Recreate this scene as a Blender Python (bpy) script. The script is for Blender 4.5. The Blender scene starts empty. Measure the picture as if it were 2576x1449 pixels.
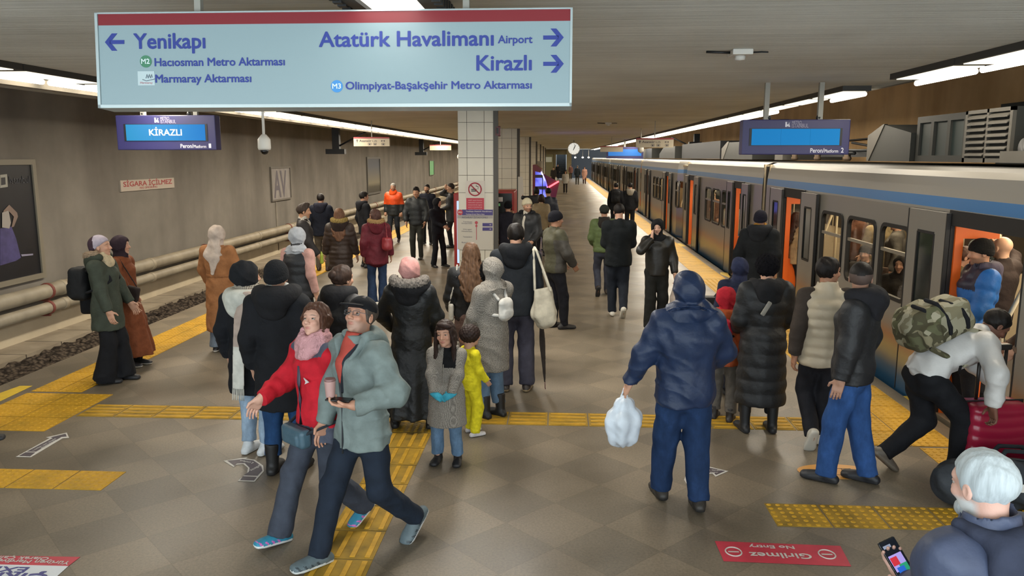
import bpy, bmesh, math, random
import numpy as np
from mathutils import Vector, Matrix

random.seed(7)
SC = bpy.context.scene
COL = SC.collection
PI = math.pi

# ---------------------------------------------------------------- camera, world, exposure
CAM_H = 2.6
F_PX = 1980.0
IMG_W, IMG_H = 2576.0, 1449.0
PITCH = math.radians(9.448)
YAW = math.radians(3.336)
cam_data = bpy.data.cameras.new('camera')
cam_data.sensor_width = 36.0
cam_data.lens = F_PX / IMG_W * 36.0
cam_data.clip_start = 0.05
cam_data.clip_end = 400
cam = bpy.data.objects.new('camera', cam_data)
COL.objects.link(cam)
cam.location = (0, 0, CAM_H)
cam.rotation_euler = (PI / 2 - PITCH, 0, YAW)
SC.camera = cam

world = bpy.data.worlds.new('world')
SC.world = world
world.use_nodes = True
world.node_tree.nodes['Background'].inputs[0].default_value = (0.80, 0.90, 0.95, 1)
world.node_tree.nodes['Background'].inputs[1].default_value = 4.6
SC.view_settings.view_transform = 'Standard'
SC.view_settings.look = 'None'
SC.view_settings.gamma = 1.0
SC.view_settings.exposure = 0.18
SC.cycles.adaptive_threshold = 0.03
SC.cycles.max_bounces = 5
SC.cycles.diffuse_bounces = 2
SC.cycles.glossy_bounces = 3
SC.cycles.transmission_bounces = 4
SC.cycles.transparent_max_bounces = 6
SC.cycles.caustics_reflective = False
SC.cycles.caustics_refractive = False

def area(name, loc, sx, sy, power, col=(1, .93, .8), rot=(0, 0, 0)):
    l = bpy.data.lights.new(name, 'AREA')
    l.shape = 'RECTANGLE'
    l.size, l.size_y, l.energy, l.color = sx, sy, power, col
    o = bpy.data.objects.new(name, l)
    o.location, o.rotation_euler = loc, rot
    COL.objects.link(o)
    return o

# ---------------------------------------------------------------- pixel -> place (for measuring the photograph)
_F = np.array([-math.sin(YAW) * math.cos(PITCH), math.cos(YAW) * math.cos(PITCH), -math.sin(PITCH)])
_R = np.array([math.cos(YAW), math.sin(YAW), 0.0])
_U = np.cross(_R, _F)

def _ray(x, y):
    return _F + _R * (x - IMG_W / 2) / F_PX - _U * (y - IMG_H / 2) / F_PX

def gz(x, y, z=0.0):
    d = _ray(x, y)
    return np.array([0, 0, CAM_H]) + d * ((z - CAM_H) / d[2])

def gx(x, y, X):
    d = _ray(x, y)
    return np.array([0, 0, CAM_H]) + d * (X / d[0])

def gy(x, y, Y):
    d = _ray(x, y)
    return np.array([0, 0, CAM_H]) + d * (Y / d[1])

# ---------------------------------------------------------------- materials
def lin(h):
    h = h.lstrip('#')
    v = [int(h[i:i + 2], 16) / 255 for i in (0, 2, 4)]
    return tuple((c / 12.92 if c <= .04045 else ((c + .055) / 1.055) ** 2.4) for c in v) + (1,)

_M = {}

def mat(name, col, rough=.6, metal=0.0, noise=0.0, scale=8.0, bump=0.0, bscale=60.0, emit=0.0, spec=.5, attr=None, stretch=None, bdist=.01):
    """principled material with procedural tone noise and bump; attr = colour attribute to mix in"""
    key = name
    if key in _M:
        return _M[key]
    m = bpy.data.materials.new(name)
    _M[key] = m
    m.use_nodes = True
    nt = m.node_tree
    b = nt.nodes['Principled BSDF']
    c = lin(col) if isinstance(col, str) else tuple(col) + ((1,) if len(col) == 3 else ())
    b.inputs['Base Color'].default_value = c
    b.inputs['Roughness'].default_value = rough
    b.inputs['Metallic'].default_value = metal
    b.inputs['Specular IOR Level'].default_value = spec
    if emit:
        b.inputs['Base Color'].default_value = tuple(x * .35 for x in c[:3]) + (1,)
        b.inputs['Emission Color'].default_value = c
        b.inputs['Emission Strength'].default_value = emit
    tc = None
    if noise or bump:
        tc = nt.nodes.new('ShaderNodeTexCoord')
        src = tc.outputs['Object']
        if stretch:
            mp = nt.nodes.new('ShaderNodeMapping')
            mp.inputs['Scale'].default_value = stretch
            nt.links.new(src, mp.inputs['Vector'])
            src = mp.outputs['Vector']
    if noise:
        n = nt.nodes.new('ShaderNodeTexNoise')
        n.inputs['Scale'].default_value = scale
        n.inputs['Detail'].default_value = 6
        nt.links.new(src, n.inputs['Vector'])
        r = nt.nodes.new('ShaderNodeMapRange')
        r.inputs['From Min'].default_value = .3
        r.inputs['From Max'].default_value = .7
        r.inputs['To Min'].default_value = 1 - noise
        r.inputs['To Max'].default_value = 1 + noise
        nt.links.new(n.outputs['Fac'], r.inputs['Value'])
        mx = nt.nodes.new('ShaderNodeMix')
        mx.data_type = 'RGBA'
        mx.blend_type = 'MULTIPLY'
        mx.inputs[0].default_value = 1
        mx.inputs[6].default_value = c
        nt.links.new(r.outputs['Result'], mx.inputs[7])
        nt.links.new(mx.outputs[2], b.inputs['Base Color'])
    if attr:
        a = nt.nodes.new('ShaderNodeAttribute')
        a.attribute_name = attr
        nt.links.new(a.outputs['Color'], b.inputs['Base Color'])
    if bump:
        n2 = nt.nodes.new('ShaderNodeTexNoise')
        n2.inputs['Scale'].default_value = bscale
        n2.inputs['Detail'].default_value = 4
        nt.links.new(src, n2.inputs['Vector'])
        bp = nt.nodes.new('ShaderNodeBump')
        bp.inputs['Strength'].default_value = bump
        bp.inputs['Distance'].default_value = bdist
        nt.links.new(n2.outputs['Fac'], bp.inputs['Height'])
        nt.links.new(bp.outputs['Normal'], b.inputs['Normal'])
    return m

def cloth(col, rough=.85, noise=.16, bump=.55, bscale=15.0, spec=.25):
    return mat('cloth_%s_%d' % (col, int(rough * 100)), col, rough, 0, noise, 14, bump, bscale, spec=spec, bdist=.02)

def tex_mat(name, build, rough=.8, spec=.3, metal=0.0):
    """material whose colour socket is made by build(nodes, links, coords) -> socket"""
    if name in _M:
        return _M[name]
    m = bpy.data.materials.new(name)
    _M[name] = m
    m.use_nodes = True
    nt = m.node_tree
    b = nt.nodes['Principled BSDF']
    b.inputs['Roughness'].default_value = rough
    b.inputs['Specular IOR Level'].default_value = spec
    b.inputs['Metallic'].default_value = metal
    tc = nt.nodes.new('ShaderNodeTexCoord')
    s = build(nt, tc.outputs['Object'], b)
    if s is not None:
        nt.links.new(s, b.inputs['Base Color'])
    return m

def ramp(nt, fac, stops, const=False):
    r = nt.nodes.new('ShaderNodeValToRGB')
    if const:
        r.color_ramp.interpolation = 'CONSTANT'
    e = r.color_ramp.elements
    while len(e) < len(stops):
        e.new(.5)
    for el, (p, c) in zip(e, stops):
        el.position = p
        el.color = lin(c) if isinstance(c, str) else c
    nt.links.new(fac, r.inputs['Fac'])
    return r.outputs['Color']

def node(nt, kind, ins=None, **props):
    n = nt.nodes.new(kind)
    for k, v in props.items():
        setattr(n, k, v)
    for k, v in (ins or {}).items():
        if hasattr(v, 'is_output'):
            nt.links.new(v, n.inputs[k])
        else:
            n.inputs[k].default_value = v
    return n

# ---------------------------------------------------------------- objects
def link(name, me, parent=None, m=None):
    o = bpy.data.objects.new(name, me)
    COL.objects.link(o)
    if parent is not None:
        o.parent = parent
    if m is not None:
        for x in (m if isinstance(m, (list, tuple)) else [m]):
            me.materials.append(x)
    return o

def tag(o, label=None, cat=None, group=None, kind=None):
    if label:
        o['label'] = label
    if cat:
        o['category'] = cat
    if group:
        o['group'] = group
    if kind:
        o['kind'] = kind
    return o

def empty(name, loc=(0, 0, 0), rz=0.0, label=None, cat=None, group=None, kind=None):
    o = bpy.data.objects.new(name, None)
    o.empty_display_size = .1
    COL.objects.link(o)
    o.location = loc
    o.rotation_euler = (0, 0, rz)
    return tag(o, label, cat, group, kind)

class MB:
    """collects boxes, tubes and polygons with material slots; build() links ONE mesh object"""
    def __init__(self):
        self.v, self.f, self.mi, self.sm = [], [], [], []

    def add(self, vs, fs, mi=0, smooth=False):
        n = len(self.v)
        self.v += [tuple(map(float, p)) for p in vs]
        for f in fs:
            self.f.append([i + n for i in f])
            self.mi.append(mi)
            self.sm.append(smooth)
        return self

    def box(self, x0, x1, y0, y1, z0, z1, mi=0, bev=0.0):
        if bev > 0:
            bm = bmesh.new()
            bmesh.ops.create_cube(bm, size=1)
            bmesh.ops.scale(bm, vec=(x1 - x0, y1 - y0, z1 - z0), verts=bm.verts)
            bmesh.ops.translate(bm, vec=((x0 + x1) / 2, (y0 + y1) / 2, (z0 + z1) / 2), verts=bm.verts)
            bmesh.ops.bevel(bm, geom=list(bm.edges), offset=bev, segments=2, affect='EDGES', profile=.6)
            bm.verts.index_update()
            self.add([v.co[:] for v in bm.verts], [[v.index for v in f.verts] for f in bm.faces], mi, False)
            bm.free()
            return self
        vs = [(x, y, z) for x in (x0, x1) for y in (y0, y1) for z in (z0, z1)]
        fs = [(0, 1, 3, 2), (4, 6, 7, 5), (0, 4, 5, 1), (2, 3, 7, 6), (0, 2, 6, 4), (1, 5, 7, 3)]
        return self.add(vs, fs, mi)

    def tube(self, pts, r, mi=0, n=10, cap=True, smooth=True):
        pts = [Vector(p) for p in pts]
        rs = r if isinstance(r, (list, tuple)) else [r] * len(pts)
        vs, fs = [], []
        up = Vector((0, 0, 1))
        for i, p in enumerate(pts):
            t = (pts[min(i + 1, len(pts) - 1)] - pts[max(i - 1, 0)])
            t = t.normalized() if t.length > 1e-9 else Vector((0, 0, 1))
            a = t.cross(up)
            if a.length < 1e-3:
                a = t.cross(Vector((0, 1, 0)))
            a.normalize()
            b = a.cross(t)
            for k in range(n):
                q = 2 * PI * k / n
                vs.append(p + (a * math.cos(q) + b * math.sin(q)) * rs[i])
        for i in range(len(pts) - 1):
            for k in range(n):
                k2 = (k + 1) % n
                fs.append((i * n + k, i * n + k2, (i + 1) * n + k2, (i + 1) * n + k))
        if cap:
            fs.append(tuple(range(n))[::-1])
            fs.append(tuple((len(pts) - 1) * n + k for k in range(n)))
        return self.add(vs, fs, mi, smooth)

    def lathe(self, prof, c=(0, 0, 0), mi=0, n=20, axis='z'):
        vs, fs = [], []
        for r, h in prof:
            for k in range(n):
                q = 2 * PI * k / n
                x, y = r * math.cos(q), r * math.sin(q)
                p = (x, y, h) if axis == 'z' else ((x, h, y) if axis == 'y' else (h, x, y))
                vs.append((p[0] + c[0], p[1] + c[1], p[2] + c[2]))
        for i in range(len(prof) - 1):
            for k in range(n):
                k2 = (k + 1) % n
                fs.append((i * n + k, i * n + k2, (i + 1) * n + k2, (i + 1) * n + k))
        fs.append(tuple(range(n))[::-1])
        fs.append(tuple((len(prof) - 1) * n + k for k in range(n)))
        return self.add(vs, fs, mi, True)

    def prism(self, poly, d, mi=0):
        """poly: 3D points of a flat outline, extruded by vector d"""
        n = len(poly)
        vs = [tuple(p) for p in poly] + [tuple(np.array(p) + np.array(d)) for p in poly]
        fs = [tuple(range(n))[::-1], tuple(range(n, 2 * n))] + [(i, (i + 1) % n, (i + 1) % n + n, i + n) for i in range(n)]
        return self.add(vs, fs, mi)

    def build(self, name, m, parent=None, fix=True):
        me = bpy.data.meshes.new(name)
        me.from_pydata(self.v, [], self.f)
        me.polygons.foreach_set('material_index', self.mi)
        me.polygons.foreach_set('use_smooth', self.sm)
        if fix:
            bm = bmesh.new()
            bm.from_mesh(me)
            bmesh.ops.recalc_face_normals(bm, faces=bm.faces)
            bm.to_mesh(me)
            bm.free()
        me.update()
        return link(name, me, parent, m)

def struct(name, mb, m, parent=None):
    o = mb.build(name, m, parent)
    if parent is None:
        o['kind'] = 'structure'
    return o

def text(name, s, size, loc, rot, m, parent=None, bold=.0, align='LEFT', ext=.001, sx=1.0, spacing=1.0, embolden=0.0):
    c = bpy.data.curves.new(name, 'FONT')
    c.body = s
    c.size = size
    c.align_x = align
    c.extrude = ext
    c.offset = bold
    c.space_character = spacing
    c.resolution_u = 3
    t = bpy.data.objects.new(name + '_tmp', c)
    COL.objects.link(t)
    bpy.context.view_layer.update()
    me = bpy.data.meshes.new_from_object(t.evaluated_get(bpy.context.evaluated_depsgraph_get()))
    bpy.data.objects.remove(t)
    bpy.data.curves.remove(c)
    me.materials.clear()
    if len(me.vertices):
        co = np.empty(len(me.vertices) * 3, np.float32)
        me.vertices.foreach_get('co', co)
        co = co.reshape(-1, 3)
        co[:, 0] *= sx
        me.vertices.foreach_set('co', co.ravel())
    if embolden and len(me.vertices):
        # heavier strokes: the same letters repeated at tiny offsets
        vs = [tuple(v.co) for v in me.vertices]
        fs = [tuple(p.vertices) for p in me.polygons]
        nv, nf = [], []
        for k, (dx, dy) in enumerate(((0, 0), (1, 0), (-1, 0), (0, 1), (0, -1), (.7, .7), (-.7, .7), (.7, -.7), (-.7, -.7))):
            n = len(nv)
            nv += [(x + dx * embolden, y + dy * embolden, z + k * 4e-5) for x, y, z in vs]
            nf += [tuple(i + n for i in f) for f in fs]
        bpy.data.meshes.remove(me)
        me = bpy.data.meshes.new(name)
        me.from_pydata(nv, [], nf)
    me.polygons.foreach_set('material_index', [0] * len(me.polygons))
    o = link(name, me, parent, m)
    o.location = loc
    o.rotation_euler = rot
    return o
# ---------------------------------------------------------------- signed-distance modelling (surface nets)
def V(*a):
    return np.array(a if len(a) > 1 else a[0], float)

def unit(v):
    v = np.asarray(v, float)
    return v / (np.linalg.norm(v) + 1e-12)

def rotm(ax, deg):
    a = math.radians(deg)
    c, s = math.cos(a), math.sin(a)
    if ax == 'x':
        return np.array([[1, 0, 0], [0, c, -s], [0, s, c]])
    if ax == 'y':
        return np.array([[c, 0, s], [0, 1, 0], [-s, 0, c]])
    return np.array([[c, -s, 0], [s, c, 0], [0, 0, 1]])

class Prim:
    def __init__(s, lo, hi, fn, op='u', k=.02):
        s.lo, s.hi, s.fn, s.op, s.k = np.array(lo, float), np.array(hi, float), fn, op, k

def cone(a, b, ra, rb, k=.02, op='u', quilt=None):
    a, b = V(a), V(b)
    ba = b - a
    L2 = ba @ ba + 1e-12
    L = math.sqrt(L2)
    m = max(ra, rb)
    def fn(X, Y, Z):
        px, py, pz = X - a[0], Y - a[1], Z - a[2]
        t = np.clip((px * ba[0] + py * ba[1] + pz * ba[2]) / L2, 0, 1)
        d = np.sqrt((px - t * ba[0]) ** 2 + (py - t * ba[1]) ** 2 + (pz - t * ba[2]) ** 2) - (ra + (rb - ra) * t)
        if quilt:
            d = d - quilt[1] * (np.abs(np.sin(PI * t * L / quilt[0])) - .6)
        return d
    return Prim(np.minimum(a, b) - m, np.maximum(a, b) + m, fn, op, k)

def ell(c, r, R=None, k=.02, op='u'):
    c, r = V(c), V(r)
    m = max(r)
    def fn(X, Y, Z):
        p = [X - c[0], Y - c[1], Z - c[2]]
        if R is not None:
            p = [R[0, i] * p[0] + R[1, i] * p[1] + R[2, i] * p[2] for i in range(3)]
        k0 = np.sqrt((p[0] / r[0]) ** 2 + (p[1] / r[1]) ** 2 + (p[2] / r[2]) ** 2)
        k1 = np.sqrt((p[0] / r[0] ** 2) ** 2 + (p[1] / r[1] ** 2) ** 2 + (p[2] / r[2] ** 2) ** 2)
        return k0 * (k0 - 1) / (k1 + 1e-9)
    e = m if R is not None else r
    return Prim(c - e, c + e, fn, op, k)

def rbox(c, h, R=None, rd=.01, k=.01, op='u'):
    c, h = V(c), V(h)
    def fn(X, Y, Z):
        p = [X - c[0], Y - c[1], Z - c[2]]
        if R is not None:
            p = [R[0, i] * p[0] + R[1, i] * p[1] + R[2, i] * p[2] for i in range(3)]
        q = [np.abs(p[i]) - (h[i] - rd) for i in range(3)]
        o = np.sqrt(sum(np.maximum(x, 0) ** 2 for x in q))
        return o + np.minimum(np.maximum(np.maximum(q[0], q[1]), q[2]), 0) - rd
    e = np.linalg.norm(h) if R is not None else h
    return Prim(c - e, c + e, fn, op, k)

def loft(st, side, k=.03, op='u', quilt=None, cap0=True, cap1=False, folds=None):
    """st: list of (point, rx, ry); side: lateral axis. Elliptical sections along the polyline."""
    P = [V(s[0]) for s in st]
    side = unit(side)
    m = max(max(s[1], s[2]) for s in st)
    seg = []
    acc = 0.0
    for i in range(len(P) - 1):
        ba = P[i + 1] - P[i]
        L = np.linalg.norm(ba)
        t = ba / L
        u = unit(side - t * (side @ t))
        w = np.cross(t, u)
        seg.append((P[i], ba, L, t, u, w, st[i][1:3], st[i + 1][1:3], acc))
        acc += L
    def fn(X, Y, Z):
        D = None
        n = len(seg)
        for i, (a, ba, L, t, u, w, r0, r1, s0) in enumerate(seg):
            p = (X - a[0], Y - a[1], Z - a[2])
            s = p[0] * t[0] + p[1] * t[1] + p[2] * t[2]
            q = np.clip(s / L, 0, 1)
            q2 = q * q * (3 - 2 * q) * .5 + q * .5
            rx, ry = r0[0] + (r1[0] - r0[0]) * q2, r0[1] + (r1[1] - r0[1]) * q2
            lx = p[0] * u[0] + p[1] * u[1] + p[2] * u[2]
            ly = p[0] * w[0] + p[1] * w[1] + p[2] * w[2]
            ov = np.maximum(s - L, 0) + np.maximum(-s, 0)
            if folds:
                an = np.arctan2(ly / ry, lx / rx)
                fa = folds[1] * np.clip((folds[2] - (s0 + s)) / folds[2], 0, 1)
                g = 1 + fa * np.sin(folds[0] * an + 1.3)
                rx, ry = rx * g, ry * g
            mr = np.minimum(rx, ry)
            e = np.sqrt((lx / rx) ** 2 + (ly / ry) ** 2 + (ov / mr) ** 2)
            d = (e - 1) * mr
            if quilt:
                d = d - quilt[1] * (np.abs(np.sin(PI * (s0 + s) / quilt[0])) - .6)
            if i == 0 and cap0:
                d = np.maximum(d, -s)
            if i == n - 1 and cap1:
                d = np.maximum(d, s - L)
            D = d if D is None else np.minimum(D, d)
        return D
    lo = np.min(P, 0) - m
    hi = np.max(P, 0) + m
    return Prim(lo, hi, fn, op, k)

def half(n, c, op='i'):
    """keep the side where n.p < c (op 'i')"""
    n = unit(n)
    return Prim([-9] * 3, [9] * 3, lambda X, Y, Z: X * n[0] + Y * n[1] + Z * n[2] - c, op, 0.0)

def func(lo, hi, fn, op='u', k=.01):
    return Prim(lo, hi, fn, op, k)

def axis(lo, hi, h, zones):
    xs = [lo]
    while xs[-1] < hi:
        x = xs[-1]
        s = h
        for (a, b, hz) in zones:
            if a - 1e-9 <= x <= b:
                s = min(s, hz)
            elif x < a:
                s = min(s, max(hz, (a - x) * .5 + hz), max(hz, a - x))
            else:
                s = min(s, (x - b) * .5 + hz)
        xs.append(x + s)
    return np.array(xs)

def nets(prims, h=.012, zones=(), disp=None, wr=0.0):
    """zones: list of (center, radius, spacing). Returns verts, quads"""
    add = [p for p in prims if p.op == 'u']
    lo = np.min([p.lo for p in add], 0) - 3 * h
    hi = np.max([p.hi for p in add], 0) + 3 * h
    ax = [axis(lo[i], hi[i], h, [(z[0][i] - z[1], z[0][i] + z[1], z[2]) for z in zones]) for i in range(3)]
    xs, ys, zs = [a.astype(np.float32) for a in ax]
    D = np.full((len(xs), len(ys), len(zs)), .5, np.float32)
    for p in prims:
        mg = p.k + 2.2 * h
        i0 = [max(0, np.searchsorted(a, p.lo[j] - mg) - 1) for j, a in enumerate(ax)]
        i1 = [np.searchsorted(a, p.hi[j] + mg) + 1 for j, a in enumerate(ax)]
        sl = tuple(slice(a, b) for a, b in zip(i0, i1))
        X, Y, Z = xs[sl[0]][:, None, None], ys[sl[1]][None, :, None], zs[sl[2]][None, None, :]
        S = D[sl]
        if S.size == 0:
            continue
        d = np.broadcast_to(p.fn(X, Y, Z), S.shape).astype(np.float32)
        if p.op == 'u':
            a, b = S, d
            r = np.minimum(a, b)
            if p.k > 0:
                hh = np.maximum(p.k - np.abs(a - b), 0) / p.k
                r = r - hh * hh * p.k * .25
        else:
            b = -d if p.op == 's' else d
            r = np.maximum(S, b)
            if p.k > 0:
                hh = np.maximum(p.k - np.abs(S - b), 0) / p.k
                r = r + hh * hh * p.k * .25
        D[sl] = r
    X, Y, Z = xs[:, None, None], ys[None, :, None], zs[None, None, :]
    if wr:
        D -= wr * (np.sin(31 * X + 9 * Z + 2 * np.sin(17 * Y)) * np.sin(27 * Y - 13 * Z + 1.5 * np.sin(11 * X)) + .6 * np.sin(23 * Z + 14 * X - 17 * Y + 2 * np.sin(9 * Z)))
        mk = .5 + .5 * np.sin(6 * X + 5 * Z + 4 * Y + 2 * np.sin(4 * Z))
        rg = 1 - np.abs(np.sin(19 * Z + 8 * X - 6 * Y + 1.6 * np.sin(9 * X + 4 * Y) + 1.2 * np.sin(7 * Z + 5 * Y)))
        D -= wr * 1.5 * mk * (rg * rg - .25)
    if disp:
        D += disp(X, Y, Z)
    D[0], D[-1] = .1, .1
    D[:, 0], D[:, -1] = .1, .1
    D[:, :, 0], D[:, :, -1] = .1, .1
    I = D < 0
    n = I.astype(np.int8)
    cnt = (n[:-1, :-1, :-1] + n[1:, :-1, :-1] + n[:-1, 1:, :-1] + n[:-1, :-1, 1:] + n[1:, 1:, :-1] + n[1:, :-1, 1:] + n[:-1, 1:, 1:] + n[1:, 1:, 1:])
    msk = (cnt > 0) & (cnt < 8)
    ii, jj, kk = np.nonzero(msk)
    if len(ii) == 0:
        return np.zeros((0, 3)), np.zeros((0, 4), int)
    idx = np.full(msk.shape, -1, np.int32)
    idx[ii, jj, kk] = np.arange(len(ii))
    cs = [(a, b, c) for a in (0, 1) for b in (0, 1) for c in (0, 1)]
    val = [D[ii + a, jj + b, kk + c] for a, b, c in cs]
    pos = [np.stack([xs[ii + a], ys[jj + b], zs[kk + c]], 1) for a, b, c in cs]
    acc = np.zeros((len(ii), 3))
    num = np.zeros(len(ii))
    for p in range(8):
        for q in range(p + 1, 8):
            if sum(abs(cs[p][i] - cs[q][i]) for i in range(3)) != 1:
                continue
            c = (val[p] < 0) != (val[q] < 0)
            t = np.where(c, val[p] / np.where(c, val[p] - val[q], 1), 0)[:, None]
            acc += np.where(c[:, None], pos[p] + t * (pos[q] - pos[p]), 0)
            num += c
    verts = acc / num[:, None]
    quads = []
    for a in range(3):
        sl0 = [slice(1, -1)] * 3
        sl1 = [slice(1, -1)] * 3
        sl0[a] = slice(0, -1)
        sl1[a] = slice(1, None)
        A, B = I[tuple(sl0)], I[tuple(sl1)]
        e = np.nonzero(A != B)
        if len(e[0]) == 0:
            continue
        g = [x.copy() for x in e]
        for i in range(3):
            if i != a:
                g[i] = g[i] + 1
        b, c = (a + 1) % 3, (a + 2) % 3
        def cell(db, dc):
            q = [g[0].copy(), g[1].copy(), g[2].copy()]
            q[b] = q[b] - db
            q[c] = q[c] - dc
            return idx[q[0], q[1], q[2]]
        Q = np.stack([cell(1, 1), cell(0, 1), cell(0, 0), cell(1, 0)], 1)
        fl = ~A[e]
        Q[fl] = Q[fl][:, ::-1]
        quads.append(Q)
    return verts, np.concatenate(quads)

def smooth_mesh(v, q, it=1, lam=.5):
    """a little Laplacian smoothing"""
    for _ in range(it):
        s = np.zeros_like(v)
        n = np.zeros(len(v))
        for a, b in ((0, 1), (1, 2), (2, 3), (3, 0)):
            np.add.at(s, q[:, a], v[q[:, b]])
            np.add.at(s, q[:, b], v[q[:, a]])
            np.add.at(n, q[:, a], 1)
            np.add.at(n, q[:, b], 1)
        v = v + lam * (s / np.maximum(n, 1)[:, None] - v)
    return v

def sdf_obj(name, prims, mats, parent=None, h=.012, zones=(), zone_fn=None, disp=None, wr=0.0, tint=None, smooth=1):
    v, q = nets(prims, h, zones, disp, wr)
    if smooth and len(v):
        v = smooth_mesh(v, q, smooth)
    me = bpy.data.meshes.new(name)
    nv, nq = len(v), len(q)
    me.vertices.add(nv)
    me.vertices.foreach_set('co', v.astype(np.float32).ravel())
    me.loops.add(nq * 4)
    me.loops.foreach_set('vertex_index', q.astype(np.int32).ravel())
    me.polygons.add(nq)
    me.polygons.foreach_set('loop_start', np.arange(nq, dtype=np.int32) * 4)
    me.polygons.foreach_set('use_smooth', np.ones(nq, bool))
    if zone_fn is not None and nq:
        c = v[q].mean(1)
        me.polygons.foreach_set('material_index', zone_fn(c).astype(np.int32))
    if tint is not None and nv:
        a = me.color_attributes.new('tint', 'FLOAT_COLOR', 'POINT')
        c = np.ones((nv, 4), np.float32)
        c[:, :3] = tint(v)
        a.data.foreach_set('color', c.ravel())
    me.update(calc_edges=True)
    me.validate()
    return link(name, me, parent, mats)
# ---------------------------------------------------------------- people
def ik(a, c, l1, l2, pole):
    """middle joint of a two-bone chain from a towards c, bent towards pole; returns (mid, end)"""
    a, c, pole = V(a), V(c), V(pole)
    d = c - a
    L = np.linalg.norm(d)
    if L > (l1 + l2) * .998:
        c = a + d / L * (l1 + l2) * .998
        d = c - a
        L = np.linalg.norm(d)
    t = d / L
    x = (l1 * l1 - l2 * l2 + L * L) / (2 * L)
    hgt = math.sqrt(max(l1 * l1 - x * x, 0))
    p = pole - t * (pole @ t)
    return a + t * x + unit(p) * hgt, c

SKIN = ['skin_warm']

class Body:
    """joint positions in the person's own frame: x right, y forward, z up, for a 1.75 m adult"""
    def __init__(s, lean=0, side=0, twist=0, hip=(0, 0, 0), lf=None, rf=None, lh=None, rh=None, head=(0, 0, 0), hs=1.0,
                 girth=1.0, lpole=None, rpole=None, lknee=(-.1, 1, 0), rknee=(.1, 1, 0), lhand=None, rhand=None, sh=1.0, arms=1.0):
        s.hs, s.g, s.sh = hs, girth, sh
        s.R = rotm('z', twist) @ rotm('x', -lean) @ rotm('y', side)
        s.pel = V(hip) + V(0, 0, .95)
        s.half = rotm('z', twist * .4) @ rotm('x', -lean * .45) @ rotm('y', side * .5)
        up = s.half
        s.waist = s.pel + up @ V(0, 0, .14)
        s.chest = s.waist + s.R @ V(0, -.005, .22)
        s.neck = s.chest + s.R @ V(0, -.015, .18)
        s.sho = {d: s.chest + s.R @ V(.185 * sh * d, -.012, .118) for d in (-1, 1)}
        s.Rh = rotm('z', head[0]) @ rotm('x', head[1]) @ rotm('y', head[2])
        s.hc = s.neck + (s.R @ V(0, .012, .05)) + s.Rh @ V(0, .015, .105 * (hs * .5 + .5) + (hs - 1) * .07)
        s.hipj = {d: s.pel + rotm('z', twist * .4) @ V(.092 * d, 0, -.03) for d in (-1, 1)}
        s.ank, s.knee, s.foot = {}, {}, {}
        for d, t, kp in ((-1, lf, lknee), (1, rf, rknee)):
            t = t or (.105 * d, 0, 0, -8 * d, 0)
            t = tuple(t) + (0,) * (5 - len(t))
            yaw, pit = t[3], t[4]
            Rf = rotm('z', yaw) @ rotm('x', -pit)
            # heel lift pivots about the ball of the foot
            ball = V(t[0], t[1], t[2]) + rotm('z', yaw) @ V(0, .12, 0)
            an = ball + Rf @ V(0, -.12, .085)
            k, e = ik(s.hipj[d], an, .427, .417, kp)
            s.knee[d], s.ank[d] = k, e
            s.foot[d] = (e, Rf)
        s.elb, s.wr, s.hand = {}, {}, {}
        for d, t, pole, hd in ((-1, lh, lpole, lhand), (1, rh, rpole, rhand)):
            if t is None:
                w = s.sho[d] + V(.055 * d, .035, -.515)
            else:
                w = V(t)
            pole = V(pole) if pole is not None else V(.35 * d, -1, -.1)
            e, w = ik(s.sho[d], w, .285 * arms, .255 * arms, pole)
            s.elb[d], s.wr[d] = e, w
            hd = dict(hd or {})
            f = unit(hd.get('f', w - e))
            nn = V(hd.get('n', (-d, .15, 0)))
            nn = unit(nn - f * (nn @ f))
            s.hand[d] = (w, f, nn, np.cross(f, nn) * d, hd.get('curl', .45), hd.get('thumb', .35))

    def hp(s, *p):
        """head-frame point to the person's frame"""
        return s.hc + s.Rh @ (V(*p) * s.hs)

def hand_prims(b, d, r=1.0):
    w, f, n, t, curl, th = b.hand[d]
    Rm = np.stack([t, f, n], 1)
    P = [rbox(w + f * .05 + n * .004, (.041, .05, .0155), Rm, .0145, .012), cone(w - f * .035, w + f * .02, .027, .026, .02)]
    for i, (o, L) in enumerate(((.030, .92), (.010, 1.04), (-.010, .98), (-.029, .78))):
        p = w + f * .092 + t * o
        ang = curl * 18 + i * 4 * curl
        dirv = f + t * o * 1.6
        for seg, rr in ((.042, .0092), (.027, .0083), (.022, .0074)):
            a = math.radians(ang)
            q = unit(dirv) * math.cos(a) + n * math.sin(a)
            e = p + q * seg * L
            P.append(cone(p, e, rr * r, rr * r * .93, .004))
            p = e
            ang += curl * 62
    p = w + f * .022 + t * .03 + n * .006
    q = unit(f * .62 + t * .72 + n * th)
    e = p + q * .045
    P.append(cone(p, e, .0135 * r, .0105 * r, .01))
    q2 = unit(f * .95 + t * .2 + n * (th + .25))
    P.append(cone(e, e + q2 * .032, .0105 * r, .0085 * r, .004))
    return P

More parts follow.
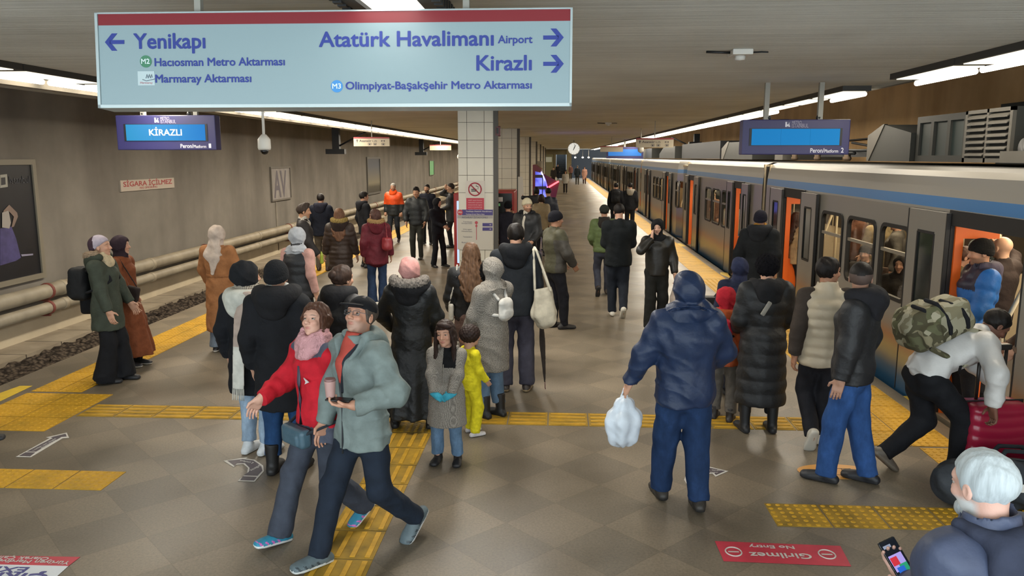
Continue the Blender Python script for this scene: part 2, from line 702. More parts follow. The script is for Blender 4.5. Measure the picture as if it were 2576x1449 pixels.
def head_prims(b, face=True, jaw=1.0):
    s = b.hs
    R = b.Rh
    def E(c, r, k=.014, op='u'):
        return ell(b.hp(*c), V(*r) * s, R, k * s, op)
    def C(p, q, ra, rb, k=.012):
        return cone(b.hp(*p), b.hp(*q), ra * s, rb * s, k * s)
    P = [E((0, -.014, .03), (.078, .1, .09), .0), E((0, .022, -.03), (.060, .068, .082)), E((0, .03, -.076), (.047 * jaw, .046, .036)),
         E((0, .066, -.098), (.02 * jaw, .018, .017)), cone(b.hp(0, -.03, -.06), b.neck + b.R @ V(0, -.005, -.04), .053 * s, .06 * s, .03)]
    if face:
        P += [E((0, .064, .028), (.056, .028, .026)), E((-.034, .064, -.028), (.025, .024, .022)), E((.034, .064, -.028), (.025, .024, .022)),
              E((-.033, .104, .003), (.018, .018, .0125), .012, 's'), E((.033, .104, .003), (.018, .018, .0125), .012, 's'),
              E((-.032, .0735, .0085), (.0165, .013, .0055), .004), E((.032, .0735, .0085), (.0165, .013, .0055), .004),
              E((-.032, .0725, -.0095), (.015, .011, .004), .004), E((.032, .0725, -.0095), (.015, .011, .004), .004),
              C((0, .087, .012), (0, .107, -.03), .0085, .0125, .014), E((-.0135, .095, -.034), (.0085, .011, .0075), .006), E((.0135, .095, -.034), (.0085, .011, .0075), .006),
              E((0, .0815, -.060), (.0225, .0095, .0045), .006), E((0, .0805, -.070), (.0185, .0095, .0055), .006)]
        P.append(E((0, .103, -.0652), (.026, .016, .0014), .002, 's'))
        for d in (-1, 1):
            P.append(E((.079 * d, -.008, -.008), (.0085, .019, .031), .006))
            P.append(E((.088 * d, -.004, -.006), (.006, .010, .018), .004, 's'))
    return P

def body_obj(root, b, skin='#c79c82', h=.014, fine=.0045, face=True, stubble=0.0, stub_col='#5a4a42', lips='#9c5a52', brow='#2a201c', hands=True, jaw=1.0, makeup=0.0):
    g = b.g
    P = [loft([(b.pel + V(0, 0, -.09), .10 * g, .085 * g), (b.pel, .155 * g, .105 * g), (b.waist, .125 * g, .092 * g), (b.chest, .15 * g, .105 * g), (b.chest + b.R @ V(0, -.01, .11), .14, .085), (b.neck, .06, .06)], b.R[:, 0], .04, cap0=False)]
    P += head_prims(b, face, jaw)
    for d in (-1, 1):
        P += [cone(b.sho[d], b.elb[d], .05 * g, .039, .04), cone(b.elb[d], b.wr[d], .04, .026, .02)]
        P += [cone(b.hipj[d], b.knee[d], .085 * g, .055, .04), cone(b.knee[d], b.ank[d], .056, .037, .02)]
        a, Rf = b.foot[d]
        P.append(cone(a + Rf @ V(0, -.03, -.05), a + Rf @ V(0, .12, -.06), .035, .024, .03))
        if hands:
            P += hand_prims(b, d)
        else:
            P.append(ell(b.wr[d] + b.hand[d][1] * .07, (.045, .045, .075)))
    s = b.hs
    zones = []
    if face:
        zones.append((b.hc + b.Rh @ V(0, .05, -.02) * s, .115 * s, fine))
    if hands:
        for d in (-1, 1):
            zones.append((b.wr[d] + b.hand[d][1] * .085, .09, fine * 1.05))
    base, lp, bw, sc = [np.array(lin(c)[:3]) for c in (skin, lips, brow, stub_col)]
    def tint(v):
        q = ((v - b.hc) @ b.Rh) / s
        c = np.tile(base, (len(v), 1))
        x, y, z = np.abs(q[:, 0]), q[:, 1], q[:, 2]
        def mix(w, k):
            nonlocal c
            w = np.clip(w, 0, 1)[:, None]
            c = c * (1 - w) + k * w
        hd = (y > .02) & (z > -.14) & (z < .12)
        wa = np.exp(-(((x - .036) / .02) ** 2 + ((z + .03) / .018) ** 2)) * (y > .03)
        mix(wa * .22, np.array(lin('#b5594c')[:3]))
        if stubble:
            w = (np.clip((-.034 - z) / .02, 0, 1)) * np.clip((y + .035) / .03, 0, 1) * (z > -.135) * (1 - np.exp(-((x / .02) ** 2 + ((z + .066) / .01) ** 2)))
            mix(w * stubble, sc)
        if face:
            mix(.7 * np.exp(-(x / .019) ** 4 - ((z + .0655) / .0095) ** 4) * (y > .07), lp)
            bz = .026 - 6.0 * (x - .03) ** 2
            mix(.75 * np.exp(-((x - .033) / .02) ** 4 - ((z - bz) / .0038) ** 4) * (y > .04), bw)
            mix(makeup * np.exp(-((x - .032) / .017) ** 4 - ((z - .006) / .008) ** 4) * (y > .05), bw)
        return c
    o = sdf_obj('body', P, mat('skin', '#c79c82', .5, 0, 0, 1, .12, 160, attr='tint', spec=.35), root, h, zones, tint=tint, smooth=1)
    return o

def eyes(root, b, iris='#3a2a1c', look=(0, 0)):
    """two eyeballs with iris and pupil"""
    s = b.hs
    for d in (-1, 1):
        c = b.hp(.0315 * d, .0735, .0015)
        bm = bmesh.new()
        bmesh.ops.create_uvsphere(bm, u_segments=16, v_segments=12, radius=.0125 * s)
        R = b.Rh @ rotm('z', look[0]) @ rotm('x', look[1])
        f = Vector(R @ V(0, 1, 0))
        me = bpy.data.meshes.new('eye')
        for fc in bm.faces:
            cc = fc.calc_center_median().normalized().dot(f)
            fc.material_index = 2 if cc > .95 else (1 if cc > .76 else 0)
            fc.smooth = True
        bm.to_mesh(me)
        bm.free()
        o = link('eye', me, root, [mat('eye_white', '#a79d96', .35), mat('iris_' + iris, iris, .2), mat('pupil', '#080606', .15)])
        o.location = tuple(c)

def shoe(root, b, d, kind='shoe', col='#1a1a1c', sole='#26262a', h=.011, shaft=0.0, accent=None, bulk=1.0):
    """shoe or boot; the sole below the welt is its own colour"""
    a, R = b.foot[d]
    w = lambda x, y, z: a + R @ V(x, y, z)
    k = bulk
    P = [loft([(w(0, -.072, -.052), .036 * k, .034), (w(0, -.02, -.04), .04 * k, .05), (w(0, .06, -.048), .047 * k, .041 * k), (w(0, .125, -.054), .052 * k, .034 * k), (w(0, .168, -.058), .046 * k, .028 * k)], R[:, 0], .02, cap0=False),
         cone(w(0, -.025, -.03), w(0, -.01, .015 + shaft), .043 * k, (.042 if shaft < .05 else .056) * k, .03)]
    if shaft:
        P.append(half(R @ V(0, 0, 1), (a @ (R @ V(0, 0, 1))) + .012 + shaft))
    P.append(half(R @ V(0, 0, -1), -(a @ (R @ V(0, 0, 1))) + .084))
    # sole slab
    P.append(loft([(w(0, -.085, -.070), .034 * k, .0135), (w(0, -.02, -.070), .041 * k, .0135), (w(0, .06, -.071), .046 * k, .0135), (w(0, .135, -.071), .051 * k, .0135), (w(0, .182, -.068), .042 * k, .0125)], R[:, 0], .002, cap0=False))
    P.append(half(R @ V(0, 0, -1), -(a @ (R @ V(0, 0, 1))) + .084))
    def zf(c):
        q = (c - a) @ R
        z = np.where(q[:, 2] < -.058, 1, 0)
        if accent:
            z = np.where((z == 0) & (q[:, 2] < -.035) & (q[:, 1] > .0) & (np.abs(((q[:, 1] - q[:, 2] * .8) * 22) % 1 - .5) < .18), 2, z)
        return z
    ms = [mat('shoe_' + col, col, .55, 0, .1, 30, .15, 90), mat('sole_' + sole, sole, .6)]
    if accent:
        ms.append(mat('shoe_accent_' + accent, accent, .5))
    return sdf_obj(kind, P, ms, root, h, zone_fn=zf)

def shoes(root, b, **kw):
    return [shoe(root, b, d, **kw) for d in (-1, 1)]

def limb(a, b, ra, rb, k=.03, quilt=None):
    """tapered tube with a round start and a flat open-looking end"""
    t = unit(V(b) - V(a))
    side = V(1, 0, 0) if abs(t[0]) < .8 else V(0, 1, 0)
    return loft([(a, ra, ra), (b, rb, rb)], side, k, quilt=quilt, cap0=False, cap1=True)

def trousers(root, b, col='#20242c', h=.012, r=(.098, .073, .062), flare=0.0, low=.055, m=None, top=.06, wr=.004, name='trousers', blk=None):
    g = b.g
    P = [loft([(b.pel + V(0, 0, -.10), .128 * g, .105 * g), (b.pel, .162 * g, .112 * g), (b.pel + b.half @ V(0, 0, top), .14 * g, .098 * g)], b.half[:, 0], .05, cap0=False, cap1=True)]
    for d in (-1, 1):
        kn, an = b.knee[d], b.ank[d]
        e = an + unit(kn - an) * (low - .085 if low > .085 else 0) - unit(kn - an) * max(.085 - low, 0) * .6
        P += [cone(b.hipj[d] + V(0, -.01, 0), kn, r[0] * g, r[1] * g, .05), limb(kn, e + unit(e - kn) * .012, r[1] * g, r[2] + flare, .03)]
    return sdf_obj(name, P, m or cloth(col), root, h, wr=wr)

def jacket(root, b, col='#22252c', h=.012, hem=.82, rx=None, ry=None, chest=(.20, .145), flare=1.0, sleeves=True, quilt=None, collar=.05, name='jacket', m=None,
           zone_fn=None, mats=None, wr=.004, slr=(.079, .064, .052), slc=.015, folds=None, yoke=None, cr=.078, waist=1.0, shrug=0.0):
    """torso garment from hem height up to the neck, with sleeves to the wrists"""
    g = b.g
    up = b.half
    hemv = hem - .95
    rx = rx or .188 * g
    ry = ry or .138 * g
    if hem < .78:
        n = 5
        st = [(V(b.pel[0], b.pel[1], 0) * 1 + V(0, 0, hem), rx * flare, ry * flare)]
        st.append((V(b.pel[0], b.pel[1], hem + (.95 - hem) * .5), rx * (1 + (flare - 1) * .55), ry * (1 + (flare - 1) * .55)))
        st.append((b.pel.copy(), rx, ry))
    else:
        st = [(b.pel + up @ V(0, 0, hemv), rx * flare, ry * flare), (b.pel + up @ V(0, 0, max(hemv + .06, .02)), rx * (1 + (flare - 1) * .5), ry)]
    st += [(b.waist, (.172 * g + .012) * waist, (.13 * g + .012) * waist), (b.chest, chest[0] * g, chest[1] * g), (b.chest + b.R @ V(0, -.012, .10), .172 * b.sh, .112), (b.neck + b.R @ V(0, 0, -.005), .075, .075)]
    P = [loft(st, b.R[:, 0], .045, quilt=quilt, cap0=True, folds=folds)]
    for d in (-1, 1):
        sp = b.sho[d] + b.R @ V(-.012 * d, 0, -.012 + shrug)
        P.append(ell(sp, (slr[0] * 1.0,) * 3, None, .05))
        if sleeves:
            e, w = b.elb[d], b.wr[d]
            w2 = w - unit(w - e) * slc
            P += [cone(sp, e, slr[0], slr[1], .045, quilt=quilt), limb(e, w2 + unit(w2 - e) * .016, slr[1], slr[2], .03, quilt)]
    if collar:
        n0 = b.neck + b.R @ V(0, -.004, -.03)
        n1 = b.neck + b.R @ V(0, .006, collar)
        P.append(loft([(n0, cr + .012, cr + .012), (n1, cr, cr)], b.R[:, 0], .03, cap0=False, cap1=True))
        P.append(loft([(n1 - b.R @ V(0, 0, .05), cr - .02, cr - .02), (n1 + b.R @ V(0, .004, .06), cr - .010, cr - .008)], b.R[:, 0], .008, op='s', cap0=False, cap1=True))
    return sdf_obj(name, P, mats or m or cloth(col), root, h, wr=wr, zone_fn=zone_fn)

def skirt(root, b, col, z0=.1, z1=1.0, r0=(.26, .24), r1=(.17, .125), h=.013, m=None, folds=(9, .07, .9), name='skirt', wr=.004, off=(0, 0)):
    P = [loft([(V(b.pel[0] + off[0], b.pel[1] + off[1], z0), r0[0], r0[1]), (V(b.pel[0], b.pel[1], z0 + (.92 - z0) * .6), (r0[0] + r1[0]) / 2, (r0[1] + r1[1]) / 2), (b.pel, r1[0], r1[1]), (b.pel + b.half @ V(0, 0, max(z1 - .95, .02)), r1[0] * .92, r1[1] * .9)], V(1, 0, 0), .02, cap0=True, cap1=True, folds=folds)]
    return sdf_obj(name, P, m or cloth(col), root, h, wr=wr)

def _hairline(b, front=.055, temple=.022, ear=-.045, nape=-.095):
    ys = np.array([-.14, -.06, -.025, .0, .022, .045, .075, .13])
    zs = np.array([nape, nape, -.03 if ear > -.048 else -.07, .03 if ear > -.048 else ear, .0 if ear > -.048 else ear + .03, temple, front, front + .005])
    Rh, hc, s = b.Rh, b.hc, b.hs
    def fn(X, Y, Z):
        p = [X - hc[0], Y - hc[1], Z - hc[2]]
        y = (Rh[0, 1] * p[0] + Rh[1, 1] * p[1] + Rh[2, 1] * p[2]) / s
        z = (Rh[0, 2] * p[0] + Rh[1, 2] * p[1] + Rh[2, 2] * p[2]) / s
        return (np.interp(y, ys, zs) - z) * .7 * s
    return Prim([-9] * 3, [9] * 3, fn, 'i', .006)

def strand(col, rough=.6, con=1.0):
    def build(nt, co, bs):
        mp = node(nt, 'ShaderNodeMapping', {'Vector': co, 'Scale': (90, 90, 9)})
        n = node(nt, 'ShaderNodeTexNoise', {'Vector': mp.outputs[0], 'Scale': 1.0, 'Detail': 3.0})
        c = np.array(lin(col)[:3])
        b = node(nt, 'ShaderNodeBump', {'Height': n.outputs['Fac'], 'Strength': .5, 'Distance': .004})
        nt.links.new(b.outputs['Normal'], bs.inputs['Normal'])
        return ramp(nt, n.outputs['Fac'], [(.3, tuple(c * (1 - .45 * con)) + (1,)), (.7, tuple(c * (1 + .35 * con)) + (1,))])
    return tex_mat('hair_' + col, build, rough, .25)

def hair(root, b, col='#15110f', kind='short', h=.007, puff=1.0, length=.35, front=.055, wr=.003, side=0.0, con=1.0):
    s, R = b.hs, b.Rh
    P = [ell(b.hp(0, -.018, .034), V(.086, .110, .097) * s * puff, R, 0)]
    if kind == 'quiff':
        P.append(ell(b.hp(0, .035, .115), V(.06, .06, .035) * s, R, .03))
    if kind in ('bob', 'long'):
        P.append(ell(b.hp(0, -.035, -.02), V(.092, .085, .1) * s, R, .02))
    P.append(_hairline(b, front, *((.03, -.05, -.1) if kind not in ('bob', 'long') else (.03, -.12, -.2))))
    if kind == 'bob':
        for d in (-1, 1):
            P.append(loft([(b.hp(.074 * d, -.01, .02), .022 * s, .05 * s), (b.hp(.082 * d, -.01, -.09), .022 * s, .055 * s), (b.hp(.07 * d, -.01, -.13), .014, .03)], R[:, 0], .02, cap0=False))
    if kind == 'long':
        back = b.neck + b.R @ V(side, -.10, -.08)
        end = b.neck + b.R @ V(side, -.155, -length)
        P.append(loft([(b.hp(0, -.055, -.0), .08 * s, .06 * s), (b.hp(0, -.085, -.09), .09 * s, .05 * s), (back, .125, .045), ((back + end) / 2, .125, .04), (end, .07, .02)], R[:, 0], .03, cap0=False, folds=(11, .1, 3.0)))
        for d in (-1, 1):
            P.append(loft([(b.hp(.072 * d, -.005, .03), .02 * s, .05 * s), (b.hp(.085 * d, -.015, -.09), .024 * s, .05 * s), (b.neck + b.R @ V(.12 * d, -.05, -.08), .03, .04)], R[:, 0], .02, cap0=False))
    def hd_(X, Y, Z):
        return -.0026 * np.sin(120 * X + 35 * Z + 3 * np.sin(20 * Z)) * np.sin(110 * Y + 25 * Z) * (1.6 if kind in ('long', 'bob', 'quiff') else 1.0) - (0 if con < 1 else .0035) * np.sin(48 * X + 31 * Z + 20 * Y) * np.sin(55 * Y - 38 * Z)
    return sdf_obj('hair', P, strand(col, con=con), root, h, wr=wr, disp=hd_)

def beanie(root, b, col='#16181c', h=.008, m=None, tall=1.0, name='beanie', low=.008, band=True):
    s, R = b.hs, b.Rh
    P = [ell(b.hp(0, -.018, .04), V(.092, .116, .1 * tall) * s, R, 0),
         func([-9] * 3, [9] * 3, lambda X, Y, Z: ((low - .02) + .0 - ((X - b.hc[0]) * R[0, 2] + (Y - b.hc[1]) * R[1, 2] + (Z - b.hc[2]) * R[2, 2]) / s - .35 * -(((X - b.hc[0]) * R[0, 1] + (Y - b.hc[1]) * R[1, 1] + (Z - b.hc[2]) * R[2, 1]) / s)) * s, 'i', .004)]
    if band:
        P.append(loft([(b.hp(0, -.010, low - .012), .096 * s, .117 * s), (b.hp(0, -.024, low + .03), .097 * s, .118 * s)], R[:, 0], .008, cap0=True, cap1=True))
    return sdf_obj(name, P, m or cloth(col, .95, .12, .6, 90), root, h, wr=.001)

def cap(root, b, col='#14161a', h=.008):
    s, R = b.hs, b.Rh
    P = [ell(b.hp(0, -.016, .042), V(.09, .112, .094) * s, R, 0),
         Prim([-9] * 3, [9] * 3, lambda X, Y, Z: .035 * s - ((X - b.hc[0]) * R[0, 2] + (Y - b.hc[1]) * R[1, 2] + (Z - b.hc[2]) * R[2, 2]), 'i', .003),
         ell(b.hp(0, .115, .047), V(.076, .075, .009) * s, R @ rotm('x', -10), .012)]
    return sdf_obj('cap', P, cloth(col), root, h)

def wrap(root, b, col='#15161a', h=.009, opening=(.062, .085, -.012), drape=.16, back=None, name='headscarf', m=None, front=.10, size=1.0, wr=.008, wide=1.0, peak=0.0):
    """hood or headscarf: shell round head and neck with a face opening, draped over the shoulders"""
    s, R = b.hs, b.Rh
    P = [ell(b.hp(0, -.022, .03), V(.098, .122, .112) * s * size, R, 0),
         loft([(b.hp(0, -.018, .02), .095 * s * size, .112 * s * size), (b.hp(0, -.012, -.075), .084 * s * size, .095 * s), (b.neck + b.R @ V(0, 0, .0), .092 * wide, .09 * wide), (b.neck + b.R @ V(0, -.005, -drape * .6), .165 * wide, .115 * wide), (b.neck + b.R @ V(0, -.01, -drape), .19 * wide, .13 * wide)], b.R[:, 0], .03, cap0=False, cap1=True, folds=None)]
    if peak:
        P.append(ell(b.hp(0, -.09, .08), V(.05, .07 * peak, .06) * s, R, .05))
    if back:
        n = b.neck
        P.append(loft([(b.hp(0, -.075, -.06), .09, .04), (n + b.R @ V(0, -.12, -.12), .13 * back[1], .028), (n + b.R @ V(0, -.15, -back[0]), .02, .016)], b.R[:, 0], .02, cap0=False))
    if opening:
        P.append(ell(b.hp(0, .115, opening[2]), V(opening[0], .085, opening[1]) * s, R, .012, 's'))
    return sdf_obj(name, P, m or cloth(col), root, h, wr=wr)

def hood_down(root, b, col='#15161a', h=.011, fur=None, r=.062, m=None, spread=.12, name='hood', dz=0.0):
    """an empty hood lying on the upper back; fur = colour of a trim along its edge"""
    n = b.neck
    pts = []
    for i in range(9):
        a = PI * (i / 8)
        pts.append(n + b.R @ V(math.cos(a) * spread, .03 - math.sin(a) * .135, .035 - math.sin(a) * .03 + dz))
    P = []
    for i in range(8):
        w = r * (.62 + .38 * math.sin(PI * (i + .5) / 8))
        P.append(cone(pts[i], pts[i + 1], w, w, .03))
    P.append(ell(n + b.R @ V(0, -.115, -.06 + dz), (.125, .055, .12), b.R, .04))
    o = sdf_obj(name, P, m or cloth(col), root, h, wr=.004)
    if fur:
        Q = []
        for i in range(8):
            Q.append(cone(pts[i] + b.R @ V(0, -r * .55, r * .62), pts[i + 1] + b.R @ V(0, -r * .55, r * .62), r * .62, r * .62, .02))
        furry('fur_trim', Q, fur, o, .009)
    return o

def furry(name, P, col, parent, h=.009):
    def disp(X, Y, Z):
        return .012 * (np.sin(140 * X + 30 * Y) * np.sin(120 * Y - 40 * Z) * np.sin(130 * Z + 20 * X)) + .006 * np.sin(260 * X - 190 * Z) * np.sin(240 * Y + 170 * Z)
    def build(nt, co, bs):
        n = node(nt, 'ShaderNodeTexNoise', {'Vector': co, 'Scale': 90.0, 'Detail': 5.0, 'Roughness': .8})
        c = np.array(lin(col)[:3])
        b = node(nt, 'ShaderNodeBump', {'Height': n.outputs['Fac'], 'Strength': 1.0, 'Distance': .012})
        nt.links.new(b.outputs['Normal'], bs.inputs['Normal'])
        return ramp(nt, n.outputs['Fac'], [(.32, tuple(c * .35) + (1,)), (.68, tuple(np.minimum(c * 1.5, .9)) + (1,))])
    return sdf_obj(name, P, tex_mat('fur_' + col, build, .95, .1), parent, h, disp=disp, smooth=0)

def neck_scarf(root, b, col, h=.009, r=.042, m=None, big=1.0, name='scarf'):
    P = []
    n = b.neck
    for j, (dz, rr, rad) in enumerate(((.066, .070, r * .68), (.036, .082, r * .74), (.002, .094, r * .8), (-.032, .098, r * .74))):
        pts = [n + b.R @ V(math.cos(a) * rr * big, .018 + math.sin(a) * rr * big, dz * big + .012 * math.sin(2 * a + j) - (.03 * big if math.sin(a) > .5 else 0)) for a in [2 * PI * i / 12 for i in range(13)]]
        for i in range(12):
            P.append(cone(pts[i], pts[i + 1], rad, rad, .006))
    return sdf_obj(name, P, m or cloth(col, .95, .15, .8, 60), root, h, wr=.005)

def glasses(root, b, col='#2a2a2e'):
    mb = MB()
    s = b.hs
    for d in (-1, 1):
        c = [b.hp(.034 * d + .026 * max(-.85, min(.85, 1.25 * math.cos(a))), .098 - .25 * max(0, abs(.034 * d + .026 * math.cos(a)) - .035), .0 + .0165 * max(-.8, min(.8, 1.25 * math.sin(a)))) for a in [2 * PI * i / 16 for i in range(17)]]
        mb.tube(c, .0018 * s, n=6)
        mb.tube([b.hp(.059 * d, .096, .006), b.hp(.078 * d, .06, .008), b.hp(.083 * d, .0, .006)], .0018 * s, n=6)
    mb.tube([b.hp(-.008, .101, .004), b.hp(.008, .101, .004)], .0018 * s, n=6)
    o = mb.build('glasses', mat('glasses_' + col, col, .3), root)
    lens = MB()
    for d in (-1, 1):
        lens.add([b.hp(.033 * d + .025 * math.cos(a), .0975, .0165 * math.sin(a)) for a in [2 * PI * i / 16 for i in range(16)]], [list(range(16))])
    m = _M.get('lens')
    if m is None:
        m = mat('lens', '#ffffff', .02)
        m.node_tree.nodes['Principled BSDF'].inputs['Transmission Weight'].default_value = 1
        m.node_tree.nodes['Principled BSDF'].inputs['IOR'].default_value = 1.02
        m.node_tree.nodes['Principled BSDF'].inputs['Alpha'].default_value = .25
    lens.build('lens', m, o)
    return o

def person(pos, face, H, label, group=None, **pose):
    """an Empty at the feet; face: 0 looks along the platform away from the stairs, 180 back at them, 90 to the left track"""
    root = empty('person', (pos[0], pos[1], pos[2] if len(pos) > 2 else 0), math.radians(face), label, 'person', group)
    s = H / (1.75 + .115 * 1.2 * (pose.get('hs', 1) - 1))
    root.scale = (s, s, s)
    b = Body(**pose)
    b.root, b.s = root, s
    b.M = Matrix.LocRotScale(Vector((pos[0], pos[1], pos[2] if len(pos) > 2 else 0)), Matrix.Rotation(math.radians(face), 3, 'Z'), Vector((s, s, s)))
    return root, b

def to_world(b, p):
    return np.array(b.M @ Vector(tuple(p)))
# ---------------------------------------------------------------- station shell
Y0, Y1 = -2.2, 100.0
XL, XR = -6.4, 3.82          # platform edges
CEIL = 3.55

def floor_nodes(nt, co, bs):
    mp = node(nt, 'ShaderNodeMapping', {'Vector': co, 'Rotation': (0, 0, math.radians(45)), 'Scale': (1, 1, 1)})
    ck = node(nt, 'ShaderNodeTexChecker', {'Vector': mp.outputs[0], 'Scale': 2.0})
    n1 = node(nt, 'ShaderNodeTexNoise', {'Vector': co, 'Scale': .9, 'Detail': 5.0})
    n2 = node(nt, 'ShaderNodeTexNoise', {'Vector': co, 'Scale': 55.0, 'Detail': 6.0, 'Roughness': .75})
    n3 = node(nt, 'ShaderNodeTexVoronoi', {'Vector': co, 'Scale': 26.0})
    br = node(nt, 'ShaderNodeTexBrick', {'Vector': mp.outputs[0], 'Scale': 2.0, 'Mortar Size': .006, 'Brick Width': 1.0, 'Row Height': 1.0, 'Color1': (1, 1, 1, 1), 'Color2': (.86, .86, .88, 1), 'Mortar': (.72, .70, .66, 1)}, offset=0.0)
    a = ramp(nt, n1.outputs['Fac'], [(.3, '#655c4e'), (.7, '#817563')])
    b = ramp(nt, n2.outputs['Fac'], [(.3, (.55, .55, .55, 1)), (.5, (.95, .95, .95, 1)), (.75, (1.35, 1.33, 1.3, 1))])
    sp = ramp(nt, n3.outputs['Distance'], [(.0, (1.35, 1.35, 1.35, 1)), (.09, (1, 1, 1, 1))])
    ckc = ramp(nt, ck.outputs['Fac'], [(.0, (.84, .85, .86, 1)), (1.0, (1.06, 1.05, 1.04, 1))])
    cur = a
    for s, f in ((b, .75), (sp, .5), (ckc, .8), (br.outputs['Color'], .8)):
        m = node(nt, 'ShaderNodeMix', None, data_type='RGBA', blend_type='MULTIPLY')
        m.inputs[0].default_value = f
        nt.links.new(cur, m.inputs[6])
        nt.links.new(s, m.inputs[7])
        cur = m.outputs[2]
    r = node(nt, 'ShaderNodeMapRange', {'Value': n1.outputs['Fac'], 'From Min': .3, 'From Max': .7, 'To Min': .3, 'To Max': .5})
    nt.links.new(r.outputs[0], bs.inputs['Roughness'])
    bp = node(nt, 'ShaderNodeBump', {'Height': n2.outputs['Fac'], 'Strength': .05, 'Distance': .01})
    nt.links.new(bp.outputs[0], bs.inputs['Normal'])
    return cur
M_floor = tex_mat('granite_floor', floor_nodes, .36, .35)

def ceil_nodes(nt, co, bs):
    w = node(nt, 'ShaderNodeTexNoise', {'Scale': 1.0, 'Detail': 6.0, 'Roughness': .7})
    mp = node(nt, 'ShaderNodeMapping', {'Vector': co, 'Scale': (.35, 26, 1)})
    nt.links.new(mp.outputs[0], w.inputs['Vector'])
    n1 = node(nt, 'ShaderNodeTexNoise', {'Vector': co, 'Scale': .7, 'Detail': 4.0})
    a = ramp(nt, w.outputs['Fac'], [(.25, '#c2c2bc'), (.5, '#d8d8d2'), (.75, '#e8e8e2')])
    b = ramp(nt, n1.outputs['Fac'], [(.3, (.85, .84, .82, 1)), (.7, (1.05, 1.05, 1.04, 1))])
    m = node(nt, 'ShaderNodeMix', None, data_type='RGBA', blend_type='MULTIPLY')
    m.inputs[0].default_value = 1
    nt.links.new(a, m.inputs[6])
    nt.links.new(b, m.inputs[7])
    bp = node(nt, 'ShaderNodeBump', {'Height': w.outputs['Fac'], 'Strength': .6, 'Distance': .02})
    nt.links.new(bp.outputs[0], bs.inputs['Normal'])
    return m.outputs[2]
M_ceil = tex_mat('ribbed_concrete', ceil_nodes, .85, .2)

def wall_nodes(c0, c1):
    def f(nt, co, bs):
        n1 = node(nt, 'ShaderNodeTexNoise', {'Vector': co, 'Scale': .8, 'Detail': 6.0, 'Roughness': .6})
        mp = node(nt, 'ShaderNodeMapping', {'Vector': co, 'Scale': (1, .55, .1)})
        n2 = node(nt, 'ShaderNodeTexNoise', {'Vector': mp.outputs[0], 'Scale': 2.0, 'Detail': 3.0})
        a = ramp(nt, n1.outputs['Fac'], [(.3, c0), (.7, c1)])
        b = ramp(nt, n2.outputs['Fac'], [(.35, (.8, .79, .78, 1)), (.6, (1.04, 1.04, 1.03, 1))])
        m = node(nt, 'ShaderNodeMix', None, data_type='RGBA', blend_type='MULTIPLY')
        m.inputs[0].default_value = 1
        nt.links.new(a, m.inputs[6])
        nt.links.new(b, m.inputs[7])
        return m.outputs[2]
    return f
M_wall_l = tex_mat('plaster_wall', wall_nodes('#736e66', '#868078'), .8, .25)
M_wall_r = tex_mat('brown_wall', wall_nodes('#c09a6a', '#d4b082'), .8, .25)
M_edge = mat('platform_edge_stone', '#8d8273', .6, 0, .15, 5, .1, 40)
M_dark = mat('dark_metal', '#17181a', .5)
M_steel = mat('brushed_steel', '#8c8a84', .42, .75, .06, 4)
M_white = mat('painted_white', '#cfccc4', .5)
M_conc = mat('concrete', '#8f877a', .85, 0, .2, 2.2, .3, 20)

struct('floor', MB().box(XL, XR, Y0, Y1, -1.2, 0), M_floor)
struct('ceiling', MB().box(-6.35, 4.45, Y0, Y1, CEIL, CEIL + .2).box(-9.3, -6.35, Y0, Y1, 3.72, 3.92).box(4.58, 7.6, Y0, Y1, 4.2, 4.4), M_ceil)
struct('wall_left', MB().box(-9.35, -9.1, Y0, Y1, -1.3, 3.75), M_wall_l)
struct('wall_right', MB().box(7.3, 7.55, Y0, Y1, -1.3, 4.25), M_wall_r)
# ceiling edge beams that carry the light rows
struct('trim_1', MB().box(-6.42, -6.3, Y0, Y1, 3.42, 3.74), M_conc)
struct('trim_2', MB().box(4.46, 4.58, Y0, Y1, 3.56, 4.25), M_conc)
struct('baseboard_left', MB().box(-9.1, -9.07, Y0, Y1, -.5, -.12), mat('lower_wall_white', '#c2b59c', .7, 0, .12, 2))
# cable trench of concrete slabs along the left wall, and the lower white part of the wall
struct('ledge', MB().box(-9.1, -8.42, Y0, Y1, -1.3, -.5), tex_mat('trench_slabs', lambda nt, co, bs: (lambda br, n: (lambda m: (m.inputs[0].__setattr__('default_value', .7), nt.links.new(br.outputs['Color'], m.inputs[6]), nt.links.new(n, m.inputs[7]), m.outputs[2])[-1])(node(nt, 'ShaderNodeMix', None, data_type='RGBA', blend_type='MULTIPLY')))(
    node(nt, 'ShaderNodeTexBrick', {'Vector': node(nt, 'ShaderNodeMapping', {'Vector': co, 'Rotation': (0, 0, PI / 2)}).outputs[0], 'Scale': 1.0, 'Brick Width': .9, 'Row Height': 4.0, 'Mortar Size': .014, 'Color1': lin('#a89b86'), 'Color2': lin('#978b79'), 'Mortar': lin('#4a4238')}, offset=0.0),
    ramp(nt, node(nt, 'ShaderNodeTexNoise', {'Vector': co, 'Scale': 3.0, 'Detail': 6.0}).outputs['Fac'], [(.3, (.65, .63, .6, 1)), (.7, (1.1, 1.1, 1.1, 1))]))))
struct('track_bed_right', MB().box(3.82, 7.4, Y0, Y1, -1.3, -1.0), M_conc)

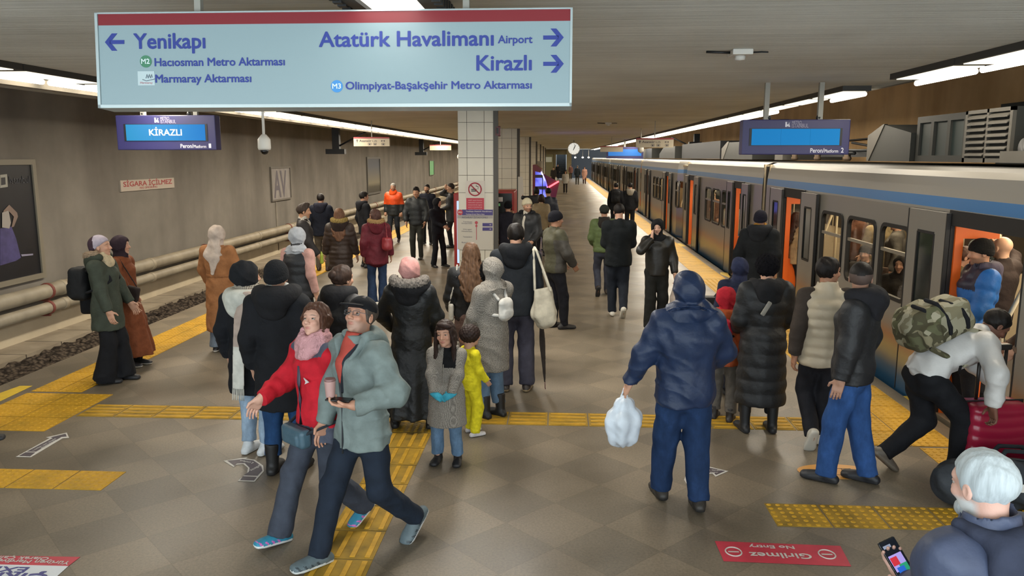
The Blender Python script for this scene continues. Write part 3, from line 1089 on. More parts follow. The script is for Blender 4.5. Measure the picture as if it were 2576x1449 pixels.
def ballast():
    """bank of stones beside the left track"""
    bm = bmesh.new()
    nx, ny = 26, 330
    rows = []
    rnd = random.Random(3)
    for j in range(ny + 1):
        y = 4 + (62 - 4) * (j / ny) ** 1.35
        row = []
        for i in range(nx + 1):
            x = -8.45 + (i / nx) * 2.0
            z = -.56 - max(0, (x + 8.0)) * .34 + rnd.uniform(-.045, .045)
            row.append(bm.verts.new((x + rnd.uniform(-.03, .03), y + rnd.uniform(-.05, .05), z)))
        rows.append(row)
    for j in range(ny):
        for i in range(nx):
            bm.faces.new((rows[j][i], rows[j][i + 1], rows[j + 1][i + 1], rows[j + 1][i]))
    me = bpy.data.meshes.new('ballast')
    bm.to_mesh(me)
    bm.free()
    def nodes(nt, co, bs):
        v = node(nt, 'ShaderNodeTexVoronoi', {'Vector': co, 'Scale': 16.0})
        bp = node(nt, 'ShaderNodeBump', {'Height': v.outputs['Distance'], 'Strength': .8, 'Distance': .04})
        nt.links.new(bp.outputs[0], bs.inputs['Normal'])
        return ramp(nt, v.outputs['Distance'], [(.0, '#6a5d50'), (.45, '#4a4138'), (.7, '#2a241f')])
    o = link('ballast', me, None, tex_mat('ballast_stone', nodes, .95, .1))
    tag(o, 'dark grey-brown track ballast between the left platform edge and the slabs', 'gravel', kind='stuff')
ballast()
struct('track_bed_left', MB().box(-8.42, -6.4, Y0, Y1, -1.35, -1.25), M_conc)
# end of the hall
M_end = mat('end_wall_cream', '#8c8062', .8, 0, .15, 1)
struct('wall_back', MB().box(-9.3, -2.4, 99, 99.3, -1.2, 3.8).box(-2.4, 1.3, 99, 99.3, 2.9, 3.8).box(-.6, -.3, 98.8, 99.3, 0, 3.0).box(1.0, 1.6, 98.8, 99.3, 0, 3.6).box(-2.4, -.6, 99, 99.3, 0, 2.9), M_end)
struct('wall_rear', MB().box(-2.5, 1.7, 110, 110.3, -1, 6).box(1.6, 7.6, 104, 104.3, -1.2, 3.8), mat('tunnel_dark', '#0b0d12', .9))
# overhead structure glimpsed at the far end
e = empty('escalator', (.35, 99, 0), 0, 'dark escalator rising beyond the far end of the platform', 'escalator')
mb = MB()
for i in range(14):
    mb.box(-.6, .6, .3 + i * .35, .65 + i * .35, 0, .22 * (i + 1))
mb.build('steps', mat('escalator_step', '#1d2126', .5, .5), e)
for s in (-1, 1):
    MB().tube([(s * .68, -.2, .95), (s * .68, .4, 1.0), (s * .68, 5.4, 4.0)], .09).build('handrail', M_dark, e)
    MB().box(s * .62 - .03, s * .62 + .03, 0, .5, 0, .95).build('balustrade', mat('balustrade_blue', '#2c3444', .4), e)

# ---- tactile paving
def dots_nodes(kind):
    def f(nt, co, bs):
        n = node(nt, 'ShaderNodeTexNoise', {'Vector': co, 'Scale': 2.2, 'Detail': 6.0, 'Roughness': .7})
        n2 = node(nt, 'ShaderNodeTexNoise', {'Vector': co, 'Scale': 24.0, 'Detail': 4.0})
        base = ramp(nt, n.outputs['Fac'], [(.28, '#9a7a1e' if kind != 'bars' else '#a88522'), (.5, '#b98d1f'), (.75, '#c99a24')])
        d = ramp(nt, n2.outputs['Fac'], [(.3, (.78, .76, .7, 1)), (.6, (1, 1, 1, 1))])
        m = node(nt, 'ShaderNodeMix', None, data_type='RGBA', blend_type='MULTIPLY')
        m.inputs[0].default_value = .8
        nt.links.new(base, m.inputs[6])
        nt.links.new(d, m.inputs[7])
        return m.outputs[2]
    return f
M_tact = tex_mat('tactile_yellow', dots_nodes('dots'), .6, .3)
M_tactd = mat('tactile_seam', '#7a6220', .8, 0, .2, 6)

M_tactp = tex_mat('tactile_dirty', lambda nt, co, bs: ramp(nt, node(nt, 'ShaderNodeTexNoise', {'Vector': co, 'Scale': 5.0, 'Detail': 6.0}).outputs['Fac'], [(.3, '#705a20'), (.55, '#977726'), (.75, '#b08a28')]), .7, .25)

def tactile(x0, x1, y0, y1, kind='dots', tile=.4, rot=0, detail=True, name='tactile_paving'):
    """one tactile tile: slab with raised domes or bars; built at its corner"""
    mb = MB()
    g = .006
    mb.box(x0 + g, x1 - g, y0 + g, y1 - g, 0.0, .004, 0)
    if detail and kind == 'dots':
        n = 6
        for i in range(n):
            for j in range(n):
                cx, cy = x0 + (x1 - x0) * (i + .5) / n, y0 + (y1 - y0) * (j + .5) / n
                r = .013
                mb.lathe([(r * 1.5, .003), (r * 1.2, .008), (r * .6, .0095)], (cx, cy, 0), 1, 8)
    elif detail and kind == 'bars':
        for i in range(4):
            if rot == 0:
                cy = y0 + (y1 - y0) * (i + .5) / 4
                mb.box(x0 + .025, x1 - .025, cy - .016, cy + .016, .003, .0095, 1, .003)
            else:
                cx = x0 + (x1 - x0) * (i + .5) / 4
                mb.box(cx - .018, cx + .018, y0 + .025, y1 - .025, .003, .0095, 1, .003)
    return mb

def tact_zone(name, rects, label, group=None, kind='dots', rot=0, base=None):
    """rects: (x0,x1,y0,y1) areas tiled with 0.4 m tactile slabs, one mesh"""
    mb = MB()
    for (x0, x1, y0, y1) in rects:
        nx, ny = max(1, round((x1 - x0) / .4)), max(1, round((y1 - y0) / .4))
        for i in range(nx):
            for j in range(ny):
                a, b = x0 + (x1 - x0) * i / nx, x0 + (x1 - x0) * (i + 1) / nx
                c, d = y0 + (y1 - y0) * j / ny, y0 + (y1 - y0) * (j + 1) / ny
                t = tactile(a, b, c, d, kind, rot=rot, detail=c < 17)
                mb.add(t.v, t.f, 0)
                k = len(mb.mi) - len(t.mi)
                mb.mi[k:] = t.mi
    o = mb.build(name, [base or M_tact, M_tact], None, fix=False)
    tag(o, label, 'tactile paving', group)
    return o

tact_zone('warning_strip', [(-5.9, -5.3, 3.2, 6.9), (-5.9, -4.9, 6.95, 8.15), (-5.9, -5.3, 8.2, 99)], 'long yellow tactile warning strip along the left platform edge', base=M_tact)
tact_zone('warning_strip', [(3.28, 3.66, 3.2, 7.0), (2.82, 3.66, 7.03, 9.0), (3.06, 3.64, 9.03, 99)], 'long yellow tactile warning strip beside the train', base=M_tact)
for i in range(19):
    tact_zone('guide_tile', [(-4.88 + .4 * i, -4.48 + .4 * i, 7.40, 7.8)], 'yellow ribbed guide tile in the row crossing the platform', 'ribbed tiles crossing the platform', 'bars', 0, M_tactp)
for i in range(9):
    tact_zone('guide_tile', [(-1.58, -1.18, 7.12 - .4 * (i + 1) + .0, 7.12 - .4 * i)], 'yellow ribbed guide tile in the path leading under the grey-jacketed man', 'ribbed tiles leading to the stairs', 'bars', 1, M_tactp)
tact_zone('guide_tile', [(-1.58, -1.18, 7.13, 7.39)], 'worn brownish junction tile beneath the pink-scarfed woman', None, 'dots', 0, M_tactp)
for i in range(3):
    tact_zone('warning_tile', [(-4.78 + .4 * i, -4.38 + .4 * i, 5.67, 6.05)], 'yellow dotted tile in the short row at the left of the stairs', 'dotted tiles left of the stairs')
for i in range(5):
    tact_zone('warning_tile', [(1.58 + .4 * i, 1.98 + .4 * i, 5.36, 5.74)], 'worn yellow dotted tile in the short row beside the white-haired man', 'dotted tiles right of the stairs', base=M_tactp)

# ---- pillars
def pillar_nodes(nt, co, bs):
    mp = node(nt, 'ShaderNodeMapping', {'Vector': co, 'Rotation': (PI / 2, 0, 0)})
    return None
def make_pillar(Y, x0=-1.99, x1=-1.3, first=False, lb=''):
    W = x1 - x0
    e = empty('pillar', ((x0 + x1) / 2, Y + W / 2, 0), 0, lb, 'pillar', 'tiled pillars down the platform')
    MB().box(-W / 2 + .004, W / 2 - .004, -W / 2 + .004, W / 2 - .004, 0, CEIL).build('grout_core', mat('grout', '#4f483c', .9), e)
    mb = MB()
    th = W / 2
    zrow = [i * th + .17 for i in range(-1, 11)]
    g = .004
    us = [(-W / 2, -W / 4), (-W / 4, W / 4), (W / 4, W / 2)]
    for z in zrow:
        z0, z1 = max(z, 0) + g, min(z + th, CEIL) - g
        if z1 - z0 < .02:
            continue
        for (a, b) in us:
            a, b = a + g, b - g
            mb.box(a, b, -W / 2 - .006, -W / 2 + .006, z0, z1, 0)
            mb.box(a, b, W / 2 - .006, W / 2 + .006, z0, z1, 0)
            mb.box(W / 2 - .006, W / 2 + .006, a, b, z0, z1, 0)
            mb.box(-W / 2 - .006, -W / 2 + .006, a, b, z0, z1, 0)
    mb.build('tile_cladding', mat('cream_tile', '#d3ccba', .3, 0, .06, 1.5), e)
    MB().box(W / 2 + .007, W / 2 + .10, -W / 2 - .0, -W / 2 + .12, 0, CEIL).build('cable_duct', mat('duct_grey', '#4c473f', .5), e)
    return e
for i, Y in enumerate((15.8, 27.2, 38.4, 49.6, 60.8, 72.0, 83.2)):
    lb = ['cream tiled square pillar carrying the no smoking sign and station map', 'second cream tiled pillar, behind the vending machines', 'third tiled pillar, behind the illuminated kiosk queue', 'fourth tiled pillar down the platform', 'fifth tiled pillar, partly hidden by nearer ones', 'sixth tiled pillar far down the platform', 'last tiled pillar near the far end'][i]
    make_pillar(Y, *(( -1.99, -1.3) if i == 0 else (-2.1, -1.42)), lb=lb)

# ---- pipes on the left wall
M_pipe = mat('pipe_cream', '#9b8f7a', .5, 0, .18, 3, .1, 15)
M_rust = mat('pipe_rust', '#7a3f34', .7, 0, .2, 10)
for z, r, nm in ((.30, .125, 'upper thick cream pipe running along the left wall'), (.01, .10, 'lower cream pipe running along the left wall')):
    e = empty('wall_pipe', (-8.86, 0, z), 0, nm, 'pipe')
    MB().tube([(0, Y0 + .1, 0), (0, Y1 - 2, 0)], r, n=14).build('pipe', M_pipe, e)
    rg = MB()
    y = 7.2
    k = 0
    while y < 70:
        MB().lathe([(r, y - .05), (r + .012, y - .05), (r + .012, y + .05), (r, y + .05)], (0, 0, 0), 0, 14, 'y').build('coupling', M_pipe, e)
        if k % 2 == 0:
            MB().lathe([(r, y - .42), (r + .02, y - .42), (r + .02, y - .37), (r, y - .37)], (0, 0, 0), 0, 14, 'y').box(-.24, .02, y - .42, y - .37, -r - .05, -r + .02).build('bracket', M_rust, e)
        y += 3.1
        k += 1
# conduit under the poster
tag(MB().box(-9.099, -9.07, 24.98, 25.04, -.4, 1.22).build('conduit', M_conc), 'thin vertical conduit on the wall below the AV-lettered poster', 'conduit')

# overhead cables along the right wall
for z, lb in ((3.05, 'upper dark cable strung along the brown wall'), (2.72, 'lower dark cable strung along the brown wall')):
    tag(MB().tube([(7.24, y, z - .04 * math.sin((y % 6) / 6 * PI)) for y in range(4, 97, 1)], .022, n=6).build('cable', M_dark), lb, 'cable')
tag(MB().box(7.2, 7.29, 5.0, 13.6, 1.9, 3.45, 0).build('dark_wall_sheet', mat('dark_green_sheet', '#1c2322', .7, 0, .3, 3)), 'large dark green patch on the right wall above the train roof', 'panel')  # thin dark sheet added over the darker near stretch of the right wall
# ---------------------------------------------------------------- light rows
M_lamp = mat('lamp_diffuser', (1, .90, .70), .5, emit=1.35)
M_tube = mat('lamp_tube', (1, .92, .76), .5, emit=9.0)
M_hous = mat('lamp_housing', '#3a3835', .6)
def fixture_mesh():
    me = MB().box(-.15, .15, -.66, .66, -.028, -.008).build('diffuser', M_lamp)
    h = MB().box(-.19, .19, -.75, .75, -.02, .045).build('housing', M_hous)
    return me, h
d0, h0 = fixture_mesh()
t0 = MB().lathe([(.0, -.7), (.032, -.69), (.032, .69), (.0, .7)], (0, 0, 0), 0, 10, 'y').build('tube', M_tube)
c0 = MB().box(-.035, .035, -.74, .74, .03, .075).build('batten', M_hous)
used = [False, False]
def cp(o, parent):
    c = o.copy()
    COL.objects.link(c)
    c.parent = parent
    return c
def panel_light(x, y, label, group, z=CEIL - .045):
    e = empty('ceiling_light', (x, y, z), 0, label, 'light', group)
    for o in (d0, h0):
        if not used[0]:
            o.parent = e
        else:
            cp(o, e)
    used[0] = True
def tube_light(x, y, label, group, z=3.49):
    e = empty('tube_light', (x, y, z), 0, label, 'light', group)
    for o in (t0, c0):
        if not used[1]:
            o.parent = e
        else:
            cp(o, e)
    used[1] = True
gl, gr = 'panel lights over the left platform edge', 'panel lights over the train side platform edge'
tl, tr = 'tube lamps over the left platform edge', 'tube lamps over the train side platform edge'
ll, lr = 'warm white ceiling panel light in the row over the left platform edge', 'warm white ceiling panel light in the row over the train side edge'
tlb, trb = 'slim tube lamp on the beam over the left track', 'slim tube lamp on the beam over the train'
WARM = (1.0, .90, .74)
y = 5.56
while y < 97:
    panel_light(-5.72, y + .25, ll, gl)
    if y < 54:
        area('row_lamp_left', (-5.72, y + .25, CEIL - .09), .29, 1.32, 10 if y < 9 else (44 if y < 17 else 54), WARM)
    tube_light(-6.2, y + .1, tlb, tl)
    if not (9.5 < y < 10.3 or 13.6 < y < 14.6 or 3.5 < y < 6.6):
        panel_light(4.02, y + .3, lr, gr)
        if y < 54:
            area('row_lamp_right', (4.02, y + .3, CEIL - .09), .29, 1.32, 32 if y < 17 else 44, WARM)
    if not (10.0 < y < 11.5 or 13 < y < 16 or 2.5 < y < 7.0):
        tube_light(4.37, y + .9, trb, tr)
    y += 1.52
y = 0.0
WARM = (1.0, .87, .68)
while y < 96:
    if y > 48:
        area('row_lamp_left', (-5.72, y + 3, CEIL - .09), .3, 5.6, 190, WARM)
        area('row_lamp_right', (4.02, y + 3, CEIL - .09), .3, 5.6, 190, WARM)
    y += 6.0
# the fixture seen above the big sign, and unseen ones added for fill light
def louvre_light(x, y, label):
    e = empty('louvre_light', (x, y, CEIL - .06), 0, label, 'light', 'louvred lights over the stair foot')
    MB().box(-.165, -.01, -.75, .75, -.02, 0).box(.01, .165, -.75, .75, -.02, 0).build('diffuser', mat('lamp_neutral', (1, .95, .84), .5, emit=1.2), e)
    hb = MB().box(-.25, -.17, -.78, .78, -.04, .05).box(.17, .25, -.78, .78, -.04, .05)
    for i in range(16):
        yy = -.75 + i * .1
        hb.box(-.30, -.25, yy, yy + .05, -.05, .03).box(.25, .30, yy, yy + .05, -.05, .03)
    hb.build('housing', M_dark, e)
louvre_light(-.955, 4.33, 'white ceiling light with dark louvred sides above the big hanging sign')
NEUT = (1.0, .95, .86)
area('louvre_lamp', (-.955, 4.33, CEIL - .12), .33, 1.5, 3, NEUT)
for yy in (6.9, 9.5, 12.1):  # unseen middle row, added to light the pillar, people and mid floor
    louvre_light(-.955, yy, 'unseen louvred ceiling light added behind the big hanging sign to brighten the platform')
    area('louvre_lamp', (-.955, yy, CEIL - .12), .33, 1.5, 75, NEUT)
for x in (-3.4, -.9, 1.6):  # unseen fixtures behind the camera, added as fill from that side
    for yy in (-1.2, 1.2):
        louvre_light(x, yy, 'unseen louvred ceiling light added behind the viewpoint as fill')
        area('louvre_lamp', (x, yy, CEIL - .12), .33, 1.5, 10, NEUT)
# ---------------------------------------------------------------- train
TX = 3.92
def train_nodes(nt, co, bs):
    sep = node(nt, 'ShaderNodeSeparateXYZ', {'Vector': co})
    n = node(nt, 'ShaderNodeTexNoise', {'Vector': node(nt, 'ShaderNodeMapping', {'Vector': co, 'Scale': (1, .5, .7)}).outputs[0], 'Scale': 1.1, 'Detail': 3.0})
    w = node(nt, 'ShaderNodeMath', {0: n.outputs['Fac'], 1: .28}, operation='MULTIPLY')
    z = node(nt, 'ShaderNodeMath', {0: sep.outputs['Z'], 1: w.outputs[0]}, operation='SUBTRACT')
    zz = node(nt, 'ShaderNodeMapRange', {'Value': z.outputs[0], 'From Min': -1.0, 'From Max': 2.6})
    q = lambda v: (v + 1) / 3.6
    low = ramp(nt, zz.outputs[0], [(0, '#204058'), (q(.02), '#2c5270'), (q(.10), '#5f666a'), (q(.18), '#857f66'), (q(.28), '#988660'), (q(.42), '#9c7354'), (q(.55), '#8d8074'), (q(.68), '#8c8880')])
    hi = node(nt, 'ShaderNodeMapRange', {'Value': sep.outputs['Z'], 'From Min': 2.0, 'From Max': 2.3})
    st = ramp(nt, hi.outputs[0], [(0, (0, 0, 0, 1)), (.27, (0, 0, 0, 1)), (.28, (1, 1, 1, 1)), (.66, (1, 1, 1, 1)), (.67, (0, 0, 0, 1))], True)
    m = node(nt, 'ShaderNodeMix', None, data_type='RGBA')
    nt.links.new(st, m.inputs[0])
    nt.links.new(low, m.inputs[6])
    m.inputs[7].default_value = lin('#2f74b0')
    bp = node(nt, 'ShaderNodeTexNoise', {'Vector': co, 'Scale': .7, 'Detail': 1.0})
    b = node(nt, 'ShaderNodeBump', {'Height': bp.outputs['Fac'], 'Strength': .15, 'Distance': .05})
    nt.links.new(b.outputs[0], bs.inputs['Normal'])
    return m.outputs[2]
M_train = tex_mat('train_livery', train_nodes, .3, .5, .15)
M_troof = mat('train_roof', '#33312d', .6, .1, .08, 2)
M_rub = mat('rubber', '#141313', .6)
M_int = mat('train_interior_cream', '#bfae8e', .6)
M_orange = mat('train_orange', '#e2661c', .4)
M_tfloor = mat('train_floor', '#4a4440', .5)
def glass_mat():
    m = bpy.data.materials.new('train_glass')
    m.use_nodes = True
    nt = m.node_tree
    nt.nodes.remove(nt.nodes['Principled BSDF'])
    t = node(nt, 'ShaderNodeBsdfTransparent', {'Color': (.62, .60, .54, 1)})
    g = node(nt, 'ShaderNodeBsdfGlossy', {'Color': (.9, .9, .9, 1), 'Roughness': .03})
    f = node(nt, 'ShaderNodeFresnel', {'IOR': 1.45})
    mx = node(nt, 'ShaderNodeMixShader', {0: f.outputs[0], 1: t.outputs[0], 2: g.outputs[0]})
    nt.links.new(mx.outputs[0], nt.nodes['Material Output'].inputs['Surface'])
    return m
M_glass = glass_mat()
M_lampint = mat('train_lamp', (1, .82, .5), .5, emit=3.0)

def train_car(y0, y1, doors, windows, label, nose=None, detail=True, stripe=True, leaf_sides=None):
    """doors: (ya, yb) openings; windows: (ya, yb). y grows away from the viewer"""
    e = empty('train_car', (TX, y0, 0), 0, label, 'train car', 'cars of the waiting train')
    L = y1 - y0
    W = 2.65
    def shell_x(y, z):
        x = 0.0
        if z > 1.95:
            t = min((z - 1.95) / .5, 1)
            x += .05 * t * t
        if z > 2.40:
            x += .03
        if nose:
            d = (y - y0) if nose == 'near' else (y1 - y)
            if d < 1.5:
                x += .55 * ((1.5 - d) / 1.5) ** 1.4
        return x
    mb = MB()
    ys = sorted(set([0.0, L] + [v - y0 for d in doors for v in d] + [v - y0 for w in windows for v in w] + ([.5, 1.0, 1.5] if nose == 'near' else []) + ([L - .5, L - 1.0, L - 1.5] if nose == 'far' else [])))
    zs = [-.9, -.25, 0.0, .28, .98, 1.80, 2.06, 2.2, 2.30, 2.40, 2.46]
    for i in range(len(ys) - 1):
        a, b = ys[i], ys[i + 1]
        mid = (a + b) / 2 + y0
        isd = any(d[0] < mid < d[1] for d in doors)
        isw = any(w[0] < mid < w[1] for w in windows)
        for k in range(len(zs) - 1):
            c, d = zs[k], zs[k + 1]
            if isd and 0 <= c < 2.05:
                continue
            if isw and .97 < c < 1.79:
                continue
            xa, xb = shell_x(y0 + a, (c + d) / 2), shell_x(y0 + b, (c + d) / 2)
            q = [shell_x(y0 + a, c), shell_x(y0 + b, c), shell_x(y0 + b, d), shell_x(y0 + a, d)]
            mb.add([(q[0], a, c), (q[1], b, c), (q[2], b, d), (q[3], a, d)], [(0, 1, 2, 3)], 0)
    mb.build('side_panel', M_train, e)
    r = MB()
    for i in range(len(ys) - 1):
        a, b = ys[i], ys[i + 1]
        xa, xb = shell_x(y0 + a, 2.46), shell_x(y0 + b, 2.46)
        r.add([(xa, a, 2.46), (xb, b, 2.46), (xb + .10, b, 2.495), (xa + .10, a, 2.495)], [(0, 1, 2, 3)], 1)
        r.add([(xa + .10, a, 2.495), (xb + .10, b, 2.495), (W, b, 2.5), (W, a, 2.5)], [(0, 1, 2, 3)], 0)
    r.build('roof', [M_troof, mat('roof_edge', '#4c4943', .5, .1, .06, 2)], e)
    MB().box(W - .05, W, 0, L, -.9, 2.5).box(.08, W, .0, .06, -.9, .02).build('far_side', mat('train_far_side', '#a8977a', .6), e)
    MB().box(.58 if nose == 'near' else .03, W - .05 if nose == 'near' else .30, .02, .08, -.2, 2.46).build('end_wall', M_int, e)
    MB().box(.03, .30, L - .08, L - .02, -.2, 2.46).build('end_wall', M_int, e)
    MB().box(W - .3, W - .05, L - .08, L - .02, -.2, 2.46).build('end_wall', M_int, e)
    if nose:
        MB().box(.55, W, -.02, .02, -.9, 2.46).build('cab_front', M_train, e)
        MB().box(.75, W - .2, -.035, -.02, 1.0, 1.95).build('windscreen', mat('door_pane', '#262c29', .08, 0, spec=.6), e)
    MB().box(.02, W - .05, 0, L, -.12, -.02).build('cabin_floor', M_tfloor, e)
    MB().box(.12, W - .05, 0, L, 2.28, 2.34).build('cabin_ceiling', M_int, e)
    MB().box(1.1, 1.3, .3, L - .3, 2.255, 2.28).build('cabin_lamp', M_lampint, e)
    wd = MB()
    k = 0
    while .5 + k * 1.05 + .95 < L:
        wd.box(W - .07, W - .045, .5 + k * 1.05, 1.4 + k * 1.05, 1.0, 1.8)
        k += 1
    if windows:
        wd.build('far_windows', mat('far_window_dark', '#2a2620', .15), e)
    for (a, b) in windows:
        a, b = a - y0, b - y0
        # rounded rubber frame, transom and pane
        fr = MB()
        n = 6
        def rr(x0, x1, z0, z1, rad):
            P = []
            for cx, cz, s in ((x1 - rad, z1 - rad, 0), (x0 + rad, z1 - rad, 90), (x0 + rad, z0 + rad, 180), (x1 - rad, z0 + rad, 270)):
                for i in range(n + 1):
                    t = math.radians(s + 90 * i / n)
                    P.append((cx + rad * math.cos(t), cz + rad * math.sin(t)))
            return P
        o_, i_ = rr(a - .03, b + .03, .95, 1.83, .12), rr(a + .015, b - .015, .995, 1.785, .09)
        N = len(o_)
        vs = [(-.018, p[0], p[1]) for p in o_] + [(-.018, p[0], p[1]) for p in i_] + [(.03, p[0], p[1]) for p in i_] + [(.004, p[0], p[1]) for p in o_]
        fs = []
        for i in range(N):
            j = (i + 1) % N
            fs += [(i, j, N + j, N + i), (N + i, N + j, 2 * N + j, 2 * N + i), (3 * N + i, 3 * N + j, j, i)]
        fr.add(vs, fs)
        # corner fillers so that the square hole never shows
        f = fr.build('window', M_rub, e)
        MB().add([(.012, p[0], p[1]) for p in i_], [list(range(N))[::-1]]).build('pane', M_glass, f, fix=False)
        if detail:
            MB().box(-.012, .02, a + .015, b - .015, 1.49, 1.53).build('transom', mat('transom_grey', '#8f887a', .4, .3), f)
    for di, (a, b) in enumerate(doors):
        a, b = a - y0, b - y0
        f = MB().box(-.02, .02, b - .005, b + .045, 0, 2.08).build('door_post', M_rub, e)
        MB().box(-.02, .02, a - .045, a + .005, 0, 2.08).build('door_post', M_rub, e)
        MB().box(-.025, .10, a, b, 1.93, 2.08).build('lintel', M_rub, f)
        MB().box(-.02, .14, a, b, -.06, .0).build('step', mat('door_step', '#8a7f6c', .5, .5), f)
        MB().box(.02, .10, b - .03, b + .04, 0, 1.95).build('orange_jamb', M_orange, f)
        MB().box(.02, .10, a - .04, a + .03, 0, 1.95).build('orange_jamb', M_orange, f)
        MB().box(.10, .42, b - .0, b + .04, .1, .85).build('partition', M_orange, f)
        MB().box(.10, .45, b - .02, b + .04, 1.80, 2.2).build('orange_header', M_orange, f)
        for s in (-1, 1):
            w = min(.86, (b - a) * .72, (a if s < 0 else L - b) - .02)
            u0, u1 = (b + .005, b + w) if s > 0 else (a - w, a - .005)
            lf = MB()
            p0, p1 = u0 + w * .28, u1 - w * .28
            for (c, d, z0_, z1_) in ((u0, p0, .0, 2.05), (p1, u1, .0, 2.05), (p0, p1, .0, 1.02), (p0, p1, 1.82, 2.05)):
                lf.box(-.06, -.03, c, d, z0_, z1_)
            leaf = lf.build('door_leaf', M_train, e)
            MB().box(-.050, -.04, p0, p1, 1.02, 1.82).build('pane', mat('door_pane', '#262c29', .08, 0, spec=.6), leaf)
            g = MB()
            g.box(-.064, -.026, u0 - .012, u0 + .008, 0, 2.05).box(-.064, -.026, u1 - .008, u1 + .012, 0, 2.05)
            for (c, d, z0_, z1_) in ((p0 - .015, p0 + .01, 1.02, 1.82), (p1 - .01, p1 + .015, 1.02, 1.82), (p0, p1, 1.0, 1.03), (p0, p1, 1.81, 1.84)):
                g.box(-.064, -.035, c, d, z0_, z1_)
            g.build('seal', M_rub, leaf)
        if detail:
            gp = MB()
            gp.tube([(.55, b - .05, .0), (.55, b - .05, .9), (.9, b - .35, 2.28)], .022, n=8)
            gp.tube([(.55, a + .08, .0), (.55, a + .08, 2.28)], .022, n=8)
            gp.tube([(1.7, max(a - .6, .3), 1.85), (1.7, min(b + 1.2, L - .3), 1.85)], .02, n=8).tube([(1.7, a, 1.85), (1.7, a, 2.28)], .02, n=8).tube([(1.7, b, 1.85), (1.7, b, 2.28)], .02, n=8)
            gp.build('grab_rail', mat('rail_cream', '#d8c9a8', .35), e)
    return e

def gap(y, label):
    e = empty('car_joint', (TX + .05, y, 0), 0, label, 'bellows', 'joints between train cars')
    mb = MB()
    for i in range(3):
        mb.box(.0 + .02 * (i % 2), .2, -.13 + i * .09, -.04 + i * .09, -.6, 2.42).box(.2, 2.5, -.13 + i * .09, -.04 + i * .09, 2.36, 2.42).box(2.4, 2.5, -.13 + i * .09, -.04 + i * .09, -.6, 2.36).box(.2, 2.4, -.13 + i * .09, -.04 + i * .09, -.1, -.03)
    mb.build('bellows', M_rub, e)
train_car(4.2, 15.2, [(6.70, 8.06), (12.85, 13.92)], [(8.98 + .02, 9.75), (9.95, 10.86), (11.08, 11.92)], 'nearest silver train car with blue stripe and a wide open orange-edged door')
gap(15.33, 'black joint just beyond the nearest train car')
train_car(15.5, 24.6, [(17.0, 17.85), (22.95, 24.0)], [(18.4, 19.15), (19.4, 20.3), (20.5, 21.3)], 'second silver train car, behind the man in the yellow-collared black coat')
train_car(25.0, 37.9, [(28.2, 29.1), (34.6, 35.4)], [(26.0, 26.7), (30.0, 30.8), (31.0, 31.9), (32.1, 33.0)], 'third train car, starting with a tapered cab end', nose='near')
gap(38.05, 'black joint beyond the third train car')
yb = 38.2
labs = ['fourth train car along the platform', 'fifth train car along the platform', 'sixth train car along the platform', 'seventh train car along the platform', 'farthest train car at the tunnel end']
for i, lb in enumerate(labs):
    train_car(yb, yb + 11.2, [(yb + 2.0, yb + 3.0), (yb + 8.4, yb + 9.4)], [(yb + 4.2, yb + 5.0), (yb + 5.2, yb + 6.1), (yb + 6.3, yb + 7.2)], lb, detail=False, nose='near' if i == 2 else None)
    yb += 11.3

# light inside the nearer cars comes from their ceiling lamps
for (y, L) in ((4.5, 10.4), (15.8, 8.5), (25.5, 12)):
    area('cabin_lamp_light', (TX + 1.2, y + L / 2, 2.24), .22, L, 200, (1, .85, .63))
for i in range(5):
    area('cabin_lamp_light', (TX + 1.2, 43.8 + 11.3 * i, 2.24), .22, 10, 40, (1, .62, .28))

# ---- roof equipment of the near cars
MR = mat('roof_grey', '#292a27', .6, .2, .1, 3)
MRL = mat('roof_light_grey', '#504d47', .55, .2, .1, 3)
RZ = 2.54
def eq(name, label, x, y, cat='roof equipment'):
    return empty(name, (x, y, RZ), 0, label, cat)
e = eq('roof_cabinet', 'grey roof cabinet with a slanted front on the nearest car', 4.7, 11.0)
MB().prism([(0, 1.45, 0), (0, 0, 0), (0, 0, .38), (0, .9, .52), (0, 1.45, .36)], (1.2, 0, 0)).build('housing', MR, e)
MB().prism([(-.01, 1.47, 0), (-.01, 1.40, 0), (-.01, .88, .53), (-.01, .92, .53), (-.01, 1.47, .38)], (.05, 0, 0)).build('edge_trim', MRL, e)
e = eq('resistor_bank', 'grey roof box with three dark panels on the nearest car', 4.75, 9.65)
fr = MB().box(0, 1.1, 0, 1.3, 0, .08).box(0, 1.1, 0, 1.3, .50, .58)
for y in (0, .4, .83, 1.22):
    fr.box(0, 1.1, y, y + .08, .08, .5)
fr.build('frame', MR, e)
for y in (.08, .48, .91):
    MB().box(.03, 1.0, y, y + .32, .08, .5).build('panel', mat('roof_dark', '#26302f', .6), e)
e = eq('louvre_box', 'pale grey roof box with slatted louvres on the nearest car', 4.7, 8.62)
MB().box(.03, 1.1, 0, .96, 0, .58).build('housing', MR, e)
for y in (.06, .50):
    lv = MB()
    for i in range(7):
        z = .07 + i * .068
        lv.prism([(-.03, y, z), (-.03, y + .40, z), (.03, y + .40, z + .045), (.03, y, z + .045)], (0, 0, .012))
    lv.build('louvre', MRL, e)
MB().box(-.01, .03, 0, .05, 0, .58).box(-.01, .03, .91, .96, 0, .58).box(-.01, .03, .46, .50, 0, .58).box(-.01, .03, 0, .96, .54, .58).box(-.01, .03, 0, .96, 0, .05).build('frame', MRL, e)
e = eq('roof_unit', 'dark roof unit with coiled pipes at the near end of the car', 4.7, 7.0)
MB().box(.1, 1.1, 0, 1.3, 0, .4).build('housing', mat('roof_dark', '#26302f', .6), e)
MB().lathe([(.0, -.02), (.1, -.02), (.1, .1), (.0, .1)], (.0, 1.35, .15), 0, 16, 'x').build('coupling', M_dark, e)
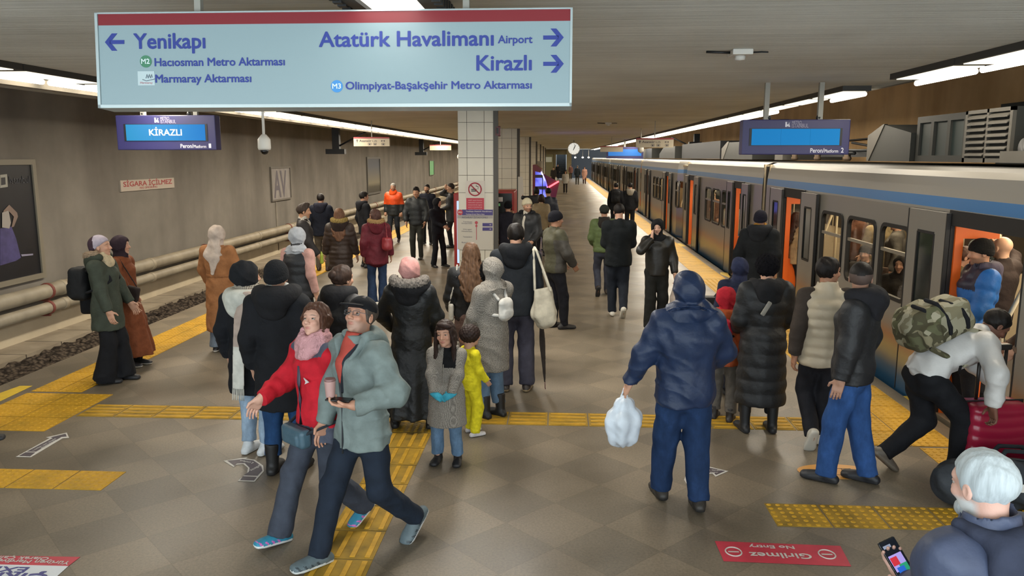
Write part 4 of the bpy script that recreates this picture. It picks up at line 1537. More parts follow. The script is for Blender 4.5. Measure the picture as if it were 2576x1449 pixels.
MB().box(-.1, .05, 1.0, 1.62, 0, .12).build('cover', MRL, e)
e = eq('pantograph', 'dark folded pantograph on the roof under the blank display', 4.6, 13.0)
pt = MB()
for x in (0.1, 1.2):
    pt.tube([(x, 0, .12), (x, 3.6, .2)], .03, n=6).tube([(x, .3, .10), (x, 3.2, .34)], .025, n=6)
for y in (0, .7, 1.5, 2.6, 3.5):
    pt.tube([(0, y, .16), (1.3, y, .18)], .025, n=6)
pt.build('frame', M_dark, e)
MB().box(0, 1.2, 3.7, 4.3, .0, .26).build('base_box', MRL, e)
for y in (.3, 1.8, 3.2):
    MB().lathe([(.05, 0), (.07, .04), (.05, .08), (.07, .12), (.04, .14)], (.1, y, 0), 0, 10).build('insulator', mat('insulator', '#6b5a48', .4), e)
MB().box(.4, .9, .3, 2.6, .06, .16).build('drive_unit', M_dark, e)
e = eq('roof_box', 'small grey meter box on the roof beside the slanted cabinet', 5.5, 12.9)
MB().box(0, .4, 0, .5, 0, .38).build('housing', MR, e)
MB().box(-.01, .0, .06, .44, .2, .32).build('plate', MRL, e)
e = eq('roof_cabinet', 'grey roof cabinet with slanted edge on the second car', 4.7, 19.7)
MB().prism([(0, 3.6, 0), (0, 0, 0), (0, 0, .44), (0, 2.8, .46), (0, 3.6, .26)], (1.1, 0, 0)).build('housing', MR, e)
MB().prism([(-.01, 3.65, 0), (-.01, 3.4, 0), (-.01, 2.7, .48), (-.01, 2.9, .48), (-.01, 3.65, .3)], (.05, 0, 0)).build('edge_trim', MRL, e)
e = eq('roof_duct', 'long black roof casing on the cars behind the hanging lift sign', 4.9, 24.6)
MB().box(0, 1.2, 0, 7.5, 0, .55).build('housing', mat('roof_black', '#0f1116', .7), e)
e = eq('roof_cabinet', 'grey pair of roof cabinets half hidden by the lift sign', 4.75, 33)
MB().prism([(0, 5, 0), (0, 0, 0), (0, 0, .5), (0, 3.5, .5), (0, 5, .2)], (1, 0, 0)).build('housing', MR, e)
MB().prism([(-.01, 13, 0), (-.01, 8, 0), (-.01, 8, .5), (-.01, 11.5, .5), (-.01, 13, .2)], (1, 0, 0)).build('housing', MR, e)
# ---------------------------------------------------------------- signs, displays, posters
M_navy = mat('lettering_navy', '#27398a', .6)
M_red = mat('sign_red', '#a82f3c', .6)
M_pole = mat('pole_grey', '#97958c', .5)
_cap = {}
def fit_text(s, x0, x1, base, cap_h, m, parent, y=-.003, bold=.018, name='lettering', rot=(PI / 2, 0, 0), align=None):
    """text between x0 and x1 (local) with a given capital height, on a plane facing -y"""
    if 'H' not in _cap:
        h = text('probe', 'H', 1, (0, 0, 0), (0, 0, 0), M_navy)
        _cap['H'] = max(v.co.y for v in h.data.vertices)
        bpy.data.objects.remove(h)
    size = cap_h / _cap['H']
    o = text(name, s, size, (0, 0, 0), (0, 0, 0), m, parent, 0, ext=.0005, embolden=bold * size)
    xs = [v.co.x for v in o.data.vertices]
    a, b = min(xs), max(xs)
    k = (x1 - x0) / (b - a) if x1 is not None else 1
    for v in o.data.vertices:
        v.co.x = (v.co.x - a) * k
    o.location = (x0, y, base)
    o.rotation_euler = rot
    return o

def disc(mb, cx, cz, r, y0, y1, mi=0, n=28):
    mb.prism([(cx + r * math.cos(2 * PI * i / n), y0, cz + r * math.sin(2 * PI * i / n)) for i in range(n)], (0, y1 - y0, 0), mi)
    return mb

def big_sign():
    Y = 4.4
    A, B, Cc = gy(248, 272, Y), gy(1438, 272, Y), gy(240, 28, Y)
    W, Hh = B[0] - A[0], (Cc[2] - A[2])
    e = empty('hanging_sign', (A[0], Y, A[2]), 0, 'large pale blue hanging direction sign with red top band and arrows', 'sign')
    e.rotation_euler = (math.radians(-4.5), 0, 0)
    px = lambda x, y: ((x - (238 + 10 * (y - 28) / 244)) / ((1441 - 3 * (y - 28) / 244) - (238 + 10 * (y - 28) / 244)) * W, (272 - y) / 244 * Hh)
    MB().box(0, W, 0.004, .16, 0, Hh).build('casing', mat('sign_casing', '#a9b6b8', .35, .3), e)
    fm = mat('sign_face', '#c0dfe8', .35, emit=.13)
    MB().box(.018, W - .012, 0, .01, .018, Hh * .868).build('face', fm, e)
    MB().box(.018, W - .012, 0, .01, Hh * .868, Hh * .985).build('red_band', mat('sign_band_red', '#b5323f', .4, emit=.08), e)
    fr = MB()
    for (a, b, c, d) in ((0, W, 0, .018), (0, W, Hh - .008, Hh), (0, .016, 0, Hh), (W - .012, W, 0, Hh)):
        fr.box(a, b, -.006, .012, c, d)
    fr.build('frame', mat('sign_frame', '#b9c8cb', .3, .4), e)
    k = W / 1195
    def t(s, x0, x1, yb, cap, m=M_navy, bold=.022):
        a, b = px(x0, yb), px(x1, yb)
        fit_text(s, a[0], b[0], a[1], cap * k, m, e, bold=bold)
    t('Yenikapı', 340, 525, 120, 36)
    t('Hacıosman Metro Aktarması', 394, 727, 165, 19)
    t('Marmaray Aktarması', 396, 642, 207, 19)
    t('Atatürk Havalimanı', 813, 1248, 119, 35)
    t('Airport', 1258, 1343, 114, 18)
    t('Kirazlı', 1205, 1341, 181, 35)
    t('Olimpiyat-Başakşehir Metro Aktarması', 880, 1341, 227, 18)
    def arrow(cx, cy, d, w=25, h=22):
        mb = MB()
        p = lambda x, y: (px(x, y)[0], -.003, px(x, y)[1])
        mb.prism([p(cx - d * w, cy - 5), p(cx + d * (w - 12), cy - 5), p(cx + d * (w - 12), cy + 5), p(cx - d * w, cy + 5)], (0, .004, 0))
        mb.prism([p(cx - d * 7, cy - h), p(cx + d * 7, cy - h), p(cx + d * w, cy), p(cx + d * (w - 14), cy)], (0, .004, 0))
        mb.prism([p(cx + d * (w - 14), cy), p(cx + d * w, cy), p(cx + d * 7, cy + h), p(cx - d * 7, cy + h)], (0, .004, 0))
        mb.build('arrow', M_navy, e)
    arrow(290, 103, -1)
    arrow(1394, 101, 1)
    arrow(1394, 166, 1)
    for (cx, cy, c, s) in ((371, 153, '#3f7d5e', 'M2'), (858, 219, '#3a86c8', 'M3')):
        a = px(cx, cy)
        o = disc(MB(), a[0], a[1], 15 * k, -.003, .002).build('line_badge', mat('badge_' + c, c, .5), e)
        q = px(cx - 11, cy + 6)
        fit_text(s, q[0], px(cx + 11, cy + 6)[0], q[1], 12 * k, mat('badge_text', '#cfe0e0', .5), o, y=-.005)
    a, b = px(351, 214), px(393, 178)
    o = MB().box(a[0], b[0], -.002, .002, a[1], b[1]).build('emblem', mat('emblem_pale', '#b4c6ca', .5), e)
    c = mat('emblem_line', '#5a6a78', .5)
    mb = MB()
    for j in range(3):
        x = px(365 + j * 6, 0)[0]
        mb.tube([(x, -.004, px(0, 196)[1]), (x + 3 * k, -.004, px(0, 186)[1]), (x + 5 * k, -.004, px(0, 194)[1])], .8 * k, n=5)
    mb.tube([(px(356, 0)[0], -.004, px(0, 199)[1]), (px(366, 0)[0], -.004, px(0, 203)[1]), (px(388, 0)[0], -.004, px(0, 198)[1])], .8 * k, n=5)
    mb.build('emblem_mark', c, o)
    q = px(357, 210)
    fit_text('Marmaray', q[0], px(389, 210)[0], q[1], 5 * k, mat('emblem_red', '#c08a90', .5), o, y=-.004, bold=0)
    for x in (493, 1177):
        u = px(x, 28)[0]
        MB().box(u - .018, u + .018, .05, .09, Hh, Hh + .5).build('hanger', M_pole, e)
    return e
big_sign()

def display(x0, x1, z0, z1, Y, label, word, plat, poles, near_left):
    W, Hh = x1 - x0, z1 - z0
    e = empty('platform_display', (x0, Y, z0), 0, label, 'display')
    MB().box(0, W, 0, .18, 0, Hh, 0, .012).build('housing', mat('display_navy', '#2c2a5c', .45), e)
    s0, s1 = (.10, .90) if near_left else (.085, .905)
    MB().box(W * s0 - .03, W * s1 + .03, -.006, .004, Hh * .255, Hh * .75).build('bezel', M_dark, e)
    sc = tex_mat('screen_blue_%s' % plat, lambda nt, co, bs: (bs.inputs['Emission Strength'].__setattr__('default_value', .62), bs.inputs['Base Color'].__setattr__('default_value', (.02, .05, .1, 1)), nt.links.new(ramp(nt, node(nt, 'ShaderNodeTexGradient', {'Vector': node(nt, 'ShaderNodeMapping', {'Vector': co, 'Scale': (1 / W, 1, 1)}).outputs[0]}).outputs['Fac'], [(0, '#08a2d8' if near_left else '#1188d2'), (1, '#1482e0' if near_left else '#1490d8')]), bs.inputs['Emission Color']), None)[-1], .8, 0.0)
    for i in range(3):
        a = W * s0 + W * (s1 - s0) * i / 3
        MB().box(a + .001, a + W * (s1 - s0) / 3 - .001, -.009, -.004, Hh * .27, Hh * .735).build('screen', sc, e)
    wt = mat('display_white', '#d8d8e4', .5)
    gy_ = mat('display_grey', '#8b88a0', .5)
    fit_text('METRO', W * .455, W * .545, Hh * .86, .045, gy_, e, bold=.02)
    fit_text('ISTANBUL', W * .455, W * .61, Hh * .77, .048, gy_, e, bold=.02)
    mk = MB()
    for sgn in (0, 1):
        mk.prism([(W * .395 + sgn * W * .03, -.003, Hh * .79), (W * .41 + sgn * W * .03 - sgn * .0, -.003, Hh * .79), (W * .41 + sgn * W * .015, -.003, Hh * .93), (W * .395 + sgn * W * .015 * 2, -.003, Hh * .93)], (0, .003, 0))
    mk.prism([(W * .40, -.003, Hh * .92), (W * .417, -.003, Hh * .85), (W * .437, -.003, Hh * .92), (W * .417, -.003, Hh * .79)], (0, .003, 0))
    mk.build('operator_mark', wt, e)
    fit_text('Peron/', W * .64, W * .77, Hh * .06, .055, wt, e, bold=.015)
    fit_text('Platform', W * .772, W * .90, Hh * .06, .04, wt, e, bold=.015)
    fit_text(plat, W * .925, W * .95, Hh * .06, .06, wt, e, bold=.015)
    if word:
        fit_text(word, W * .335, W * .665, Hh * .42, .085, mat('screen_word', (1, .98, .75), .5, emit=1.1), e, y=-.011, bold=.012)
    for u in poles:
        MB().box(u - .03, u + .03, .06, .12, Hh, CEIL - z0 + .0).build('hanger', M_pole, e)
    for u in (.25, .72):
        MB().lathe([(.03, 0), (.035, .03), (.02, .055)], (W * u, .09, Hh), 0, 10).build('cable_gland', M_dark, e)
    return e
display(-6.36, -4.9, 2.70, 3.19, 11.2, 'navy platform display with KİRAZLI on its blue screen', 'KİRAZLI', '1', [.37, 1.15], True)
display(2.39, 3.76, 2.63, 3.08, 10.6, 'navy platform display with a blank blue screen by the train', None, '2', [.31, 1.0], False)
# far display
e = empty('platform_display', (2.62, 44, 2.52), 0, 'small distant blue screen display near the hall clock', 'display')
MB().box(0, 2.0, 0, .2, 0, .62).build('housing', mat('display_navy', '#2c2a5c', .45), e)
MB().box(.1, 1.9, -.01, .0, .14, .5).build('screen', mat('screen_far', '#1173c8', .4, emit=.7), e)
MB().box(.95, 1.05, .08, .12, .62, 1.02).build('hanger', M_pole, e)

def cctv():
    e = empty('dome_camera', (-3.56, 9.5, CEIL), 0, 'white dome camera hanging from the ceiling on a thin pole', 'camera')
    MB().tube([(0, 0, 0), (0, 0, -.72)], .017).build('pole', M_white, e)
    MB().lathe([(.028, -.68), (.06, -.72), (.075, -.74), (.078, -.84), (.07, -.865)], (0, 0, 0), 0, 24).build('shade', M_white, e)
    MB().lathe([(.05, -.86), (.046, -.89), (.03, -.912), (.008, -.922)], (0, 0, 0), 0, 24).build('dome', mat('dome_dark', '#101114', .1), e)
cctv()
e = empty('dome_camera', (-4.6, 37, CEIL), 0, 'tiny distant white dome camera under the left light row', 'camera')
MB().tube([(0, 0, 0), (0, 0, -.8)], .02).build('pole', M_white, e)
MB().lathe([(.03, -.75), (.12, -.9), (.12, -1.0), (.02, -1.08)], (0, 0, 0), 0, 14).build('dome', M_white, e)
e = empty('dome_camera', (2.75, 27, CEIL), 0, 'small white dome camera hanging above the middle of the train', 'camera')
MB().tube([(0, 0, 0), (0, 0, -.62)], .02).build('pole', M_white, e)
MB().lathe([(.03, -.55), (.1, -.66), (.1, -.76), (.02, -.82)], (0, 0, 0), 0, 14).build('dome', M_white, e)

def clock():
    e = empty('platform_clock', (.87, 46, 3.07), 0, 'round white illuminated clock hanging from the ceiling', 'clock')
    MB().lathe([(.0, -.06), (.33, -.06), (.35, -.03), (.35, .09), (.0, .09)], (0, 0, 0), 0, 36, 'y').build('casing', mat('clock_case', '#bfbdb6', .4), e)
    disc(MB(), 0, 0, .325, -.075, -.06, 0, 36).build('face', mat('clock_face', '#e9e6dc', .5, emit=.75), e)
    tk = MB()
    for i in range(12):
        a = PI / 6 * i
        tk.tube([(.27 * math.sin(a), -.078, .27 * math.cos(a)), (.31 * math.sin(a), -.078, .31 * math.cos(a))], .008, n=4)
    tk.build('hour_marks', M_dark, e)
    MB().tube([(-.03, -.08, -.09), (.11, -.08, .2)], .016, n=4).build('hour_hand', M_dark, e)
    MB().tube([(-.02, -.082, -.08), (.06, -.082, .28)], .010, n=4).build('minute_hand', M_dark, e)
    MB().box(-.03, .03, 0, .05, .34, CEIL - 3.07).build('hanger', M_pole, e)
clock()

def lift_sign(px, py, pw, Y, label):
    A = gy(px, py, Y)
    W = gy(px + pw, py, Y)[0] - A[0]
    Hh = W * .25
    e = empty('hanging_sign', (A[0], Y, A[2]), 0, label, 'sign', None)
    MB().box(0, W, 0, .1, 0, Hh).build('casing', mat('sign_cream', '#b9ae98', .5), e)
    MB().box(0, W, -.004, .1, Hh * .84, Hh * 1.0).build('red_band', mat('sign_band_dull', '#8c3236', .5), e)
    m = mat('sign_dark_text', '#3d3a44', .6)
    if Y < 30:
        fit_text('Asansör', W * .16, W * .5, Hh * .48, Hh * .24, m, e, bold=.01)
        fit_text('Lift', W * .53, W * .66, Hh * .48, Hh * .18, m, e, bold=0)
        mb = MB()
        mb.prism([(W * .09, -.004, Hh * .44), (W * .11, -.004, Hh * .44), (W * .11, -.004, Hh * .62), (W * .135, -.004, Hh * .62), (W * .10, -.004, Hh * .76), (W * .065, -.004, Hh * .62), (W * .09, -.004, Hh * .62)], (0, .004, 0))
        mb.build('arrow', m, e)
        ic = MB()
        for u in (.40, .55, .78):
            ic.box(W * u, W * (u + .09), -.003, .002, Hh * .12, Hh * .15).box(W * u, W * (u + .09), -.003, .002, Hh * .33, Hh * .36).box(W * u, W * (u + .008), -.003, .002, Hh * .12, Hh * .36).box(W * (u + .082), W * (u + .09), -.003, .002, Hh * .12, Hh * .36)
            ic.box(W * (u + .03), W * (u + .06), -.003, .002, Hh * .15, Hh * .30)
        ic.box(W * .78, W * .86, -.003, .002, Hh * .55, Hh * .60).box(W * .77, W * .79, -.003, .002, Hh * .5, Hh * .65).box(W * .85, W * .87, -.003, .002, Hh * .5, Hh * .65)
        ic.build('pictograms', m, e)
    MB().box(W * .49, W * .51, .04, .06, Hh, CEIL - A[2]).build('hanger', M_pole, e)
lift_sign(890, 368, 90, 21, 'small cream lift sign hanging over the left platform edge, nearer one')
lift_sign(1081, 378, 54, 39, 'small cream lift sign hanging over the left platform edge, farther one')
lift_sign(1600, 371, 94, 21.5, 'small cream lift sign hanging beside the train, nearer one')
lift_sign(1510, 382, 57, 38, 'small cream lift sign hanging beside the train, farther one')

# ---- things on the left wall
def wall_board(name, y0, y1, z0, z1, label, cat, fr='#8a8274', face=None, fw=.07, thick=.06):
    e = empty(name, (-9.1, y0, z0), 0, label, cat)
    W, Hh = y1 - y0, z1 - z0
    mb = MB()
    for (a, b, c, d) in ((0, W, 0, fw), (0, W, Hh - fw, Hh), (0, fw, fw, Hh - fw), (W - fw, W, fw, Hh - fw)):
        mb.box(0, thick, a, b, c, d)
    mb.build('frame', mat('frame_' + fr, fr, .5), e)
    if face is not None:
        MB().box(.0, .03, fw, W - fw, fw, Hh - fw).build('poster', face, e)
    return e, W, Hh
ad = mat('poster_night', '#14161c', .4, 0, .25, 2)
e, W, Hh = wall_board('advert_board', 9.3, 13.3, .5, 2.56, 'big dark framed advert with a figure in a purple gown', 'poster', '#7d7667', ad, .09)
def yp(px, py):
    p = gx(px, py, -9.07)
    return p[1] - 9.3, p[2] - .5
def poster_poly(name, pts, m, parent, x=.032):
    mb = MB()
    mb.prism([(x, *yp(a, b)) for a, b in pts], (.003, 0, 0))
    return mb.build(name, m, parent)
poster_poly('gown', [(0, 575), (28, 570), (40, 600), (52, 648), (40, 656), (20, 662), (0, 668)], mat('poster_purple', '#45406e', .5, 0, .3, 6), e)
poster_poly('skin_tone', [(8, 530), (22, 515), (42, 535), (44, 545), (34, 570), (28, 572), (34, 545), (20, 530), (14, 572), (4, 568)], mat('poster_skin', '#7d6a60', .5), e, .035)
poster_poly('bodice', [(4, 535), (20, 530), (26, 560), (22, 575), (4, 572)], mat('poster_white', '#9a948e', .5), e, .038)
poster_poly('badge', [(0, 440), (17, 438), (19, 470), (0, 473)], mat('poster_badge', '#9b9a90', .5), e)
poster_poly('badge_mark', [(2, 447), (12, 446), (13, 464), (2, 466)], mat('poster_dark', '#2b2c30', .5), e, .036)
poster_poly('light_patch', [(52, 640), (82, 638), (82, 642), (54, 645)], mat('poster_light', '#8a879c', .5), e, .036)
q = yp(24, 462)
o = fit_text('Istanbul', 0, .5, 0, .12, mat('poster_grey', '#3a3d44', .5), e, rot=(PI / 2, 0, PI / 2), bold=0)
o.location = (.037, q[0], q[1])

e, W, Hh = wall_board('no_smoking_sign', 15.97, 18.28, 1.885, 2.12, 'white wall sign reading SİGARA İÇİLMEZ in red letters', 'sign', '#a79c8e', mat('wall_sign_white', '#b3a698', .5), .012, .03)
rt = mat('wall_sign_red', '#9a3430', .5)
o = fit_text('SİGARA İÇİLMEZ', 0, 2.1, 0, .10, rt, e, rot=(PI / 2, 0, PI / 2), bold=.02)
o.location = (.032, .1, .10)
o = fit_text('NO SMOKING', 0, .75, 0, .04, rt, e, rot=(PI / 2, 0, PI / 2), bold=.01)
o.location = (.032, .75, .035)
e, W, Hh = wall_board('advert_board', 24.6, 26.45, 1.2, 2.29, 'pale framed poster with large letters A and V on the left wall', 'poster', '#6b655c', mat('poster_pale', '#8f8984', .5, 0, .15, 3), .05)
o = fit_text('AV', 0, 1.2, 0, .82, mat('poster_shadow', '#5d5760', .5), e, rot=(PI / 2, 0, PI / 2), bold=.02)
o.location = (.034, .25, .12)
e, W, Hh = wall_board('advert_board', 37.3, 40.1, .8, 2.6, 'tall dark framed poster with a landscape, behind the orange jacket man', 'poster', '#5a564f', tex_mat('poster_landscape', lambda nt, co, bs: ramp(nt, node(nt, 'ShaderNodeTexGradient', {'Vector': node(nt, 'ShaderNodeMapping', {'Vector': co, 'Rotation': (0, PI / 2, 0), 'Scale': (.55, .55, .55)}).outputs[0]}).outputs['Fac'], [(0, '#34322e'), (.2, '#4a463a'), (.3, '#807862'), (.5, '#6a665e'), (.75, '#4a4e58'), (1, '#34363e')]), .4), .09)
e, W, Hh = wall_board('emergency_board', 55.6, 57.6, 1.3, 2.36, 'small glowing green board far along the left wall', 'sign', '#5a564f', mat('green_glow', '#6fae6c', .5, emit=.45), .04)

# ---- overhead line support arms on the left
for (Y, lb) in ((27, 'dark overhead line bracket below the left light row, nearer'), (44, 'dark overhead line bracket below the left light row, farther')):
    e = empty('wire_bracket', (-7.6, Y, 2.75), 0, lb, 'bracket')
    MB().box(-.12, .12, -.1, .1, .0, .9).box(-.35, .3, -.12, .12, -.05, .12).build('post', M_dark, e)
    MB().tube([(.05, 0, .2), (1.2, 0, .78)], .03).build('stay', M_dark, e)
for (Y, lb) in ((20.5, 'dark overhead line bracket beside the navy display over the train'), (33, 'dark overhead line bracket farther along over the train')):
    e = empty('wire_bracket', (5.6, Y, 2.85), 0, lb, 'bracket')
    MB().box(-.1, .12, -.1, .1, -.2, .68).box(-.3, .2, -.12, .12, .25, .36).box(-.3, .2, -.12, .12, -.02, .1).build('post', M_dark, e)
    MB().tube([(-.05, 0, .1), (-1.0, 0, .55)], .03).build('stay', M_dark, e)

# smoke detector boxes on the ceiling
for (px, py, lb) in ((1862, 138, 'white ceiling junction box with short wires, above the middle of the platform'), (1530, 312, 'small white detector on the ceiling beyond the junction box')):
    p = gz(px, py, CEIL - .04)
    e = empty('junction_box', (p[0], p[1], CEIL), 0, lb, 'ceiling box')
    MB().box(-.09, .09, -.12, .12, -.05, 0, 0, .01).lathe([(.05, -.05), (.045, -.085), (.0, -.09)], (0, 0, 0), 0, 14).build('box', M_white, e)
    MB().tube([(-.3, .02, -.01), (-.09, 0, -.02)], .012, n=6).tube([(.09, 0, -.02), (.2, .03, -.012), (.24, -.02, -.02)], .008, n=6).build('wire', M_dark, e)

# ---- on the first pillar
PX, PY = -1.645, 15.8 - .012
def pil(px, py):
    p = gy(px, py, PY)
    return p[0], p[2]
e = empty('no_smoking_sign', (0, PY, 0), 0, 'white and red no smoking notice on the nearest tiled pillar', 'sign')
a, b = pil(1172, 530), pil(1219, 455)
mid = pil(1172, 498)[1]
MB().box(a[0], b[0], -.012, 0, a[1], b[1]).build('panel', mat('notice_white', '#cfc6ba', .5), e)
MB().box(a[0] + .012, b[0] - .012, -.016, -.01, a[1] + .012, mid).build('red_panel', mat('notice_red', '#b63444', .5), e)
cx, cz = pil(1195, 476)
ring = MB()
ring.tube([(cx + .125 * math.cos(t), -.018, cz + .125 * math.sin(t)) for t in [2 * PI * i / 32 for i in range(33)]], .013, n=6)
ring.tube([(cx - .09, -.018, cz + .09), (cx + .09, -.018, cz - .09)], .012, n=6)
ring.build('prohibition_ring', mat('notice_ring', '#a32a3c', .5), e)
MB().box(cx - .075, cx + .03, -.015, -.008, cz - .012, cz + .006).box(cx - .075, cx + .02, -.015, -.008, cz - .045, cz - .025).tube([(cx + .06, -.014, cz + .0), (cx + .065, -.014, cz + .05), (cx + .02, -.014, cz + .06), (cx + .03, -.014, cz + .085)], .006, n=5).build('cigarette_symbol', M_dark, e)
for i, s in enumerate(('4207 sayılı Kanun', 'hükümleri uyarınca', 'istasyonlarda sigara', 'içmek ve bulundurmak', 'yasaktır. Cezası vardır')):
    fit_text(s, a[0] + .05, b[0] - .05, mid - .055 - i * .045, .02, mat('notice_text', '#dcb8b8', .5), e, y=-.018, bold=0)

e = empty('station_map', (0, PY, 0), 0, 'white line map board with purple heading on the nearest pillar', 'map')
x0, z1 = pil(1150, 527)
x1 = pil(1240, 527)[0]
z0 = .75
MB().box(x0, x1, -.02, 0, z0, z1).build('panel', mat('map_white', '#c3bcae', .5), e)
zt = pil(1150, 541)[1]
MB().box(x0 + .1, x1, -.024, -.015, zt, z1).build('heading_band', mat('map_purple', '#453a78', .5), e)
MB().box(x0 + .003, x1 - .003, -.023, -.015, pil(1150, 549)[1], zt).build('title_band', mat('map_grey', '#a39c96', .5), e)
q = pil(1158, 534)
o = disc(MB(), q[0], q[1], .055, -.03, -.02).build('line_badge', mat('map_badge', '#b5303c', .5), e)
fit_text('M1', q[0] - .035, q[0] + .035, q[1] - .018, .036, mat('map_text_white', '#d8cfc8', .5), o, y=-.032, bold=.02)
q = pil(1172, 535)
fit_text('Yenikapı-Atatürk Havalimanı', q[0], x1 - .02, pil(1195, 533)[1], .026, mat('map_text_white', '#d8cfc8', .5), e, y=-.026, bold=.01)
fit_text('Yenikapı-Kirazlı Metro Hattı', q[0], x1 - .17, pil(1195, 540)[1], .022, mat('map_text_white', '#d8cfc8', .5), e, y=-.026, bold=.01)
mt = mat('map_text_grey', '#5a5560', .5)
q = pil(1162, 549)
fit_text('AKSARAY İSTASYONU', q[0], pil(1227, 549)[0], q[1], .038, mt, e, y=-.025, bold=.01)
lx = pil(1194.5, 0)[0]
MB().box(lx - .006, lx + .006, -.025, -.02, z0 + .2, pil(1195, 556)[1]).build('route_line', mat('map_line_red', '#b0404a', .5), e)
for yy, r in ((554, .03), (562, .022)):
    disc(MB(), lx, pil(0, yy)[1], r, -.03, -.02).build('station_dot', mat('map_line_red', '#b0404a', .5), e)
for i, (s, yy) in enumerate((('Yenikapı', 559), ('Emniyet-Fatih', 563), ('Otogar', 578), ('Havalimanı', 583), ('Terazidere', 597), ('Bakırköy', 611), ('Kirazlı', 625))):
    q = pil(1165 - (3 if i % 2 else 0), yy)
    fit_text(s, q[0], pil(1188, yy)[0], q[1], .024, mt, e, y=-.024, bold=0)
for yy in (565, 576):
    q0, q1 = pil(1214, yy + 4), pil(1239, yy - 4)
    o = MB().box(q0[0], q1[0], -.026, -.018, q0[1], q1[1], 0, .003).build('exit_tag', mat('map_purple', '#453a78', .5), e)
    mb = MB()
    c = (q1[0] - .045, (q0[1] + q1[1]) / 2)
    mb.box(c[0] - .02, c[0] + .012, -.029, -.025, c[1] - .004, c[1] + .004)
    mb.prism([(c[0] + .006, -.029, c[1] - .014), (c[0] + .022, -.029, c[1]), (c[0] + .006, -.029, c[1] + .014)], (0, .004, 0))
    mb.build('exit_arrow', mat('map_text_white', '#d8cfc8', .5), o)
for (px, py, lb) in ((1252, 330, 'dark red alarm box high on the side of the nearest pillar'), (1253, 646, 'red call box low on the side of the nearest pillar')):
    p = gy(px, py, 15.85)
    e = empty('alarm_box', (p[0], 15.86, p[2]), 0, lb, 'box')
    MB().box(-.055, .055, -.06, .06, -.1, .1, 0, .015).build('case', mat('alarm_red_%d' % py, '#5e1c22' if py < 500 else '#a32a30', .45), e)
    MB().box(-.02, .02, -.066, -.055, -.05, .06).build('label_plate', M_white if py > 500 else M_dark, e)

# ---- vending machines between pillars
def vending(x0, x1, y0, y1, h, label, lit):
    e = empty('vending_machine', ((x0 + x1) / 2, y0, 0), 0, label, 'vending machine', None)
    w = (x1 - x0) / 2
    MB().box(-w, w, .02, y1 - y0, 0, h, 0, .02).build('cabinet', mat('vending_red', '#a3271f', .4), e)
    if lit:
        MB().box(-w + .07, -w + .17, -.02, .03, .35, h - .16, 0, .01).build('light_strip', mat('vending_light', '#a8c0e6', .5, emit=1.2), e)
        MB().box(-w + .19, w - .03, -.005, .03, .35, h - .1).build('window', mat('vending_glass', '#1a1d22', .1), e)
    else:
        MB().box(-w + .03, w - .05, -.02, .03, .3, h - .04).build('front_panel', mat('vending_black', '#0f1512', .25), e)
        MB().box(-w + .32, -w + .52, -.03, -.015, h - .22, h - .12).build('notice', M_white, e)
        MB().box(-w + .34, -w + .46, -.03, -.015, h - .32, h - .26).build('display', mat('vending_green', '#5d8f5a', .5, emit=.5), e)
        MB().box(-w + .36, -w + .5, -.03, -.015, h - .66, h - .54).build('card_reader', mat('vending_cream', '#b79a86', .5), e)
vending(-2.22, -1.55, 16.7, 17.5, 1.84, 'red vending machine with a lit strip, left of the nearest pillar', True)
vending(-1.75, -.98, 17.6, 18.9, 1.84, 'red vending machine with dark front, right of the nearest pillar', False)

# ---- white leaning board and kiosk
e = empty('display_board', (-1.35, 26.5, 0), 0, 'white narrow board standing beside the second pillar', 'board')
MB().prism([(0, 0, 0), (.28, 0, 0), (.16, 0, 1.95), (0, 0, 1.95)], (0, .06, 0)).build('panel', M_white, e)
MB().box(-.02, .0, -.01, .07, 0, 2.0).build('edge', M_dark, e)

